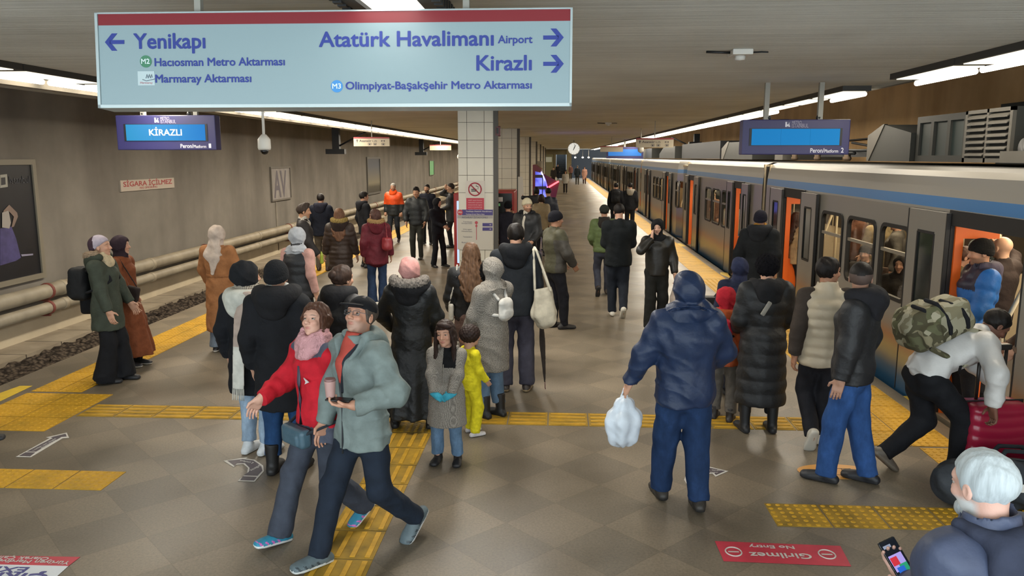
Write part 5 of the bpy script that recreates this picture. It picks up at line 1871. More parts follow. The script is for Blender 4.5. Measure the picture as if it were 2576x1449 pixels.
def kiosk():
    e = empty('drinks_kiosk', (-.9, 31, 0), 0, 'red kiosk with a curved blue-violet lit display case', 'kiosk')
    prof = [(0, 0), (.62, 0), (.62, .5), (.56, 1.1), (.40, 1.65), (.2, 2.05), (0, 2.15)]
    pr = lambda k, dz=0: [(x * k, z) for x, z in prof]
    mb = MB()
    mb.prism([(x, 2.2, z) for x, z in prof], (0, .12, 0))
    mb.prism([(-.05, 0, 0), (.62, 0, 0), (.62, 0, .5), (-.05, 0, .5)], (0, 2.2, 0))
    mb.box(-.1, 0, 0, 2.3, 0, 2.3)
    mb.prism([(0, 0, 2.05), (.2, 0, 2.0), (.24, 0, 2.12), (0, 0, 2.3)], (0, 2.3, 0))
    mb.build('cabinet', mat('kiosk_red', '#6e1420', .3), e)
    MB().prism([(x * .97, .02, z) for x, z in [(0, .5), (.62, .5), (.56, 1.1), (.40, 1.65), (.2, 2.05), (0, 2.08)]], (0, 2.15, 0)).build('lit_case', tex_mat('kiosk_glow', lambda nt, co, bs: (bs.inputs['Emission Strength'].__setattr__('default_value', 1.15), bs.inputs['Base Color'].__setattr__('default_value', (.05, .05, .2, 1)), nt.links.new(ramp(nt, node(nt, 'ShaderNodeTexVoronoi', {'Vector': co, 'Scale': 3.2}).outputs['Distance'], [(0, '#c4c8ff'), (.35, '#7f86f4'), (.7, '#4a4cc0')]), bs.inputs['Emission Color']), None)[-1], .2), e)
    for z in (.9, 1.35, 1.8):
        MB().box(.0, .45 if z < 1.5 else .28, -.03, .02, z, z + .12).build('shelf', mat('kiosk_shelf', '#3f3550', .4), e)
    MB().box(.27, .3, -.035, .02, .5, 1.9).build('mullion', M_dark, e)
    MB().prism([(.2, 2.3, 1.95), (.95, 2.3, 1.55), (.8, 2.3, .9), (.6, 2.3, .4)], (0, .1, 0)).build('side_wing', mat('kiosk_red_wing', '#7c1522', .35), e)
    MB().tube([(.5, 2.25, 1.35), (.92, 2.25, 1.6)], .035, n=8).build('neon_strip', mat('kiosk_neon', '#ff5a62', .5, emit=3), e)
kiosk()
# booths further along between pillars
for (y, lb) in ((56, 'grey service cabin between the far pillars'),):
    e = empty('service_cabin', (-1.7, y, 0), 0, lb, 'cabin')
    MB().box(-.5, .5, 0, 3, 0, 2.3).build('shell', M_conc, e)
    MB().box(-.4, .4, -.03, .02, 1.0, 1.9).build('window', mat('cabin_window', '#b9ab7a', .4, emit=.4), e)
# far end lit room and small lamps
e = empty('ticket_office', (-1.6, 97, 0), 0, 'cream lit office front at the far end of the platform', 'office')
MB().box(-.7, .95, 0, .3, .0, 2.9).build('front', mat('office_cream', '#8c8258', .6, emit=.12), e)
MB().box(-.55, .8, -.05, .0, 2.0, 2.6).build('window', mat('office_pane', '#b0ac92', .4, emit=.35), e)
for (x, lb) in ((2.0, 'leftmost of the three round white lamps over the tunnel mouth'), (2.9, 'middle one of the three round white lamps over the tunnel mouth'), (3.6, 'rightmost of the three round white lamps over the tunnel mouth')):
    e = empty('tunnel_lamp', (x, 96, 2.55), 0, lb, 'light')
    MB().lathe([(.0, -.1), (.1, -.07), (.13, 0), (.1, .07), (0, .1)], (0, 0, 0), 0, 12).build('globe', mat('lamp_globe', (1, .93, .8), .5, emit=3), e)
    MB().box(-.02, .02, -.02, .02, .1, 1.0).build('stem', M_pole, e)

# ---- floor stickers
def sticker(name, label, cat='floor sticker'):
    return empty(name, (0, 0, .002), 0, label, cat)
def flat(pts, m, parent, name, z=.0, th=.0015):
    mb = MB()
    mb.prism([(p[0], p[1], z) for p in pts], (0, 0, th))
    return mb.build(name, m, parent)
SW = mat('sticker_white', '#b9b6b0', .5, 0, .08, 20)
SD = mat('sticker_dark', '#453d44', .55, 0, .1, 20)
SR = mat('sticker_red', '#b02c3e', .5, 0, .1, 12)
def floor_text(s, x0, x1, yb, cap, m, parent, ang, z=.004, bold=.015):
    """text lying on the floor; x0..yb in the sticker's own frame"""
    return fit_text(s, x0, x1, yb, cap, m, parent, y=0, rot=(0, 0, 0), bold=bold), z
def floor_label(s, c, w, cap, ang, m, parent, z=.0035, bold=.015):
    o = fit_text(s, 0, w, 0, cap, m, parent, rot=(0, 0, 0), bold=bold)
    a = math.radians(ang)
    o.location = (c[0] - math.cos(a) * w / 2 + math.sin(a) * cap / 2, c[1] - math.sin(a) * w / 2 - math.cos(a) * cap / 2, z)
    o.rotation_euler = (0, 0, a)
    return o
# red no entry sticker, read from the other side
e = sticker('no_entry_sticker', 'red floor sticker reading Girilmez No Entry, upside down to the viewer')
flat([(1.10, 4.84), (1.905, 4.82), (1.93, 5.09), (1.095, 5.11)], SR, e, 'panel')
floor_label('Girilmez', (1.49, 4.93), .40, .065, 180, SW, e)
floor_label('No Entry', (1.46, 5.045), .30, .040, 180, SW, e)
for x in (1.19, 1.80):
    rr = MB()
    rr.tube([(x + .052 * math.cos(t), 4.965 + .06 * math.sin(t), .003) for t in [2 * PI * i / 28 for i in range(29)]], .005, n=5)
    rr.box(x - .035, x + .035, 4.958, 4.972, .0025, .0035)
    rr.build('no_entry_symbol', SW, e)
# escalator exit sticker at the lower left
e = sticker('exit_sticker', 'white floor sticker with red heading about the escalator, in the near corner')
flat([tuple(gz(202, 1402)[:2]), tuple(gz(172, 1425)[:2]), tuple(gz(-140, 1418)[:2]), tuple(gz(-130, 1397)[:2])], SR, e, 'heading')
flat([tuple(gz(172, 1425)[:2]), tuple(gz(100, 1490)[:2]), tuple(gz(-240, 1480)[:2]), tuple(gz(-140, 1418)[:2])], mat('sticker_bright', '#c9cdd2', .5), e, 'panel')
floor_label('Yürüyen Merdiven', tuple(gz(78, 1415)[:2]), .52, .04, 180, SW, e, bold=.01)
floor_label('Olarak Çalışmaz', tuple(gz(30, 1405)[:2]), .5, .035, 180, SW, e, bold=.01)
PN = mat('sticker_navy', '#3a3a78', .5)
floor_label('EXIT', tuple(gz(10, 1434)[:2]), .30, .065, 180, PN, e)
floor_label('Çıkış', tuple(gz(30, 1455)[:2]), .45, .11, 180, PN, e)
# straight arrow sticker
def arrow_sticker(label, outline, inner, lines=()):
    e = sticker('arrow_sticker', label)
    flat(outline, SW, e, 'border')
    for pts in inner:
        flat(pts, SD, e, 'panel', .0012)
    for (s, px, w, cap, ang) in lines:
        floor_label(s, tuple(gz(*px)[:2]), w, cap, ang, SW, e, bold=0)
    return e
g2 = lambda *pts: [tuple(gz(x, y)[:2]) for x, y in pts]
arrow_sticker('dark straight arrow sticker with white border near the left edge', g2((40, 1150), (78, 1151), (158, 1103), (174, 1102), (168, 1089), (116, 1101), (125, 1103)),
              [g2((48, 1148), (76, 1149), (89, 1139), (64, 1139)), g2((68, 1137), (91, 1137), (155, 1100), (168, 1099), (165, 1092), (128, 1101), (133, 1103))],
              [('Lütfen sarı çizgiyi', (112, 1119), .30, .018, 88), ('geçmeyiniz', (122, 1118), .22, .016, 88)])
def curve(c, r0, r1, a0, a1, n=10):
    P = [(c[0] + r1 * math.cos(math.radians(a0 + (a1 - a0) * i / n)), c[1] + r1 * math.sin(math.radians(a0 + (a1 - a0) * i / n))) for i in range(n + 1)]
    return P + [(c[0] + r0 * math.cos(math.radians(a1 - (a1 - a0) * i / n)), c[1] + r0 * math.sin(math.radians(a1 - (a1 - a0) * i / n))) for i in range(n + 1)]
arrow_sticker('curved dark arrow sticker turning left beside the white trainers', g2((598, 1211), (641, 1212), (664, 1186), (662, 1172), (640, 1157), (618, 1154), (623, 1151), (562, 1160), (588, 1176), (594, 1170), (612, 1168), (624, 1178), (622, 1190)),
              [g2((604, 1209), (639, 1210), (646, 1201), (611, 1199)), g2((613, 1197), (648, 1198), (660, 1185), (657, 1172), (638, 1160), (610, 1156), (572, 1160), (590, 1173), (596, 1167), (616, 1166), (628, 1178), (626, 1188))],
              [('Lütfen', (620, 1163), .14, .03, 160), ('gidiniz', (645, 1178), .14, .03, 250)])
arrow_sticker('curved dark arrow sticker turning right behind the blue hooded figure', g2((1778, 1235), (1737, 1234), (1721, 1208), (1725, 1196), (1745, 1178), (1772, 1176), (1772, 1172), (1832, 1186), (1800, 1200), (1792, 1192), (1768, 1194), (1755, 1200), (1762, 1215)),
              [g2((1772, 1233), (1742, 1232), (1734, 1222), (1762, 1222)), g2((1733, 1220), (1761, 1219), (1752, 1203), (1766, 1191), (1796, 1190), (1801, 1196), (1824, 1186), (1776, 1176), (1745, 1181), (1729, 1197), (1726, 1206))],
              [('Lütfen Gidiniz', (1790, 1184), .22, .022, 0), ('This way', (1782, 1189), .16, .018, 0)])
e = sticker('round_sticker', 'orange round floor sticker under the black-jacketed man in jeans')
c = gz(2107, 1187)
n = 28
flat([(c[0] + .33 * math.cos(2 * PI * i / n), c[1] + .16 * math.sin(2 * PI * i / n)) for i in range(n)], mat('sticker_orange', '#c08a42', .5), e, 'disc')
ln = MB()
ln.box(c[0] - .13, c[0] + .13, c[1] - .075, c[1] - .066, .0015, .0025).box(c[0] - .13, c[0] + .13, c[1] + .062, c[1] + .071, .0015, .0025)
for x in (-.13, -.05, .05, .12):
    ln.box(c[0] + x - .005, c[0] + x + .005, c[1] - .075, c[1] + .07, .0015, .0025)
ln.tube([(c[0] + .09 + .04 * math.cos(t), c[1] - .05 + .03 * math.sin(t), .002) for t in [2 * PI * i / 16 for i in range(17)]], .005, n=5)
ln.build('bicycle_outline', mat('sticker_brown', '#5a3f22', .6), e)
# small yellow edge stickers
for (pts, lb) in ((g2((-10, 1015), (82, 971), (50, 971), (-30, 1000)), 'yellow warning sticker on the left platform edge, cut by the picture border'),
                  (g2((522, 769), (546, 758), (536, 758), (516, 768)), 'small yellow sticker on the left edge beside the camel coat'),
                  (g2((1700, 620), (1727, 620), (1712, 612), (1697, 613)), 'small yellow sticker on the edge by the open train door'),
                  (g2((1812, 690), (1838, 700), (1830, 686), (1812, 685)), 'small yellow sticker on the edge near the navy headscarf'),
                  (g2((2272, 997), (2330, 1037), (2318, 1010), (2298, 996)), 'orange-yellow edge sticker behind the bending man')):
    o = flat(pts, mat('sticker_yellow', '#c5a62e', .5, 0, .1, 10), None, 'edge_sticker', .001)
    tag(o, lb, 'floor sticker')
def at(pos, face, H, px, py, Y, hs=1.0):
    """photo pixel at world depth Y, in the frame of a person standing at pos"""
    w = gy(px, py, Y)
    a = math.radians(face)
    s = H / (1.75 + .115 * 1.2 * (hs - 1))
    d = w - np.array([pos[0], pos[1], pos[2] if len(pos) > 2 else 0])
    return np.array([d[0] * math.cos(a) + d[1] * math.sin(a), -d[0] * math.sin(a) + d[1] * math.cos(a), d[2]]) / s

PEOPLE = {}

# --- man in the grey jacket with cap, walking towards the camera
def p_grey_man():
    pos, fc, H = (-1.26, 4.85), 142, 1.76
    r, b = person(pos, fc, H, 'man in grey-green jacket, black cap and glasses striding with a phone', lean=2, hip=(0, .0, -.055),
                  rf=(.07, .33, 0, -4, -4), lf=(-.09, -.42, .015, 6, 38), head=(16, 24, 0), twist=-2,
                  rh=(.30, .10, .80), lh=at(pos, fc, H, 893, 1020, 4.50), lpole=(-.75, -.6, -.35), lhand=dict(f=(.85, .5, .02), n=(0, .0, 1), curl=.6), rhand=dict(curl=.5))
    body_obj(r, b, '#b98a72', .011, .0036, stubble=.45, stub_col='#8a7f78', brow='#3a302a', jaw=1.1)
    eyes(r, b, look=(14, 12))
    hair(r, b, '#4a423c', h=.006)
    cap(r, b, '#121418', .006)
    glasses(r, b, '#5a5c60')
    trousers(r, b, '#1a2330', .011, (.1, .08, .068), low=.06)
    j = jacket(r, b, '#6f7b79', .0085, hem=.76, rx=.205, ry=.155, chest=(.215, .16), collar=.055, slr=(.088, .078, .062), wr=.008, cr=.088, flare=1.03)
    n = b.neck
    P = [loft([(b.chest + b.R @ V(0, .085, -.10), .02, .088), (b.chest + b.R @ V(0, .08, .05), .058, .092), (n + b.R @ V(0, .035, -.03), .088, .085), (n + b.R @ V(0, .012, .055), .07, .075)], b.R[:, 0], .02, cap0=False, cap1=True)]
    sdf_obj('fleece', P, cloth('#a2443a'), r, .008, wr=.003)
    Q = [loft([(b.chest + b.R @ V(0, .082, -.12), .034, .084), (b.chest + b.R @ V(0, .07, .05), .088, .092), (n + b.R @ V(0, .02, -.03), .108, .086), (n + b.R @ V(0, -.004, .045), .092, .074)], b.R[:, 0], .02, cap0=False, cap1=True)]
    sdf_obj('dark_lining', Q, cloth('#23272e'), r, .008, wr=.003)
    for s in (-1, 1):
        sdf_obj('collar_flap', [loft([(n + b.R @ V(.055 * s, .13, -.12), .022, .016), (n + b.R @ V(.105 * s, .06, -.01), .05, .02), (n + b.R @ V(.11 * s, -.02, .03), .05, .022)], b.R[:, 1], .015, cap0=False)], cloth('#6f7b79'), r, .008, wr=.004)
    pk = b.pel + V(.13, .13, .0)
    hood_down(r, b, '#6f7b79', .009, r=.05, spread=.105)
    mb = MB()
    f = b.chest + b.R @ V(0, .166, -.08)
    mb.tube([b.chest + b.R @ V(0, .16, -.06), b.waist + b.R @ V(0, .148, .02), b.pel + V(0, .158, -.02), b.pel + V(0, .162, -.17)], .006, n=6)
    mb.build('zip', mat('zip_dark', '#2b2e33', .5), r)
    shoes(r, b, col='#56646a', sole='#c8ccca', h=.008, accent='#2f3a40', bulk=1.1)
    return b
PEOPLE['grey'] = p_grey_man()

def p_red_woman():
    pos, fc, H = (-1.62, 5.10), 140, 1.66
    r, b = person(pos, fc, H, 'woman in red and grey jacket with pink knitted scarf, one arm held out', lean=2, hip=(0, 0, -.05),
                  rf=(.07, .34, 0, 0, -8), lf=(-.07, -.36, .01, 4, 30), head=(22, 20, 4), twist=0,
                  lh=(-.16, -.14, .98), lpole=(-1, -.6, 0), rh=at(pos, fc, H, 655, 1002, 5.0), rpole=(.5, -.6, -.5), rhand=dict(f=(.55, .2, -.75), n=(-.5, .3, -.5), curl=.55))
    body_obj(r, b, '#c59a86', .011, .0036, lips='#a45a58', makeup=.25, jaw=.95)
    eyes(r, b, look=(8, 14))
    hair(r, b, '#4a2f22', 'bob', .006, 1.09, front=.078, wr=.006)
    trousers(r, b, '#3a3f4a', .011, (.1, .082, .075), flare=.012, low=.05)
    def zf(c):
        z = np.zeros(len(c), int)
        z[(c[:, 2] > 1.335 + .25 * np.abs(c[:, 0])) & (np.abs(c[:, 0]) < .2)] = 1
        z[c[:, 2] < .86] = 1
        return z
    jacket(r, b, h=.0085, hem=.80, mats=[cloth('#b31c2a'), cloth('#4a4e5c')], zone_fn=zf, rx=.2, ry=.15, chest=(.205, .15), slr=(.085, .078, .06), wr=.009, collar=.0)
    neck_scarf(r, b, '#bf8f92', .007, .048, big=1.12)
    mb = MB()
    mb.tube([b.chest + b.R @ V(0, .142, .04), b.chest + b.R @ V(0, .156, -.08), b.waist + b.R @ V(0, .15, .02), b.pel + V(0, .155, -.03)], .012, n=6)
    mb.build('zip', mat('zip_purple', '#3c3848', .5), r)
    c = b.chest + b.R @ V(-.105, .152, -.05)
    lg = MB()
    t = b.R
    lg.prism([c + t @ V(.035, 0, .02), c + t @ V(-.03, 0, .0), c + t @ V(.025, 0, -.025), c + t @ V(.012, 0, -.004)], t @ V(0, .006, 0))
    lg.build('chest_emblem', mat('emblem_white', '#d0cccc', .5), r)
    shoes(r, b, col='#2c7f9c', sole='#d4d6d4', h=.008, accent='#c060a8', bulk=1.0)
    return b
PEOPLE['red'] = p_red_woman()
# ---------------------------------------------------------------- the crowd
def hd(px, py, H):
    """floor position of somebody of height H whose crown is seen at a photo pixel"""
    p = gz(px, py, H)
    return float(p[0]), float(p[1])

class Lod:
    def __init__(s, Y):
        d = math.hypot(Y, 1)
        s.h = min(max(.0085, .00145 * d), .04)
        s.b = s.h * 1.25
        s.f = max(.0042, .00062 * d)
        s.face = d < 30
        s.hands = d < 22
        s.hh = max(.007, s.h * .75)

def base(pos, face, H, label, skin='#b98e76', jaw=1.0, stubble=0.0, lips='#96584f', group=None, nohands=False, **pose):
    r, b = person(pos, face, H, label, group, **pose)
    L = Lod(pos[1])
    body_obj(r, b, skin, L.b, L.f, face=L.face, stubble=stubble, stub_col='#3a302b', jaw=jaw, lips=lips, hands=L.hands)
    b.L = L
    return r, b, L

def like(name, b, prims, mats, label, cat, h, group=None, parts=(), **kw):
    """a thing carried by somebody: same frame as the person, but top-level; parts = (name, prims, material)"""
    o = sdf_obj(name, prims, mats, None, h, **kw)
    if parts:
        e = empty(name, b.root.location, b.root.rotation_euler.z, label, cat, group)
        e.scale = b.root.scale
        o.name = o.data.name = parts[0]
        o.parent = e
        for (n, P, m) in parts[1]:
            sdf_obj(n, P, m, e, h * .8)
        return e
    o.matrix_world = b.M
    return tag(o, label, cat, group)

def strap(pts, r):
    return [cone(pts[i], pts[i + 1], r, r, .004) for i in range(len(pts) - 1)]

def hood_tex(kind):
    if kind == 'houndstooth':
        def f(nt, co, bs):
            ck = node(nt, 'ShaderNodeTexChecker', {'Vector': node(nt, 'ShaderNodeMapping', {'Vector': co, 'Rotation': (.5, .3, .4)}).outputs[0], 'Scale': 150.0})
            n = node(nt, 'ShaderNodeTexNoise', {'Vector': co, 'Scale': 170.0, 'Detail': 2.0})
            c = ramp(nt, ck.outputs['Fac'], [(0, '#2b2826'), (1, '#aaa49a')])
            d = ramp(nt, n.outputs['Fac'], [(.35, '#2b2826'), (.6, '#a59f96')])
            m = node(nt, 'ShaderNodeMix', None, data_type='RGBA')
            m.inputs[0].default_value = .5
            nt.links.new(c, m.inputs[6])
            nt.links.new(d, m.inputs[7])
            return m.outputs[2]
        return tex_mat('houndstooth', f, .9, .1)
    if kind == 'camo':
        def f(nt, co, bs):
            n = node(nt, 'ShaderNodeTexNoise', {'Vector': co, 'Scale': 4.0, 'Detail': 2.0})
            v = node(nt, 'ShaderNodeTexVoronoi', {'Vector': node(nt, 'ShaderNodeMix', {6: co, 7: n.outputs['Color']}, data_type='RGBA').outputs[2], 'Scale': 15.0})
            v.inputs['Vector'].default_value
            nt.nodes
            return ramp(nt, node(nt, 'ShaderNodeSeparateColor', {'Color': v.outputs['Color']}).outputs[0], [(0, '#4a4634'), (.28, '#7b745c'), (.5, '#8f8a74'), (.72, '#5a5a42'), (.88, '#a09a84')], True)
        return tex_mat('camouflage', f, .85, .2)
    if kind == 'plaid':
        def f(nt, co, bs):
            w = node(nt, 'ShaderNodeTexWave', {'Vector': co, 'Scale': 22.0}, bands_direction='Z')
            w2 = node(nt, 'ShaderNodeTexWave', {'Vector': co, 'Scale': 22.0}, bands_direction='X')
            m = node(nt, 'ShaderNodeMath', {0: w.outputs['Fac'], 1: w2.outputs['Fac']}, operation='ADD')
            q = node(nt, 'ShaderNodeMath', {0: m.outputs[0], 1: .5}, operation='MULTIPLY')
            return ramp(nt, q.outputs[0], [(.15, '#4f4a44'), (.5, '#8f887c'), (.9, '#b0a99c')])
        return tex_mat('plaid', f, .95, .1)
DENIM = lambda c: tex_mat('denim_' + c, lambda nt, co, bs: ramp(nt, node(nt, 'ShaderNodeTexNoise', {'Vector': node(nt, 'ShaderNodeMapping', {'Vector': co, 'Scale': (1, 1, .5)}).outputs[0], 'Scale': 9.0, 'Detail': 7.0, 'Roughness': .7}).outputs['Fac'], [(.3, tuple(np.array(lin(c)[:3]) * .6) + (1,)), (.55, lin(c)), (.75, tuple(np.array(lin(c)[:3]) * 1.5) + (1,))]), .85, .15)
LEATHER = lambda c: mat('leather_' + c, c, .45, 0, .1, 12, .35, 22, spec=.5)
PUFF = lambda c: mat('puffer_' + c, c, .58, 0, .08, 10, .5, 28, spec=.45)
POCK = dict(lh=(-.235, .13, .93), rh=(.235, .13, .93), lpole=(-1, -.6, 0), rpole=(1, -.6, 0))

def backpack(b, col, label, h, w=.15, hgt=.22, d=.10, m=None, strap_col='#17181b', dz=-.02, dy=0.0, pocket=True, group=None):
    c = b.chest + b.R @ V(0, -.155 - d + dy, dz)
    R = b.R
    P = [rbox(c, (w, d, hgt), R, .07, .03), rbox(c + R @ V(0, -d * .8, -hgt * .35), (w * .8, d * .45, hgt * .42), R, .04, .02)]
    st = []
    for s in (-1, 1):
        st += strap([c + R @ V(s * w * .6, d, hgt * .8), b.sho[s] + R @ V(-.07 * s, -.03, .065), b.sho[s] + R @ V(-.075 * s, .075, .0), b.chest + R @ V(.12 * s, .125, -.05), b.chest + R @ V(.185 * s, .05, -.12), c + R @ V(s * w * .75, d * .8, -hgt * .5)], .018)
    zip_ = strap([c + R @ V(-w * .7, -d * 1.0, hgt * .1), c + R @ V(-w * .5, -d * 1.0, hgt * .55), c + R @ V(w * .5, -d * 1.0, hgt * .55), c + R @ V(w * .7, -d * 1.0, hgt * .1)], .008)
    return like('backpack', b, P, m or cloth(col, .7), label, 'backpack', h, group, ('pack', [('strap', st, cloth(strap_col)), ('zip', zip_ if w > .11 else st[:1], cloth('#0e0f11') if w > .11 else cloth(strap_col))]), wr=.004)

# ---------- left edge of the platform
def p_parka():
    pos, fc = (-5.20, 8.66), -82
    r, b, L = base(pos, fc, 1.69, 'woman in dark green parka with lilac turban and black backpack, near the left edge', head=(0, 6, 0), rh=(.27, .14, .86), lf=(-.09, .10, 0, -6), rf=(.1, -.05, 0, 8), lh=(-.25, .2, .88))
    b.root
    trousers(r, b, '#121317', L.h, (.1, .092, .1), flare=.035, low=.04)
    jacket(r, b, '#3b4138', L.h, hem=.66, rx=.2, ry=.165, slr=(.084, .07, .058), flare=1.08, chest=(.2, .155))
    hood_down(r, b, '#33382f', L.h, fur='#a58f78', r=.07)
    neck_scarf(r, b, '#b9a98c', L.hh, .035, name='collar_lining')
    zf = lambda c: np.where(((c - b.hc) @ b.Rh)[:, 1] < -.055, 1, 0)
    P = [ell(b.hp(0, -.03, .045), V(.094, .118, .098), b.Rh, 0), ell(b.hp(0, -.08, -.01), V(.08, .06, .07), b.Rh, .03), half(b.Rh @ V(0, .55, -.85), (b.hc @ (b.Rh @ V(0, .55, -.85))) + .005)]
    sdf_obj('turban', P, [cloth('#a39aa6'), cloth('#3a2a33')], r, L.hh, zone_fn=zf, wr=.003)
    shoes(r, b, col='#15161a', sole='#202024', h=L.h)
    backpack(b, '#141517', 'large black slouchy backpack on the woman in the green parka', L.h, .14, .2, .11, dz=-.10)
    c = b.pel + V(-.20, -.26, -.02)
    like('shoulder_bag', b, [rbox(c, (.05, .13, .13), None, .04)] , cloth('#111215'), 'black box-shaped bag hanging low behind the green parka', 'bag', L.h, None, ('pouch', [('strap', strap([c + V(0, -.1, .12), b.sho[-1] + V(0, -.06, .06), b.sho[-1] + V(.02, .06, .05), c + V(0, .11, .12)], .012), cloth('#111215'))]))
p_parka()

def p_rust():
    pos, fc = (-5.36, 9.34), -85
    r, b, L = base(pos, fc, 1.62, 'woman in long rust-brown dress and dark headscarf, beyond the green parka', rh=(.24, .2, .92), lf=(-.09, .06, 0, -4), rf=(.1, .0, 0, 8), head=(4, 4, 0))
    jacket(r, b, '#74401f', L.h, hem=.9, rx=.19, m=cloth('#6e3d24'))
    skirt(r, b, '#6e3d24', .17, 1.0, (.30, .31), (.195, .16), L.h)
    wrap(r, b, '#1d1720', L.hh, drape=.14, m=cloth('#2c2028'))
    trousers(r, b, '#141416', L.b)
    shoes(r, b, col='#1b1a1c', sole='#c9c2b4', h=L.h)
    c = b.waist + V(.22, .14, -.06)
    like('handbag', b, [rbox(c, (.045, .14, .12), rotm('x', -14), .03)], cloth('#2a2220'), 'dark brown handbag at the side of the rust-brown dress', 'bag', L.h, None, ('pouch', [('strap', strap([c + V(0, -.11, .11), b.sho[1] + V(-.03, -.05, .07), b.sho[1] + V(-.02, .06, .05), c + V(0, .12, .1)], .01), cloth('#2a2220'))]))
p_rust()

def p_camel():
    r, b, L = base((-4.5, 10.15), -8, 1.68, 'woman in belted camel coat and pale beige headscarf seen from behind', **POCK)
    trousers(r, b, '#6c7682', L.h, (.095, .085, .085), flare=.02, low=.07, m=DENIM('#6c7682'))
    jacket(r, b, '#94643f', L.h, hem=.30, rx=.2, ry=.165, flare=1.12, chest=(.205, .155), slr=(.085, .07, .06), folds=(7, .035, .7))
    MB().lathe([(.0, 0), (.0, .001)], (0, 0, 0)).v
    P = [loft([(b.waist + V(0, 0, -.02), .192, .152), (b.waist + V(0, 0, .025), .19, .15)], b.R[:, 0], 0, cap0=True, cap1=True)]
    sdf_obj('belt', P, cloth('#8a5c39'), r, L.h)
    wrap(r, b, '#b7a89c', L.hh, opening=(.062, .085, -.012), drape=.13, back=(.36, .95), m=cloth('#b3a498'))
    shoes(r, b, col='#1c1a1c', sole='#c5beb2', h=L.h, accent='#8d8a88')
p_camel()

# ---------- the pair in black coats behind the walking couple
def p_white_hood():
    r, b, L = base((-2.66, 6.52), -12, 1.69, 'person in black coat with white hood, black hair covering and light jeans', lf=(-.08, .02, 0, 0), rf=(.10, .02, 0, -14), head=(-40, 0, 0))
    trousers(r, b, '#8a9fb4', L.h, (.095, .078, .066), low=.12, m=DENIM('#8ea2b6'))
    jacket(r, b, '#121419', L.h, hem=.60, rx=.2, ry=.16, flare=1.08, chest=(.205, .15), slr=(.085, .07, .058))
    hood_down(r, b, '#b7b7ae', L.h, r=.078, spread=.15, dz=-.03)
    wrap(r, b, '#14161a', L.hh, drape=.05, size=1.04)
    neck_scarf(r, b, '#8f887c', L.hh, .04, hood_tex('plaid'), 1.15, 'neck_warmer')
    n = b.neck
    pts = [(n + V(.05, .05, .05), .035, .03), (n + V(.10, -.13, .03), .06, .018), (n + V(.06, -.20, -.16), .055, .015), (n + V(.045, -.215, -.42), .058, .014), (n + V(.03, -.235, -.80), .06, .013)]
    zf = lambda c: np.where(c[:, 2] < n[2] - .42, 1, 0)
    s = sdf_obj('long_scarf', [loft(pts, V(1, 0, 0), .01, cap0=False, cap1=True)], [cloth('#a8978c'), cloth('#c3c1b8')], r, .008, zone_fn=zf)
    fr = MB()
    for i in range(14):
        x = n[0] + .03 - .055 + i * .0085
        fr.tube([(x, n[1] - .235, n[2] - .795), (x + random.uniform(-.006, .006), n[1] - .245, n[2] - .90)], .0028, n=5)
    fr.build('fringe', cloth('#c3c1b8'), s)
    shoes(r, b, col='#c4c8cb', sole='#cfd2d2', h=L.h, bulk=1.05)
p_white_hood()

def p_black_pair():
    r, b, L = base((-2.24, 6.10), 2, 1.76, 'person in long black coat, black beanie, blue jeans and black boots', lf=(-.11, .02, 0, 2), rf=(.11, .05, 0, -6))
    trousers(r, b, '#20406a', L.h, (.098, .08, .072), low=.16, m=DENIM('#234066'))
    jacket(r, b, '#15171b', L.h, hem=.58, rx=.205, ry=.165, flare=1.1, chest=(.21, .155), slr=(.09, .074, .06))
    hood_down(r, b, '#16171a', L.h, r=.088, spread=.13)
    neck_scarf(r, b, '#b9bcb8', L.hh, .036, big=1.05, name='white_collar')
    hair(r, b, '#1a1412', h=L.hh)
    beanie(r, b, '#15171a', L.hh, tall=1.02, low=.0)
    shoes(r, b, col='#131416', sole='#1c1c1e', h=L.h, shaft=.16, kind='boot', bulk=1.12)
p_black_pair()

def p_vest_pink():
    r, b, L = base(hd(748, 577, 1.68), -18, 1.68, 'person with pale grey hood up, black padded vest and pink sleeves')
    trousers(r, b, '#17181c', L.h)
    jacket(r, b, '#b88f86', L.h, hem=.98, name='sweater', slr=(.074, .064, .05), m=cloth('#b98f85'), chest=(.175, .12), rx=.15, ry=.11, waist=.82, collar=0)
    jacket(r, b, '#1f2126', L.h, hem=.82, sleeves=False, rx=.21, ry=.165, chest=(.22, .17), waist=1.1, quilt=(.11, .009), collar=.09, name='vest', m=PUFF('#1e2024'), cr=.088)
    wrap(r, b, '#a3a6ab', L.hh, drape=.05, m=cloth('#a3a6ab'), name='hood')
    shoes(r, b, h=L.h)
p_vest_pink()

def p_bomber():
    r, b, L = base(hd(763, 516, 1.80), -72, 1.80, 'young man in dark bomber jacket with quiffed hair, in profile by the pipes', '#c09272', rh=(.24, .2, .95), stubble=.2)
    hair(r, b, '#3a2f28', 'quiff', L.hh, front=.062)
    trousers(r, b, '#1d1f24', L.h)
    jacket(r, b, '#2a2827', L.h, hem=.86, rx=.19, collar=.05, slr=(.088, .075, .06), m=cloth('#2d2a2a', .6))
    neck_scarf(r, b, '#b7b0a4', L.hh, .02, name='white_collar')
    shoes(r, b, h=L.h)
    w = b.wr[1] + b.hand[1][1] * .09
    like('bottle', b, [cone(w + V(0, 0, -.05), w + V(0, 0, .07), .03, .03), cone(w + V(0, 0, .07), w + V(0, 0, .12), .014, .014, .02)], mat('bottle_green', '#9aa83a', .3), 'small green bottle in the hand of the bomber jacket man', 'bottle', .01)
p_bomber()

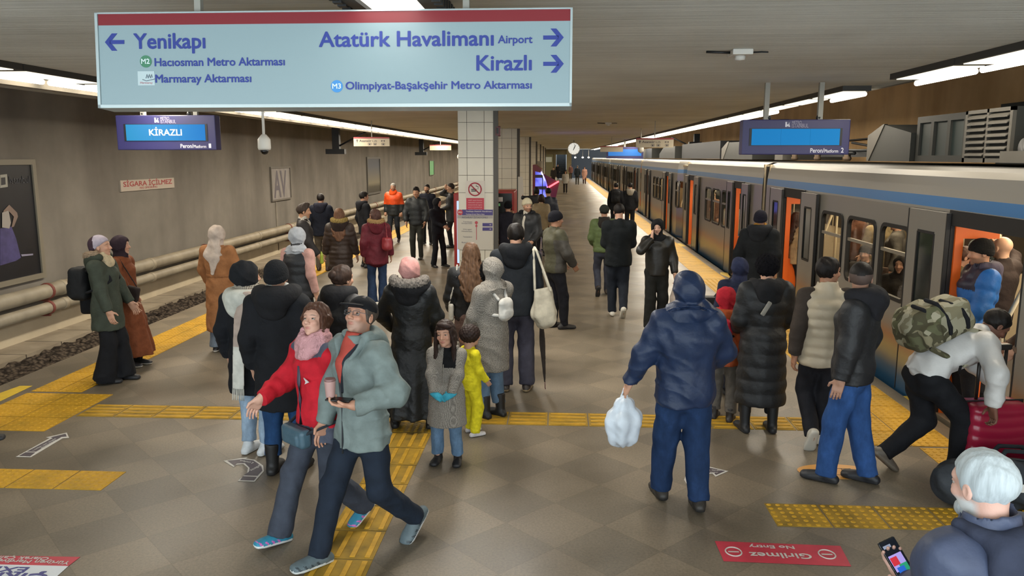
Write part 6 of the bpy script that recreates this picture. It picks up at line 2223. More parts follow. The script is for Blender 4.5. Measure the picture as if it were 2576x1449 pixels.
def p_navy_back():
    r, b, L = base((-5.42, 17.8), 4, 1.76, 'man in dark navy jacket seen from behind beside the wall pipes', **POCK)
    hair(r, b, '#1b1513', h=L.hh)
    trousers(r, b, '#4b453c', L.h)
    jacket(r, b, '#141824', L.h, hem=.80, rx=.21, chest=(.225, .16), slr=(.09, .075, .06))
    hood_down(r, b, '#1b1c28', L.h, r=.06)
    shoes(r, b, col='#2a1c18', h=L.h)
p_navy_back()

def p_brown_puffer():
    r, b, L = base(hd(853, 527, 1.68), 8, 1.68, 'woman with long brown hair in brown quilted coat with tan fur hood', rh=(.30, .06, .86), lh=(-.30, .06, .9))
    trousers(r, b, '#15131a', L.h)
    jacket(r, b, '#3d302a', L.h, hem=.66, rx=.215, ry=.17, chest=(.215, .16), quilt=(.085, .014), slr=(.088, .074, .06), m=PUFF('#3a2d26'), flare=1.05)
    hood_down(r, b, '#2e2420', L.h, fur='#a08a54', r=.07)
    hair(r, b, '#6b4c38', 'long', L.hh, 1.05, .30)
    shoes(r, b, h=L.h)
p_brown_puffer()

def p_profile_black():
    r, b, L = base(hd(915, 484, 1.78), -55, 1.78, 'man in black hooded jacket seen from behind, left of the maroon coat', rh=(.2, .2, 1.0))
    hair(r, b, '#1a1614', h=L.hh)
    trousers(r, b, '#26241f', L.h)
    jacket(r, b, '#16181d', L.h, hem=.78, rx=.2, slr=(.088, .075, .06))
    hood_down(r, b, '#191a1f', L.h, r=.06)
    shoes(r, b, h=L.h)
p_profile_black()

def p_maroon():
    r, b, L = base((-3.2, 13.7), 18, 1.68, 'woman in maroon coat with fur-trimmed hood and red shoulder bag', head=(50, -4, 0), rh=(.27, .1, .9), lf=(-.1, .02, 0, 5), rf=(.1, -.02, 0, -5))
    trousers(r, b, '#2a3850', L.h, (.095, .075, .075), flare=.02, low=.04, m=DENIM('#2b3a54'))
    jacket(r, b, '#5f1f2b', L.h, hem=.76, rx=.205, ry=.16, slr=(.085, .072, .06), flare=1.06, m=cloth('#5e1f2a', .6))
    hood_down(r, b, '#5a1d27', L.h, fur='#a5865c', r=.066)
    hair(r, b, '#4a312a', 'bob', L.hh)
    shoes(r, b, h=L.h)
    c = b.chest + b.R @ V(.17, -.20, -.16)
    like('shoulder_bag', b, [rbox(c, (.07, .11, .12), rotm('z', 20), .05), ell(c + V(0, 0, -.05), (.085, .13, .085), None, .04)], LEATHER('#8c2f36'), 'soft red shoulder bag on the maroon coat', 'bag', L.h, None, ('pouch', [('strap', strap([c + V(.0, -.06, .1), b.sho[1] + V(-.02, -.07, .08), b.sho[1] + V(-.02, .05, .06), c + V(.02, .1, .08)], .014), LEATHER('#8c2f36'))]))
p_maroon()

def p_orange():
    r, b, L = base((-5.0, 23.8), 178, 1.80, 'grey-haired man in bright orange padded jacket walking past the wall posters', '#a8806a', rf=(.1, .2, 0, -4), lf=(-.1, -.2, .01, 4, 25), stubble=.3)
    hair(r, b, '#8a8680', h=L.hh)
    trousers(r, b, '#20242a', L.h)
    zf = lambda c: np.where((c[:, 2] < 1.14) & (np.abs(c[:, 0]) < .4), 1, 0)
    jacket(r, b, h=L.h, hem=.80, rx=.2, chest=(.22, .165), quilt=(.11, .014), slr=(.09, .075, .055), mats=[PUFF('#d84c16'), PUFF('#1c2124')], zone_fn=zf, collar=.10, cr=.09)
    neck_scarf(r, b, '#d04a18', L.hh, .04, big=1.05, name='collar')
    shoes(r, b, col='#2a1c1c', h=L.h)
p_orange()

def p_young_puffer():
    r, b, L = base((-3.6, 19.95), 176, 1.82, 'young dark-haired man in shiny black padded jacket, hands in pockets, facing the stairs', '#b48a6e', rf=(.09, .06, 0, 0), lf=(-.09, 0, 0, 0), **POCK)
    hair(r, b, '#17120f', 'quiff', L.hh)
    trousers(r, b, '#31332f', L.h)
    jacket(r, b, '#23272c', L.h, hem=.84, rx=.195, quilt=(.12, .012), slr=(.092, .075, .06), m=PUFF('#22272a'), collar=.09)
    shoes(r, b, col='#26241f', h=L.h)
p_young_puffer()

def p_beard():
    r, b, L = base((-3.9, 23.4), 170, 1.78, 'bearded man in dark navy coat behind the young man in the padded jacket', '#b08a72', stubble=.9)
    hair(r, b, '#1c1714', h=L.hh)
    trousers(r, b, '#1d1e22', L.h)
    jacket(r, b, '#171a26', L.h, hem=.7, rx=.2)
    shoes(r, b, h=L.h)
p_beard()

def p_hijab_phone():
    r, b, L = base((-2.86, 18.6), -128, 1.62, 'woman in black headscarf and black jacket left of the red vending machine', '#c09a82', rh=(.05, .28, 1.06), lh=(-.06, .28, 1.04), lf=(-.12, .1, 0, 6), rf=(.16, 0, 0, -14), head=(14, 0, 0))
    trousers(r, b, '#15171c', L.h, flare=.015)
    jacket(r, b, '#14161d', L.h, hem=.84)
    wrap(r, b, '#121318', L.hh, drape=.15)
    shoes(r, b, h=L.h)
p_hijab_phone()

def p_phone_left():
    r, b, L = base((-3.08, 22.6), 98, 1.84, 'man in dark padded coat holding a hand to his ear, by the vending machine', '#b08a72', rh=(.10, .12, 1.60), rpole=(.8, .4, -.6), rhand=dict(f=(-.1, .1, 1), n=(-1, 0, 0), curl=.6), lh=(-.1, .28, 1.05))
    hair(r, b, '#2a2420', h=L.hh)
    trousers(r, b, '#17181c', L.h)
    jacket(r, b, '#2a2c30', L.h, hem=.7, rx=.205, quilt=(.1, .01), m=PUFF('#24262a'))
    shoes(r, b, h=L.h)
p_phone_left()

# ---------- middle of the platform
def p_hunched():
    r, b, L = base((-1.92, 6.72), -35, 1.64, 'brown-haired person in bulky black hooded jacket behind the man in the cap', lean=6)
    hair(r, b, '#3a2a22', h=L.hh, puff=1.05)
    sdf_obj('hair_bun', [ell(b.hp(0, -.12, .05), (.045, .045, .045))], strand('#3a2a22'), r, L.hh)
    trousers(r, b, '#1a1a1e', L.h)
    jacket(r, b, '#1d1e20', L.h, hem=.7, rx=.225, ry=.18, chest=(.24, .18), quilt=(.13, .012), slr=(.1, .085, .065), m=PUFF('#1c1c1e'))
    hood_down(r, b, '#222224', L.h, r=.085)
    shoes(r, b, h=L.h)
p_hunched()

def p_pink_scarf():
    r, b, L = base((-1.39, 7.28), 0, 1.64, 'woman in pink headscarf and long black coat with grey fur hood, from behind', lf=(-.19, .02, 0, 8), rf=(.19, .02, 0, -8), rh=(.2, .2, .95), rpole=(1, -.4, 0), lh=(-.22, .2, 1.0), lpole=(-1, -.4, 0))
    jacket(r, b, '#121416', L.h, hem=.78, rx=.205, ry=.165, chest=(.21, .155), slr=(.088, .076, .06), m=mat('coat_waxed', '#15181a', .5, 0, .1, 10, .5, 18, spec=.4, bdist=.02))
    skirt(r, b, '#15191a', .14, 1.0, (.30, .24), (.2, .155), L.h, mat('coat_waxed', '#15181a'))
    hood_down(r, b, '#16171a', L.h, fur='#8a837c', r=.078, spread=.155, dz=-.01)
    wrap(r, b, '#b0807c', L.hh, drape=.05, m=cloth('#b3837e'))
    shoes(r, b, col='#141416', h=L.h, shaft=.12, kind='boot', bulk=1.1)
p_pink_scarf()

def p_girl():
    pos, fc = (-.93, 6.42), 174
    r, b, L = base(pos, fc, 1.21, 'small girl with long dark hair in checked grey coat and turquoise gloves', '#c79a82', lips='#a8605a', hs=1.34, girth=.92, head=(-4, 2, 5), nohands=True,
                   rh=(.115, .20, .95), lh=(-.115, .21, .97), rpole=(1, -.5, -.4), lpole=(-1, -.5, -.4), lhand=dict(f=(.8, .35, -.4), n=(-.35, -.85, -.2), curl=.95), rhand=dict(f=(-.8, .35, -.4), n=(.35, -.85, -.2), curl=.95), lf=(-.13, .0, 0, 8), rf=(.13, .0, 0, -6), arms=.95)
    eyes(r, b, look=(0, 6))
    hair(r, b, '#2b1d18', 'long', .007, 1.04, .24, front=.05)
    P = []
    for s in (-1, 1):
        P.append(loft([(b.hp(.07 * s, .04, .02), .022, .03), (b.hp(.085 * s, .03, -.10), .026, .035), (b.neck + V(.115 * s, .085, -.10), .035, .03), (b.neck + V(.12 * s, .115, -.24 if s > 0 else -.14), .015, .015)], V(1, 0, 0), .02, cap0=False, folds=(7, .1, 3)))
    sdf_obj('hair_lock', P[:1], strand('#2b1d18'), r, .007, wr=.004)
    sdf_obj('hair_lock', P[1:], strand('#2b1d18'), r, .007, wr=.004)
    P = [ell(b.hp(-.02, .068, .085), V(.075, .035, .028) * b.hs, b.Rh @ rotm('y', -14), .02)]
    sdf_obj('fringe', P, strand('#2b1d18'), r, .006, wr=.003)
    trousers(r, b, '#5f7892', .009, (.1, .088, .078), low=.14, m=DENIM('#5f7a96'))
    zf = lambda c: np.where((c[:, 2] > 1.28) & (c[:, 0] < .015) & (c[:, 0] > -.15) & (c[:, 1] > -.02), 1, 0)
    jacket(r, b, h=.0085, hem=.52, rx=.225, ry=.20, flare=1.12, chest=(.205, .16), slr=(.08, .078, .06), mats=[hood_tex('houndstooth'), cloth('#101114')], zone_fn=zf, collar=.04)
    hood_down(r, b, '#8f887e', .009, fur='#9a8f7e', r=.055)
    for d in (-1, 1):
        gl = [p for p in hand_prims(b, d, 1.25)]
        for p in gl:
            p.k = max(p.k, .006)
        sdf_obj('glove', gl + [ell(b.wr[d] + b.hand[d][1] * .07, (.046, .042, .044), None, .02), cone(b.wr[d] - b.hand[d][1] * .02, b.wr[d] + b.hand[d][1] * .03, .042, .038, .02)], cloth('#3f9fb8', .9), r, .006)
    MB().tube([b.chest + V(0, .16, .02), b.waist + V(0, .165, 0), b.pel + V(0, .175, -.1), V(b.pel[0], b.pel[1] + .19, .56)], .006, n=6).build('zip', mat('zip_grey', '#7a766e', .5), r)
    shoes(r, b, col='#17171a', sole='#1e1e20', h=.008, shaft=.12, kind='boot', bulk=1.15)
p_girl()

def p_yellow_child():
    r, b, L = base((-.80, 7.12), -55, 1.02, 'small child in yellow and white costume with fuzzy dark hair', hs=1.45, girth=1.0, lf=(-.12, .05, 0, 0), rf=(.12, .0, 0, 0), rh=(.16, .2, .95))
    def hdisp(X, Y, Z):
        return .01 * np.sin(90 * X) * np.sin(80 * Y) * np.sin(85 * Z)
    sdf_obj('hair', [ell(b.hp(0, -.02, .03), V(.11, .125, .11) * b.hs, b.Rh, 0), ell(b.hp(0, .12, -.03), V(.07, .06, .075) * b.hs, b.Rh, .01, 's')], strand('#2a1d18'), r, .008, disp=hdisp)
    zf = lambda c: np.where((c[:, 2] > .6) & (c[:, 2] < 1.36) & (c[:, 0] < .1) & (c[:, 1] > .02), 1, 0)
    jacket(r, b, h=.009, hem=.80, rx=.2, ry=.16, mats=[cloth('#d2c422'), cloth('#cfc8b0')], zone_fn=zf, chest=(.195, .15), slr=(.08, .07, .06))
    trousers(r, b, '#d2c422', .009, (.11, .1, .085), low=.08, m=cloth('#d2c422'))
    shoes(r, b, col='#c8c2c0', sole='#d0cccc', h=.009, bulk=1.1)
p_yellow_child()

def p_hound_coat():
    r, b, L = base((-.64, 7.62), 48, 1.60, 'woman in grey houndstooth hooded coat with white mini backpack, beside the yellow child', rh=(.2, .22, .95), lh=(-.2, .22, .95), lf=(-.08, .05, 0, 0), rf=(.1, 0, 0, 0))
    trousers(r, b, '#5d748c', L.h, (.095, .08, .075), low=.16, m=DENIM('#5d748c'))
    jacket(r, b, h=L.h, hem=.55, rx=.195, ry=.155, flare=1.06, m=hood_tex('houndstooth'), slr=(.085, .075, .062))
    wrap(r, b, '#888', L.hh, drape=.06, m=hood_tex('houndstooth'), name='hood', size=1.05)
    Q = [cone(b.hp(.062 * math.cos(t), .085, -.012 + .095 * math.sin(t)), b.hp(.062 * math.cos(t + .5), .085, -.012 + .095 * math.sin(t + .5)), .024, .024, .01) for t in [i * .5 for i in range(13)]]
    furry('fur_trim', Q, '#1a1818', r, .009)
    shoes(r, b, col='#141416', sole='#1c1c1e', h=L.h, shaft=.17, kind='boot', bulk=1.1)
    backpack(b, '#c5c2bb', 'small white backpack on the houndstooth coat', L.h, .10, .13, .05, m=cloth('#c2bfb8', .6), strap_col='#bdbab4', dz=-.06)
p_hound_coat()

def p_long_hair():
    r, b, L = base((-.92, 8.3), 6, 1.68, 'woman with long brown hair, black jacket and brown skirt in front of the pillar map', lh=(-.24, .22, .98), rh=(.2, .2, 1.0), lf=(-.08, .0, 0, 0), rf=(.1, .05, 0, -10))
    skirt(r, b, '#54413a', .32, 1.02, (.23, .19), (.19, .145), L.h)
    trousers(r, b, '#2a2220', L.b)
    jacket(r, b, '#131417', L.h, hem=.92, rx=.195, quilt=(.12, .006), m=PUFF('#141518'), slr=(.085, .07, .058))
    hair(r, b, '#5e4532', 'long', L.hh, 1.04, .34)
    shoes(r, b, col='#2a2624', sole='#c8c2b4', h=L.h)
    s = b.sho[-1]
    c = b.waist + V(-.23, .06, -.1)
    like('shoulder_bag', b, [rbox(c, (.03, .12, .1), None, .02)], cloth('#b9b4a8'), 'white-strapped bag on the long-haired woman, at her far side', 'bag', L.h, None, ('pouch', [('strap', strap([c + V(-.02, -.08, .1), s + V(.02, -.085, -.02), s + V(.03, -.05, .10), s + V(.03, .09, .06), c + V(-.01, .08, .1)], .012), cloth('#c4bfb4'))]))
p_long_hair()

def p_tote_man():
    r, b, L = base((-.46, 8.58), 2, 1.86, 'black-haired man in dark grey jacket carrying a white tote bag, from behind', lh=(-.22, .22, .98), rh=(.24, .1, .86), lf=(-.11, 0, 0, 6), rf=(.12, 0, 0, -8), head=(-8, -10, 0))
    hair(r, b, '#17120f', h=L.hh, puff=1.04)
    trousers(r, b, '#3a3944', L.h, (.1, .085, .085), low=.07)
    jacket(r, b, '#23272c', L.h, hem=.82, rx=.2, ry=.15, chest=(.215, .15), slr=(.088, .075, .06))
    hood_down(r, b, '#14161a', L.h, r=.075)
    shoes(r, b, col='#2a2320', sole='#8d7a5c', h=L.h)
    s = b.sho[1]
    c = V(.30, -.10, .93)
    like('tote_bag', b, [loft([(c + V(.02, 0, -.16), .12, .075), (c + V(.0, 0, -.08), .15, .085), (c + V(-.01, 0, .1), .115, .05), (c + V(-.02, 0, .19), .095, .03)], V(.85, .5, 0), .03, cap0=False, cap1=True, folds=(5, .05, 3))], cloth('#bdb6a4', .8), 'white cotton tote bag hanging from the shoulder of the grey jacket', 'bag', .009, None,
         ('pouch', [('handle', strap([c + V(-.10, -.03, .17), s + V(-.0, -.085, .08), s + V(-.02, .03, .10), c + V(-.06, .08, .17)], .014), cloth('#bdb6a4')), ('handle', strap([c + V(.06, -.05, .17), s + V(.03, -.085, .075), s + V(.01, .03, .095), c + V(.05, .05, .17)], .014), cloth('#bdb6a4'))]), wr=.004)
    u = [V(.27, .05, .74), V(.28, .02, .52), V(.31, -.02, .1)]
    like('umbrella', b, [loft([(u[2], .008, .008), (u[2] + (u[1] - u[2]) * .25, .016, .016), (u[1], .03, .028), (u[0], .02, .02)], V(1, 0, 0), .01, cap0=False, folds=(5, .15, 3))], cloth('#2c2622'), 'dark folded umbrella pointing down beside the tote bag', 'umbrella', .007, None, ('canopy', [('handle', strap([u[0], V(.268, .06, .82), V(.265, .1, .84)], .012), mat('umbrella_handle', '#1a1512', .4)), ('tip', strap([u[2], V(.316, -.026, .02)], .006), mat('umbrella_tip', '#4a1e24', .4))]))
p_tote_man()

def p_white_beanie():
    r, b, L = base(hd(1325, 503, 1.80), 158, 1.80, 'man in cream beanie and black jacket over a white turtleneck, facing the stairs', '#b58c72', stubble=.5, head=(48, -4, 0), lh=(-.2, .2, 1.0), rh=(.2, .2, .98))
    eyes(r, b)
    trousers(r, b, '#15161a', L.h)
    jacket(r, b, '#17181b', L.h, hem=.78, rx=.2, chest=(.22, .16), slr=(.092, .078, .06), m=PUFF('#18191b'))
    hood_down(r, b, '#1b1c1f', L.h, r=.055)
    P = [loft([(b.chest + b.R @ V(0, .09, -.16), .03, .085), (b.chest + b.R @ V(0, .085, .02), .05, .085), (b.neck + V(0, .012, -.03), .07, .08), (b.neck + V(0, .012, .07), .064, .066)], b.R[:, 0], .02, cap0=False, cap1=True)]
    sdf_obj('turtleneck', P, cloth('#b3ada0'), r, L.hh)
    beanie(r, b, '#c2b89c', L.hh, tall=1.1, low=.025)
    shoes(r, b, h=L.h)
p_white_beanie()

def p_olive():
    r, b, L = base((-.03, 11.85), -62, 1.78, 'man in olive padded jacket and black beanie standing in profile, hands in pockets', '#a87c62', lf=(-.1, .02, 0, 4), rf=(.1, .10, 0, -10), rh=(.2, .20, .98), lh=(-.2, .2, .98), rpole=(1, -.8, 0), lpole=(-1, -.8, 0), girth=1.06)
    trousers(r, b, '#14141a', L.h)
    zf = lambda c: np.where((c[:, 0] > .17) & (c[:, 2] < 1.36), 1, 0)
    jacket(r, b, h=L.h, hem=.86, rx=.205, ry=.16, chest=(.215, .17), quilt=(.14, .008), slr=(.092, .08, .062), mats=[cloth('#484636', .6), cloth('#423f3a', .6)], zone_fn=zf, collar=.06)
    beanie(r, b, '#13131a', L.hh)
    shoes(r, b, col='#1b1614', h=L.h)
p_olive()

def p_pillar_side():
    r, b, L = base((-1.06, 16.75), 4, 1.66, 'person in black beanie and dark jacket using the machine beside the pillar', lean=16, rh=(.10, .50, 1.40), rhand=dict(f=(0, .6, .8), n=(0, 1, 0), curl=.3))
    trousers(r, b, '#16171c', L.h)
    jacket(r, b, '#23222c', L.h, hem=.8, rx=.2)
    beanie(r, b, '#101116', L.hh)
    shoes(r, b, h=L.h)
p_pillar_side()

for (px, py, H, fc, col, hc, lb, kw) in (
        (1349, 472, 1.66, 30, '#1a1a1e', '#14100f', 'dark-haired woman in black coat reaching towards the white board by the kiosk', dict(lh=(-.35, .3, 1.45))),
        (1362, 490, 1.62, -15, '#8a7a5c', '#2a1d18', 'brown-haired woman in pale tan jacket in the group near the kiosk', {}),
        (1379, 474, 1.74, 20, '#1d2434', '#1a1412', 'person in navy padded jacket at the right of the kiosk group', dict(lh=(-.2, .25, 1.2)))):
    r, b, L = base(hd(px, py, H), fc, H, lb, **kw)
    hair(r, b, hc, 'bob' if H < 1.7 else 'short', L.hh)
    trousers(r, b, '#18181c', L.h)
    jacket(r, b, col, L.h, hem=.76, rx=.21, chest=(.215, .16), m=PUFF(col))
    shoes(r, b, h=L.h)

def p_green_walker():
    r, b, L = base((.86, 14.75), 0, 1.70, 'person in olive green quilted jacket and dark cap walking away', lf=(-.09, -.22, .03, 4, 55), rf=(.09, .2, 0, 0), lh=(-.2, .22, 1.0), rh=(.2, .22, 1.0))
    trousers(r, b, '#3a3c47', L.h)
    jacket(r, b, '#5b6a41', L.h, hem=.86, rx=.2, chest=(.22, .155), quilt=(.1, .010), slr=(.09, .078, .06), m=cloth('#5d6c44', .6))
    hair(r, b, '#1c1714', h=L.hh)
    beanie(r, b, '#30322c', L.hh, low=.035)
    hood_down(r, b, '#2a2622', L.h, r=.045, spread=.08, name='dark_collar')
    shoes(r, b, col='#3a3028', h=L.h, kind='boot', shaft=.06)
p_green_walker()

def p_black_walker():
    r, b, L = base((.99, 12.85), 2, 1.84, 'tall man in black coat and white trainers walking away in the middle', lf=(-.07, .05, 0, 0), rf=(.07, -.30, .02, 0, 40), lh=(-.12, .3, 1.1), rh=(.14, .3, 1.1), head=(0, -18, 0))
    hair(r, b, '#171210', h=L.hh)
    trousers(r, b, '#262b33', L.h, (.1, .08, .066), m=DENIM('#242830'))
    jacket(r, b, '#15191b', L.h, hem=.80, rx=.205, chest=(.225, .155), slr=(.092, .078, .062), flare=1.04)
    shoes(r, b, col='#c2bdb0', sole='#cfcabc', h=L.h)
p_black_walker()

for (px, lb, bp, H) in ((1550, 'person with black backpack walking beside the train doors', True, 1.72), (1574, 'person in black jacket walking at the right of the backpack wearer', False, 1.72)):
    r, b, L = base((hd(px, 461, H)[0] + (0 if bp else .16), hd(px, 461, H)[1]), -4, H, lb, lf=(-.09, .12, 0, 0), rf=(.09, -.1, .0, 0, 15))
    hair(r, b, '#14110f', h=L.hh)
    trousers(r, b, '#17191d', L.h)
    jacket(r, b, '#15171b', L.h, hem=.8, rx=.2)
    hood_down(r, b, '#1b1c20' if bp else '#8a8478', L.h, r=.055)
    shoes(r, b, h=L.h)
    if bp:
        backpack(b, '#101114', 'black backpack on the walker beside the train doors', L.h)

def p_phone_woman():
    pos, fc = (1.50, 11.9), 176
    r, b, L = base(pos, fc, 1.66, 'woman in black leather jacket and black head covering talking on a phone', '#c9a08a', lips='#a04a48', rh=(.10, .13, 1.47), rpole=(1, .1, -.9), rhand=dict(f=(-.05, .05, 1), n=(-1, -.3, 0), curl=.7), lh=(-.28, .06, .92), lf=(-.11, -.04, 0, 4), rf=(.09, .12, 0, 2), head=(-6, -3, 4))
    eyes(r, b)
    trousers(r, b, '#191a18', L.h, (.098, .085, .085), flare=.02, low=.04)
    jacket(r, b, h=L.h, hem=.88, rx=.172, ry=.135, chest=(.185, .14), slr=(.082, .07, .058), m=LEATHER('#1e1d1a'), collar=.0)
    wrap(r, b, '#131417', L.hh, opening=(.056, .08, -.014), drape=.07, size=.97)
    shoes(r, b, col='#1b1b1c', sole='#8f8a80', h=L.h, accent='#8a867c')
    w, f = b.hand[1][0], b.hand[1][1]
    like('phone', b, [rbox(w + f * .09 + V(-.028, .01, 0), (.006, .036, .075), None, .006)], mat('phone_black', '#0d0e10', .25), 'dark phone held to the ear of the leather jacket woman', 'phone', .006)
    h = b.wr[-1] + V(-.01, .03, -.10)
    like('shopping_bag', b, [loft([(h + V(0, 0, -.43), .07, .13), (h + V(0, 0, -.28), .075, .135), (h + V(0, 0, -.10), .03, .10)], V(1, 0, 0), .02, cap0=True, cap1=True, folds=(5, .06, 3))], cloth('#b3a59a', .5), 'pale shopping bag hanging from the leather jacket woman hand', 'bag', .01, None, ('sack', [('handle', strap([h + V(0, -.09, -.10), h + V(0, -.02, .02), h + V(0, .08, -.10)], .008), mat('bag_handle', '#5a2a24', .5))]))
    h2 = h + V(.0, -.10, 0)
    like('carrier_bag', b, [loft([(h2 + V(0, 0, -.40), .05, .09), (h2 + V(0, 0, -.24), .055, .09)], V(1, 0, 0), .02, cap0=True, cap1=True)], cloth('#1c1b1b', .5), 'small black bag hanging beside the pale shopping bag', 'bag', .01, None, ('sack', [('handle', strap([h2 + V(0, -.05, -.24), h2 + V(0, .08, .02), h2 + V(0, .06, -.24)], .007), cloth('#1c1b1b'))]))
p_phone_woman()

def p_blue_hood():
    pos, fc = (.95, 5.68), 3
    r, b, L = base(pos, fc, 1.745, 'broad person in navy hooded jacket and jeans walking away with a plastic bag', girth=1.12, lf=(-.13, .14, 0, 6), rf=(.11, -.1, .0, -4, 6), lh=(-.40, .08, .94), lpole=(-.6, -.8, 0), rh=(.20, .24, 1.02), rpole=(1, -.6, 0))
    trousers(r, b, '#1d3050', .0095, (.1, .086, .078), low=.075, m=DENIM('#1f3252'))
    jacket(r, b, '#1b2a47', .009, hem=.80, rx=.215, ry=.17, chest=(.225, .17), slr=(.1, .084, .062), quilt=(.19, .006), m=mat('navy_shell', '#1b2a46', .5, 0, .12, 10, .7, 16, spec=.35), wr=.007)
    wrap(r, b, '#1a2943', .008, drape=.015, size=1.12, name='hood', m=mat('navy_shell', '#1b2a46'), wide=1.1)
    shoes(r, b, col='#2a2622', sole='#1f1d1c', h=.0085, bulk=1.12)
    w, f = b.hand[-1][0], b.hand[-1][1]
    h = w + f * .10
    def cr(X, Y, Z):
        return .003 * np.sin(60 * X + 25 * Z) * np.sin(50 * Z - 40 * Y)
    like('plastic_bag', b, [loft([(h + V(0, 0, -.33), .13, .095), (h + V(0, 0, -.22), .155, .115), (h + V(0, 0, -.10), .085, .065), (h + V(0, 0, -.02), .022, .02)], V(.9, .4, 0), .02, cap0=False, cap1=True, folds=(6, .09, 3))], mat('plastic_white', '#c3ccd6', .35, 0, .08, 8, .6, 18), 'crinkled white plastic bag carried by the navy hooded person', 'bag', .008, None, ('sack', [('handle', strap([h + V(-.03, 0, -.05), h + V(0, .01, .03), h + V(.03, 0, -.05)], .008), mat('plastic_white', '#c3ccd6'))]), disp=cr)
p_blue_hood()

def p_red_hat_child():
    r, b, L = base((1.66, 7.68), -22, 1.31, 'child in red knitted hat and orange jacket with red backpack', hs=1.25, lf=(-.11, .04, 0, 0), rf=(.11, -.02, 0, 0), head=(-30, 0, 0))
    trousers(r, b, '#57524c', L.h, (.1, .085, .08), low=.14)
    jacket(r, b, '#9a4420', L.h, hem=.78, rx=.2, slr=(.088, .078, .062), m=cloth('#94431f', .6))
    wrap(r, b, '#a8202c', L.hh, drape=.02, m=cloth('#a81f2c'), name='hat', size=.98)
    hood_down(r, b, '#94431f', L.h, r=.05)
    shoes(r, b, col='#211c19', h=L.h, shaft=.1, kind='boot', bulk=1.1)
    backpack(b, '#b02030', 'bright red backpack on the child in the red hat', L.h, .12, .16, .07, m=cloth('#b02232', .5))
p_red_hat_child()

def p_navy_scarf():
    r, b, L = base(hd(1862, 655, 1.50), -12, 1.50, 'woman in long navy headscarf between the child and the open train door')
    jacket(r, b, '#20263c', L.h, hem=.5, rx=.2, flare=1.1)
    wrap(r, b, '#262c46', L.hh, drape=.30, m=cloth('#262c46'), wide=1.1, size=1.05)
    skirt(r, b, '#1a1c24', .12, .98, (.26, .22), h=L.h)
    shoes(r, b, h=L.h)
p_navy_scarf()

def p_boarding():
    r, b, L = base((2.98, 11.8), -22, 1.80, 'person in black coat with yellow collar and dark beanie stepping towards the train', lh=(-.34, .06, .86), lpole=(-.7, -.7, 0), lf=(-.1, -.05, 0, 0), rf=(.1, .1, 0, 0))
    trousers(r, b, '#17181c', L.h)
    jacket(r, b, '#15181b', L.h, hem=.72, rx=.22, ry=.17, chest=(.235, .165), slr=(.1, .085, .065))
    hood_down(r, b, '#1a1c20', L.h, r=.075)
    neck_scarf(r, b, '#a8792c', L.hh, .04, big=1.05, name='yellow_collar')
    beanie(r, b, '#1b1a26', L.hh, low=.0)
    hair(r, b, '#171210', h=L.hh)
    shoes(r, b, h=L.h)
    w = b.wr[-1] + b.hand[-1][1] * .08
    q = w + V(-.28, -.30, -.42)
    like('trolley', b, [rbox(q + V(0, 0, -.12), (.15, .11, .22), rotm('z', 20), .03)], cloth('#15161a', .6), 'black wheeled trolley pulled by the person with the yellow collar', 'trolley', .012, None, ('case', [('pull_handle', strap([q + V(.02, .0, .05), w], .012), mat('handle_dark', '#1b1a19', .4)), ('wheel', [ell(q + V(-.12, 0, -.345), (.02, .035, .035))], M_dark), ('wheel', [ell(q + V(.12, 0, -.345), (.02, .035, .035))], M_dark)]))
p_boarding()

def p_long_puffer():
    r, b, L = base((1.94, 7.36), 4, 1.69, 'person in long black quilted coat and furry black hat, waiting to board', lf=(-.14, .02, 0, 4), rf=(.13, 0, 0, -6), lh=(-.2, .2, 1.0), rh=(.2, .2, 1.0), girth=1.05)
    trousers(r, b, '#121317', L.h, low=.2)
    jacket(r, b, '#17181a', L.h, hem=.30, rx=.22, ry=.185, flare=1.12, chest=(.225, .165), quilt=(.13, .010), slr=(.095, .082, .064), m=PUFF('#191a1c'))
    hood_down(r, b, '#1b1b1d', L.h, r=.07, dz=-.03)
    furry('fur_hat', [ell(b.hp(0, -.02, .025), V(.108, .128, .115), b.Rh, 0), ell(b.hp(0, .11, -.03), (.065, .07, .08), b.Rh, .01, 's')], '#17161a', r, .009)
    shoes(r, b, col='#151517', h=L.h, shaft=.2, kind='boot', bulk=1.05)
    s = b.chest + V(-.05, -.185, -.03)
    sdf_obj('strap_tab', [rbox(s, (.022, .012, .075), rotm('y', 30), .008)], cloth('#8d8a82'), r, .007)
p_long_puffer()

def p_cream_vest():
    r, b, L = base((2.35, 6.93), -4, 1.72, 'young man in cream quilted vest with dark sleeves walking towards the train', '#a87a60', lf=(-.06, -.20, .03, 4, 58), rf=(.06, .16, 0, -6), head=(-62, 2, 0), rh=(.24, .16, .92), lh=(-.25, -.04, .90), stubble=.2)
    hair(r, b, '#17110f', h=L.hh, puff=1.05)
    trousers(r, b, '#1d1d22', L.h, (.098, .078, .066))
    jacket(r, b, '#3d3631', L.h, hem=.98, name='sweater', slr=(.078, .07, .058), m=cloth('#3d352f'), chest=(.175, .12), rx=.15, ry=.11, waist=.82, collar=0)
    jacket(r, b, '#b5a78f', L.h, hem=.80, sleeves=False, rx=.215, ry=.17, chest=(.225, .175), waist=1.12, quilt=(.088, .012), collar=.07, name='vest', m=mat('vest_cream', '#b9ab93', .55, 0, .06, 8, .35, 24), cr=.088, slr=(.088, .07, .05))
    shoes(r, b, col='#b9b3a6', sole='#c5c0b4', h=L.h, bulk=1.08)
p_cream_vest()

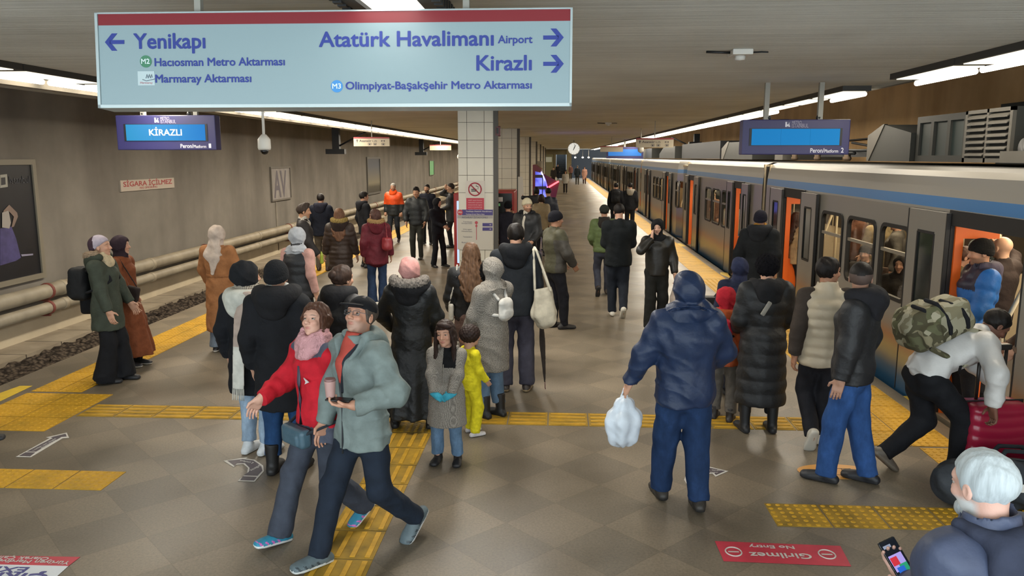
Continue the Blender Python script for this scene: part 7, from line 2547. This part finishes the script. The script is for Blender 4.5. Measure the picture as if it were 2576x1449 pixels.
def p_jeans_man():
    pos, fc = (2.34, 6.18), 58
    r, b, L = base(pos, fc, 1.78, 'man in black hooded jacket and blue jeans with faded hair, nearest the train door queue', '#a07a66', lf=(-.08, .13, 0, -2), rf=(.10, -.14, 0, -6), head=(-78, 4, 0), lh=(-.25, .04, .86))
    zf = lambda c: np.where(((c - b.hc) @ b.Rh)[:, 2] < .045, 1, 0)
    P = [ell(b.hp(0, -.018, .034), V(.085, .108, .095) , b.Rh, 0), _hairline(b, .06, .03, -.045, -.1)]
    sdf_obj('hair', P, [strand('#17120f'), mat('hair_fade', '#4f3f38', .7, 0, .1, 40)], r, .007, zone_fn=zf)
    trousers(r, b, '#294573', .0095, (.105, .088, .08), low=.06, m=DENIM('#2a4878'))
    jacket(r, b, '#16171b', .009, hem=.84, rx=.2, ry=.155, chest=(.22, .16), slr=(.094, .08, .064), quilt=(.2, .006), m=PUFF('#17181b'))
    hood_down(r, b, '#1b1b1f', .009, r=.088, spread=.13)
    shoes(r, b, col='#14151a', sole='#1d1d20', h=.0085, bulk=1.1)
p_jeans_man()

def p_bending():
    pos, fc = (3.06, 6.40), -80
    r, b, L = base(pos, fc, 1.78, 'man in white jacket bending over his luggage with a camouflage backpack', '#6e4a3a', lean=66, hip=(0, -.06, -.10), lf=(-.10, -.36, .02, 4, 40), rf=(.10, .20, 0, -4), head=(-10, -42, 0),
                   lh=at((3.06, 6.40), -80, 1.78, 2515, 975, 6.45), rh=at((3.06, 6.40), -80, 1.78, 2498, 1022, 6.02), rhand=dict(f=(0, .2, -1), n=(0, -1, 0), curl=.8), lhand=dict(f=(0, .2, -1), n=(0, -1, 0), curl=.8), lpole=(-1, -.3, .3), rpole=(1, -.3, .3), lips='#5a3a34')
    hair(r, b, '#17120f', h=.007)
    trousers(r, b, '#101115', .0095, (.108, .088, .07), low=.06)
    jacket(r, b, '#b4b2ae', .009, hem=.93, rx=.19, ry=.145, chest=(.215, .16), slr=(.09, .078, .06), m=mat('white_shell', '#b9b7b4', .45, 0, .06, 8, .6, 16), wr=.006)
    shoes(r, b, col='#5f564c', sole='#6f665a', h=.0085, bulk=1.08)
    c = b.chest + b.R @ V(0, -.28, -.15)
    R = b.R
    w, d, hg = .17, .14, .27
    pk = []
    for i, o in enumerate((.18, .05, -.08)):
        pk.append(('zip', strap([c + R @ V(w * .98, d * (.55 - .1 * i), hg * (.62 - i * .55)), c + R @ V(w * 1.02, d * .1, hg * (.66 - i * .55)), c + R @ V(w * .92, -d * .55, hg * (.62 - i * .5)), c + R @ V(w * .62, -d * (.88 + .4 * (i > 0)), hg * (.5 - i * .42)), c + R @ V(0, -d * (1.0 + .42 * (i > 0)), hg * (.45 - i * .42))], .017), cloth('#16171a')))
    st = []
    for s in (-1, 1):
        st += strap([c + R @ V(s * .08, d, hg * .8), b.sho[s] + R @ V(-.06 * s, -.02, .08), b.sho[s] + R @ V(-.07 * s, .09, .0), b.chest + R @ V(.15 * s, .08, -.10), c + R @ V(s * w, d * .8, -hg * .6)], .022)
    like('backpack', b, [rbox(c, (w, d, hg), R, .08, .03), rbox(c + R @ V(0, -d * .8, -hg * .3), (w * .85, d * .5, hg * .5), R, .05, .03), rbox(c + R @ V(w, 0, -hg * .5), (.05, d * .6, hg * .3), R, .03, .03)], hood_tex('camo'), 'large camouflage backpack on the bending man', 'backpack', .0095, None, ('pack', pk + [('strap', st, hood_tex('camo')), ('belt', strap([c + R @ V(w, .05, -hg * .75), b.waist + R @ V(.17, .06, .08), b.waist + R @ V(.08, .16, .1)], .012), cloth('#17181a'))]), wr=.004)
    return b
p_bending()

def wl(face, *v):
    """world direction in the frame of a person with this facing"""
    a = math.radians(face)
    return (v[0] * math.cos(a) + v[1] * math.sin(a), -v[0] * math.sin(a) + v[1] * math.cos(a), v[2])

def p_old_man():
    pos, fc, H = (1.385, 2.47), 24, 1.655
    fw, nw = unit((-.42, .50, .76)), unit((-.12, -.80, .55))
    nw = unit(nw - fw * (fw @ nw))
    r, b = person(pos, fc, H, 'white-haired bearded man in navy jacket looking at his phone in the near corner', head=(0, -8, 0), lh=at(pos, fc, H, 2292, 1478, 2.76), lpole=(-.5, -.8, -.9), rh=(.26, .18, .86), lhand=dict(f=wl(fc, *fw), n=wl(fc, *nw), curl=.5, thumb=.6))
    body_obj(r, b, '#c79f90', .011, .0034, stubble=.95, stub_col='#c8cccc', brow='#b0b0ae')
    eyes(r, b, look=(0, -15))
    hair(r, b, '#a7b0b4', h=.0055, puff=.99, front=.068, con=.35)
    P = [ell(b.hp(0, .045, -.085), (.05, .05, .036), b.Rh, .02), ell(b.hp(0, .075, -.10), (.028, .028, .026), b.Rh, .02), ell(b.hp(0, .085, -.052), (.09, .03, .016), b.Rh, .01, 's')]
    sdf_obj('beard', P, strand('#a9b0b3', con=.5), r, .006, wr=.002)
    trousers(r, b, '#20242c', .012)
    jacket(r, b, '#3b4459', .009, hem=.78, rx=.2, ry=.155, chest=(.225, .165), slr=(.092, .08, .064), m=mat('navy_soft', '#39425a', .6, 0, .1, 10, .4, 22), collar=.085, cr=.092, wr=.006)
    hood_down(r, b, '#2b3040', .009, r=.034, spread=.10, name='collar_fold')
    shoes(r, b)
    w, f, n, t = b.hand[-1][:4]
    c = w + f * .115 + n * .032
    Rm = np.stack([t, f, n], 1)
    e = empty('phone', r.location, r.rotation_euler.z, 'phone with a lit colourful screen in the white-haired man hand', 'phone')
    e.scale = r.scale
    sdf_obj('case', [rbox(c, (.037, .078, .0055), Rm, .0055, 0)], mat('phone_black', '#0d0e10', .25), e, .004)
    sc = MB()
    q = lambda u, v: tuple(c + t * u + f * v + n * .0065)
    sc.add([q(-.033, -.073), q(.033, -.073), q(.033, .073), q(-.033, .073)], [(0, 1, 2, 3)])
    sc.build('screen', mat('phone_screen', '#1c2028', .12, emit=.5), e, fix=False)
    def patch(name, u0, u1, v0, v1, col, dz):
        mb = MB()
        q2 = lambda u, v: tuple(c + t * u + f * v + n * (.0065 + dz))
        mb.add([q2(u0, v0), q2(u1, v0), q2(u1, v1), q2(u0, v1)], [(0, 1, 2, 3)])
        mb.build(name, mat('screen_' + col, col, .2, emit=.75), e, fix=False)
    patch('picture', -.026, .028, -.045, .018, '#a99ae0', .0004)
    patch('picture_red', -.002, .026, -.022, .010, '#c83440', .0007)
    patch('picture_green', -.026, .006, -.062, -.022, '#2f9a72', .0008)
    patch('picture_blue', -.01, .02, -.06, -.03, '#2c66c8', .0010)
    patch('status_text', -.005, .026, .046, .058, '#8a93a8', .0004)
p_old_man()

# ---------- at the train doors and inside
def p_blue_puffer():
    r, b, L = base((4.15, 7.93), 84, 1.78, 'man in blue padded jacket and black beanie standing in the open train door', '#b5866a', stubble=.5, head=(4, -4, 0), lh=(-.22, .2, .95))
    trousers(r, b, '#1a1b20', L.h)
    zf = lambda c: np.where((c[:, 2] > 1.30) & (np.abs(c[:, 0]) < .20), 1, 0)
    jacket(r, b, h=L.h, hem=.80, rx=.215, ry=.17, chest=(.23, .175), quilt=(.12, .014), slr=(.1, .086, .066), mats=[PUFF('#1f62ac'), PUFF('#2c2a3c')], zone_fn=zf, collar=.08, cr=.09)
    hood_down(r, b, '#4a4452', L.h, r=.06)
    beanie(r, b, '#191715', L.hh, tall=1.05, low=.01)
    shoes(r, b, h=L.h)
p_blue_puffer()
def rider(pos, fc, H, lb, col, hc, kind='short', **kw):
    r, b, L = base(pos, fc, H, lb, **kw)
    if hc:
        hair(r, b, hc, kind, L.hh)
    trousers(r, b, '#1a1a1e', L.b)
    jacket(r, b, col, L.h, hem=.8, rx=.2, chest=(.215, .16))
    shoes(r, b, h=L.b)
    return r, b, L
rider((5.4, 10.3), 92, 1.80, 'dark-haired young man in dark coat standing inside the nearest train car', '#2a2e2a', '#2a1c14', 'quiff', skin='#c09070')
r, b, L = rider((4.72, 8.62), 25, 1.75, 'bald man seen from behind, holding a strap inside the nearest train door', '#2e2420', None, stubble=.5, skin='#c49a7c', rh=(.20, .20, 1.66), rpole=(1, -.2, -.6), rhand=dict(f=(0, 0, 1), n=(0, 1, 0), curl=.9))
rider((4.42, 8.85), -96, 1.62, 'brown-haired man in tan coat looking down inside the nearest train door', '#5a4a30', '#4a2f20', skin='#b8886c', head=(0, -16, 0))
rider((4.16, 14.0), -70, 1.64, 'woman with long hair in cream jacket standing in the second open doorway', '#b59a74', '#3a241a', 'long')
rider((4.5, 17.3), 110, 1.66, 'passenger in patterned pale top inside the third open doorway', '#a8886a', '#2a1c14')
rider((4.5, 23.3), 130, 1.62, 'passenger just inside the fourth open doorway', '#7a5a4a', '#2a1c14')
def seated(pos, fc, lb, col, hc, hat=None):
    r, b, L = base(pos, fc, 1.72, lb, hip=(0, 0, -.45), lf=(-.1, .42, 0), rf=(.1, .42, 0), lh=(-.12, .32, .62), rh=(.12, .32, .62))
    trousers(r, b, '#1c1c20', L.h)
    jacket(r, b, col, L.h, hem=.80)
    if hat:
        beanie(r, b, hat, L.hh)
    else:
        wrap(r, b, hc, L.hh, drape=.08)
    shoes(r, b, h=L.b)
    e = empty('bench', (pos[0], pos[1], 0), math.radians(fc), 'dark bench seat under the ' + lb.split(' seated')[0], 'bench')
    MB().box(-.24, .24, -.30, .22, .30, .36, 0, .02).build('cushion', cloth('#4a3a30'), e)
    MB().box(-.24, .24, -.36, -.30, .30, .95, 0, .02).build('backrest', cloth('#4a3a30'), e)
    MB().box(-.2, .2, -.28, .0, 0, .30).build('base', M_dark, e)
seated((4.6, 12.0), 140, 'passenger in dark knitted cap seated behind the middle train window', '#2e2a28', '#222', '#26221f')
seated((4.6, 10.75), 140, 'passenger in dark headscarf seated behind the window nearest the door', '#2c2824', '#241f1c')
rider((5.3, 13.2), 180, 1.74, 'standing passenger in pale jacket seen through the middle train window', '#8a7a5c', '#2a1c14')
rider((5.3, 14.3), 100, 1.72, 'standing passenger in brown jacket seen through the farther train window', '#5a3a2a', '#2a1c14')
rider((5.2, 12.4), 60, 1.70, 'standing passenger in grey jacket beside the second doorway', '#5a5650', '#2a1c14')

def p_at_luggage():
    r, b, L = base((4.16, 6.7), 70, 1.70, 'person in brown patterned coat holding a white phone behind the suitcase', lh=(-.08, .28, 1.0), rh=(.08, .30, 1.02))
    hair(r, b, '#1c1512', h=L.hh)
    trousers(r, b, '#1b191c', L.h)
    jacket(r, b, '#4a3a30', L.h, hem=.7, rx=.2, m=mat('brown_pattern', '#5a4636', .8, 0, .5, 16))
    shoes(r, b, h=L.h)
    c = b.wr[1] + V(-.05, .09, .03)
    like('phone', b, [rbox(c, (.036, .07, .006), rotm('x', 30), .005)], mat('phone_white', '#c4bfb6', .4), 'white phone held above the red suitcase', 'phone', .006)
p_at_luggage()

# ---------- luggage on the platform
def suitcase():
    p = gz(2490, 1175)
    e = empty('suitcase', (3.54, 6.36, 0), math.radians(8), 'crimson ribbed hard-shell suitcase with raised handle beside the bending man', 'suitcase')
    P = [rbox((0, 0, .36), (.25, .145, .29), None, .06)]
    def rib(X, Y, Z):
        return -.007 * np.abs(np.sin(PI * (Z + .04 * np.cos(5 * X)) / .085)) + 0 * Y
    sdf_obj('shell', P, mat('suitcase_red', '#8d1a34', .28, 0, .06, 5), e, .009, disp=rib)
    MB().box(-.252, .252, -.006, .006, .08, .66).build('zip', M_dark, e)
    hm = mat('suitcase_handle', '#2c2826', .35, .3)
    MB().tube([(-.11, .06, .62), (-.11, .06, 1.08)], .014).tube([(.11, .06, .62), (.11, .06, 1.08)], .014).build('telescopic_handle', hm, e)
    MB().box(-.14, .14, .03, .09, 1.06, 1.11, 0, .015).build('grip', hm, e)
    MB().tube([(-.07, -.02, .65), (-.06, -.02, .69), (.06, -.02, .69), (.07, -.02, .65)], .012).build('top_handle', hm, e)
    for x in (-.19, .19):
        for y in (-.1, .1):
            MB().lathe([(.0, -.018), (.035, -.014), (.035, .014), (.0, .018)], (x, y, .035), 0, 14, 'x').box(x - .015, x + .015, y - .02, y + .02, .05, .09).build('wheel', M_dark, e)
suitcase()
def duffel():
    c = gz(2500, 1225)
    e = empty('duffel_bag', (3.40, 5.78, 0), math.radians(-6), 'large dark grey duffel bag on the floor in front of the suitcase', 'bag')
    sdf_obj('bag_body', [loft([((-.40, 0, .17), .15, .16), ((-.2, 0, .19), .17, .185), ((.2, 0, .19), .17, .185), ((.42, 0, .17), .15, .16)], V(0, 1, 0), .03, cap0=False, folds=None), half((0, 0, -1), 0)], cloth('#2f3338', .6), e, .0095, wr=.009)
    for y in (-.09, .09):
        sdf_obj('handle', strap([V(-.16, y, .33), V(-.08, y * .6, .46), V(.08, y * .6, .46), V(.16, y, .33)], .016), cloth('#1f2226'), e, .008)
    MB().tube([(-.4, 0, .345), (-.2, 0, .378), (.2, 0, .378), (.42, 0, .345)], .008).build('zip', M_dark, e)
    MB().box(-.02, .10, -.192, -.184, .20, .26).build('white_tag', M_white, e)
duffel()

# ---------- things in the walking couple's hands
def couple_things():
    b = PEOPLE['grey']
    w, f, n, t = b.hand[-1][:4]
    c = w + f * .10 + n * .030
    Rm = np.stack([t, f, n], 1)
    like('phone', b, [rbox(c, (.037, .078, .0055), Rm, .005, 0)], mat('phone_black', '#0d0e10', .25), 'dark phone lying in the palm of the grey-jacketed man', 'phone', .004)
    q = c + f * .055 + V(0, 0, .012)
    like('cup', b, [loft([(q, .028, .028), (q + V(0, 0, .10), .034, .034)], V(1, 0, 0), 0, cap0=True, cap1=True)], mat('cup_pink', '#a98782', .5), 'small dusky pink cup above the phone of the grey-jacketed man', 'cup', .004, None, ('cup_body', [('lid', [loft([(q + V(0, 0, .10), .036, .036), (q + V(0, 0, .115), .033, .033)], V(1, 0, 0), 0, cap0=True, cap1=True)], mat('cup_lid', '#7d5c5a', .4))]))
    b = PEOPLE['red']
    c = b.pel + b.half @ V(-.0, .20, -.10)
    like('waist_bag', b, [rbox(c, (.14, .045, .07), b.half, .03), rbox(c + V(0, .04, -.01), (.10, .02, .045), b.half, .02)], LEATHER('#3e5866'), 'blue-grey small bag worn at the front of the red-jacketed woman', 'bag', .008, None, ('pouch', [('strap', strap([c + V(-.13, 0, .04), b.pel + V(-.21, 0, .0), b.pel + V(-.1, -.18, .03), b.pel + V(.1, -.18, .03), b.pel + V(.21, 0, .0), c + V(.13, 0, .04)], .012), cloth('#2a3038'))]))
couple_things()

# ---------- far away
for (px, py, H, fc, col, tr, hc, kind, lb) in (
        (1422, 486, 1.62, 176, '#a8a298', '#2a2422', '#241a16', 'long', 'distant woman in short white jacket walking under the clock'),
        (1452, 465, 1.80, 0, '#232a30', '#3f3a30', '#6a655c', 'short', 'distant man in dark green coat near the yellow strip'),
        (1470, 463, 1.66, 178, '#b58c7c', '#3a1a18', '#241a16', 'short', 'distant woman in pale pink long coat beside the train'),
        (1392, 469, 1.70, 170, '#2a2622', '#1a1818', '#241a16', 'short', 'distant person in dark clothes beside the red kiosk'),
        (1403, 447, 1.74, 175, '#15161a', '#121316', '#241a16', 'short', 'tiny dark figure at the foot of the far escalator'),
        (1433, 446, 1.66, 180, '#6a4a42', '#2a2422', '#241a16', 'short', 'tiny figure in brown at the right of the far escalator')):
    p = gz(px, py)
    r, b, L = base((float(p[0]), min(float(p[1]), 95.0)), fc, H, lb, lf=(-.1, .1, 0), rf=(.1, -.1, 0))
    hair(r, b, hc, kind, L.hh)
    trousers(r, b, tr, L.h)
    jacket(r, b, col, L.h, hem=.45 if 'long coat' in lb else .74, rx=.2, flare=1.1, wr=0)
    shoes(r, b, h=L.h)
    if 'kiosk' in lb:
        c = b.wr[-1] + V(0, 0, -.32)
        like('shopping_bag', b, [rbox(c, (.06, .17, .24), None, .02)], mat('bag_white', '#c4bdb0', .6), 'white shopping bag carried by the distant figure beside the kiosk', 'bag', .03)

# somebody just outside the left edge, one shoe in view
r, b, L = base((-5.50, 6.42), -75, 1.72, 'person mostly beyond the left picture border, one black shoe tip in view', rf=(.09, .42, 0, 0, -6), lf=(-.09, -.3, .02, 0, 30))
trousers(r, b, '#17181c', .014)
jacket(r, b, '#1a1c20', .014)
hair(r, b, '#1a1412', h=.012)
shoes(r, b, col='#101114', h=.01)
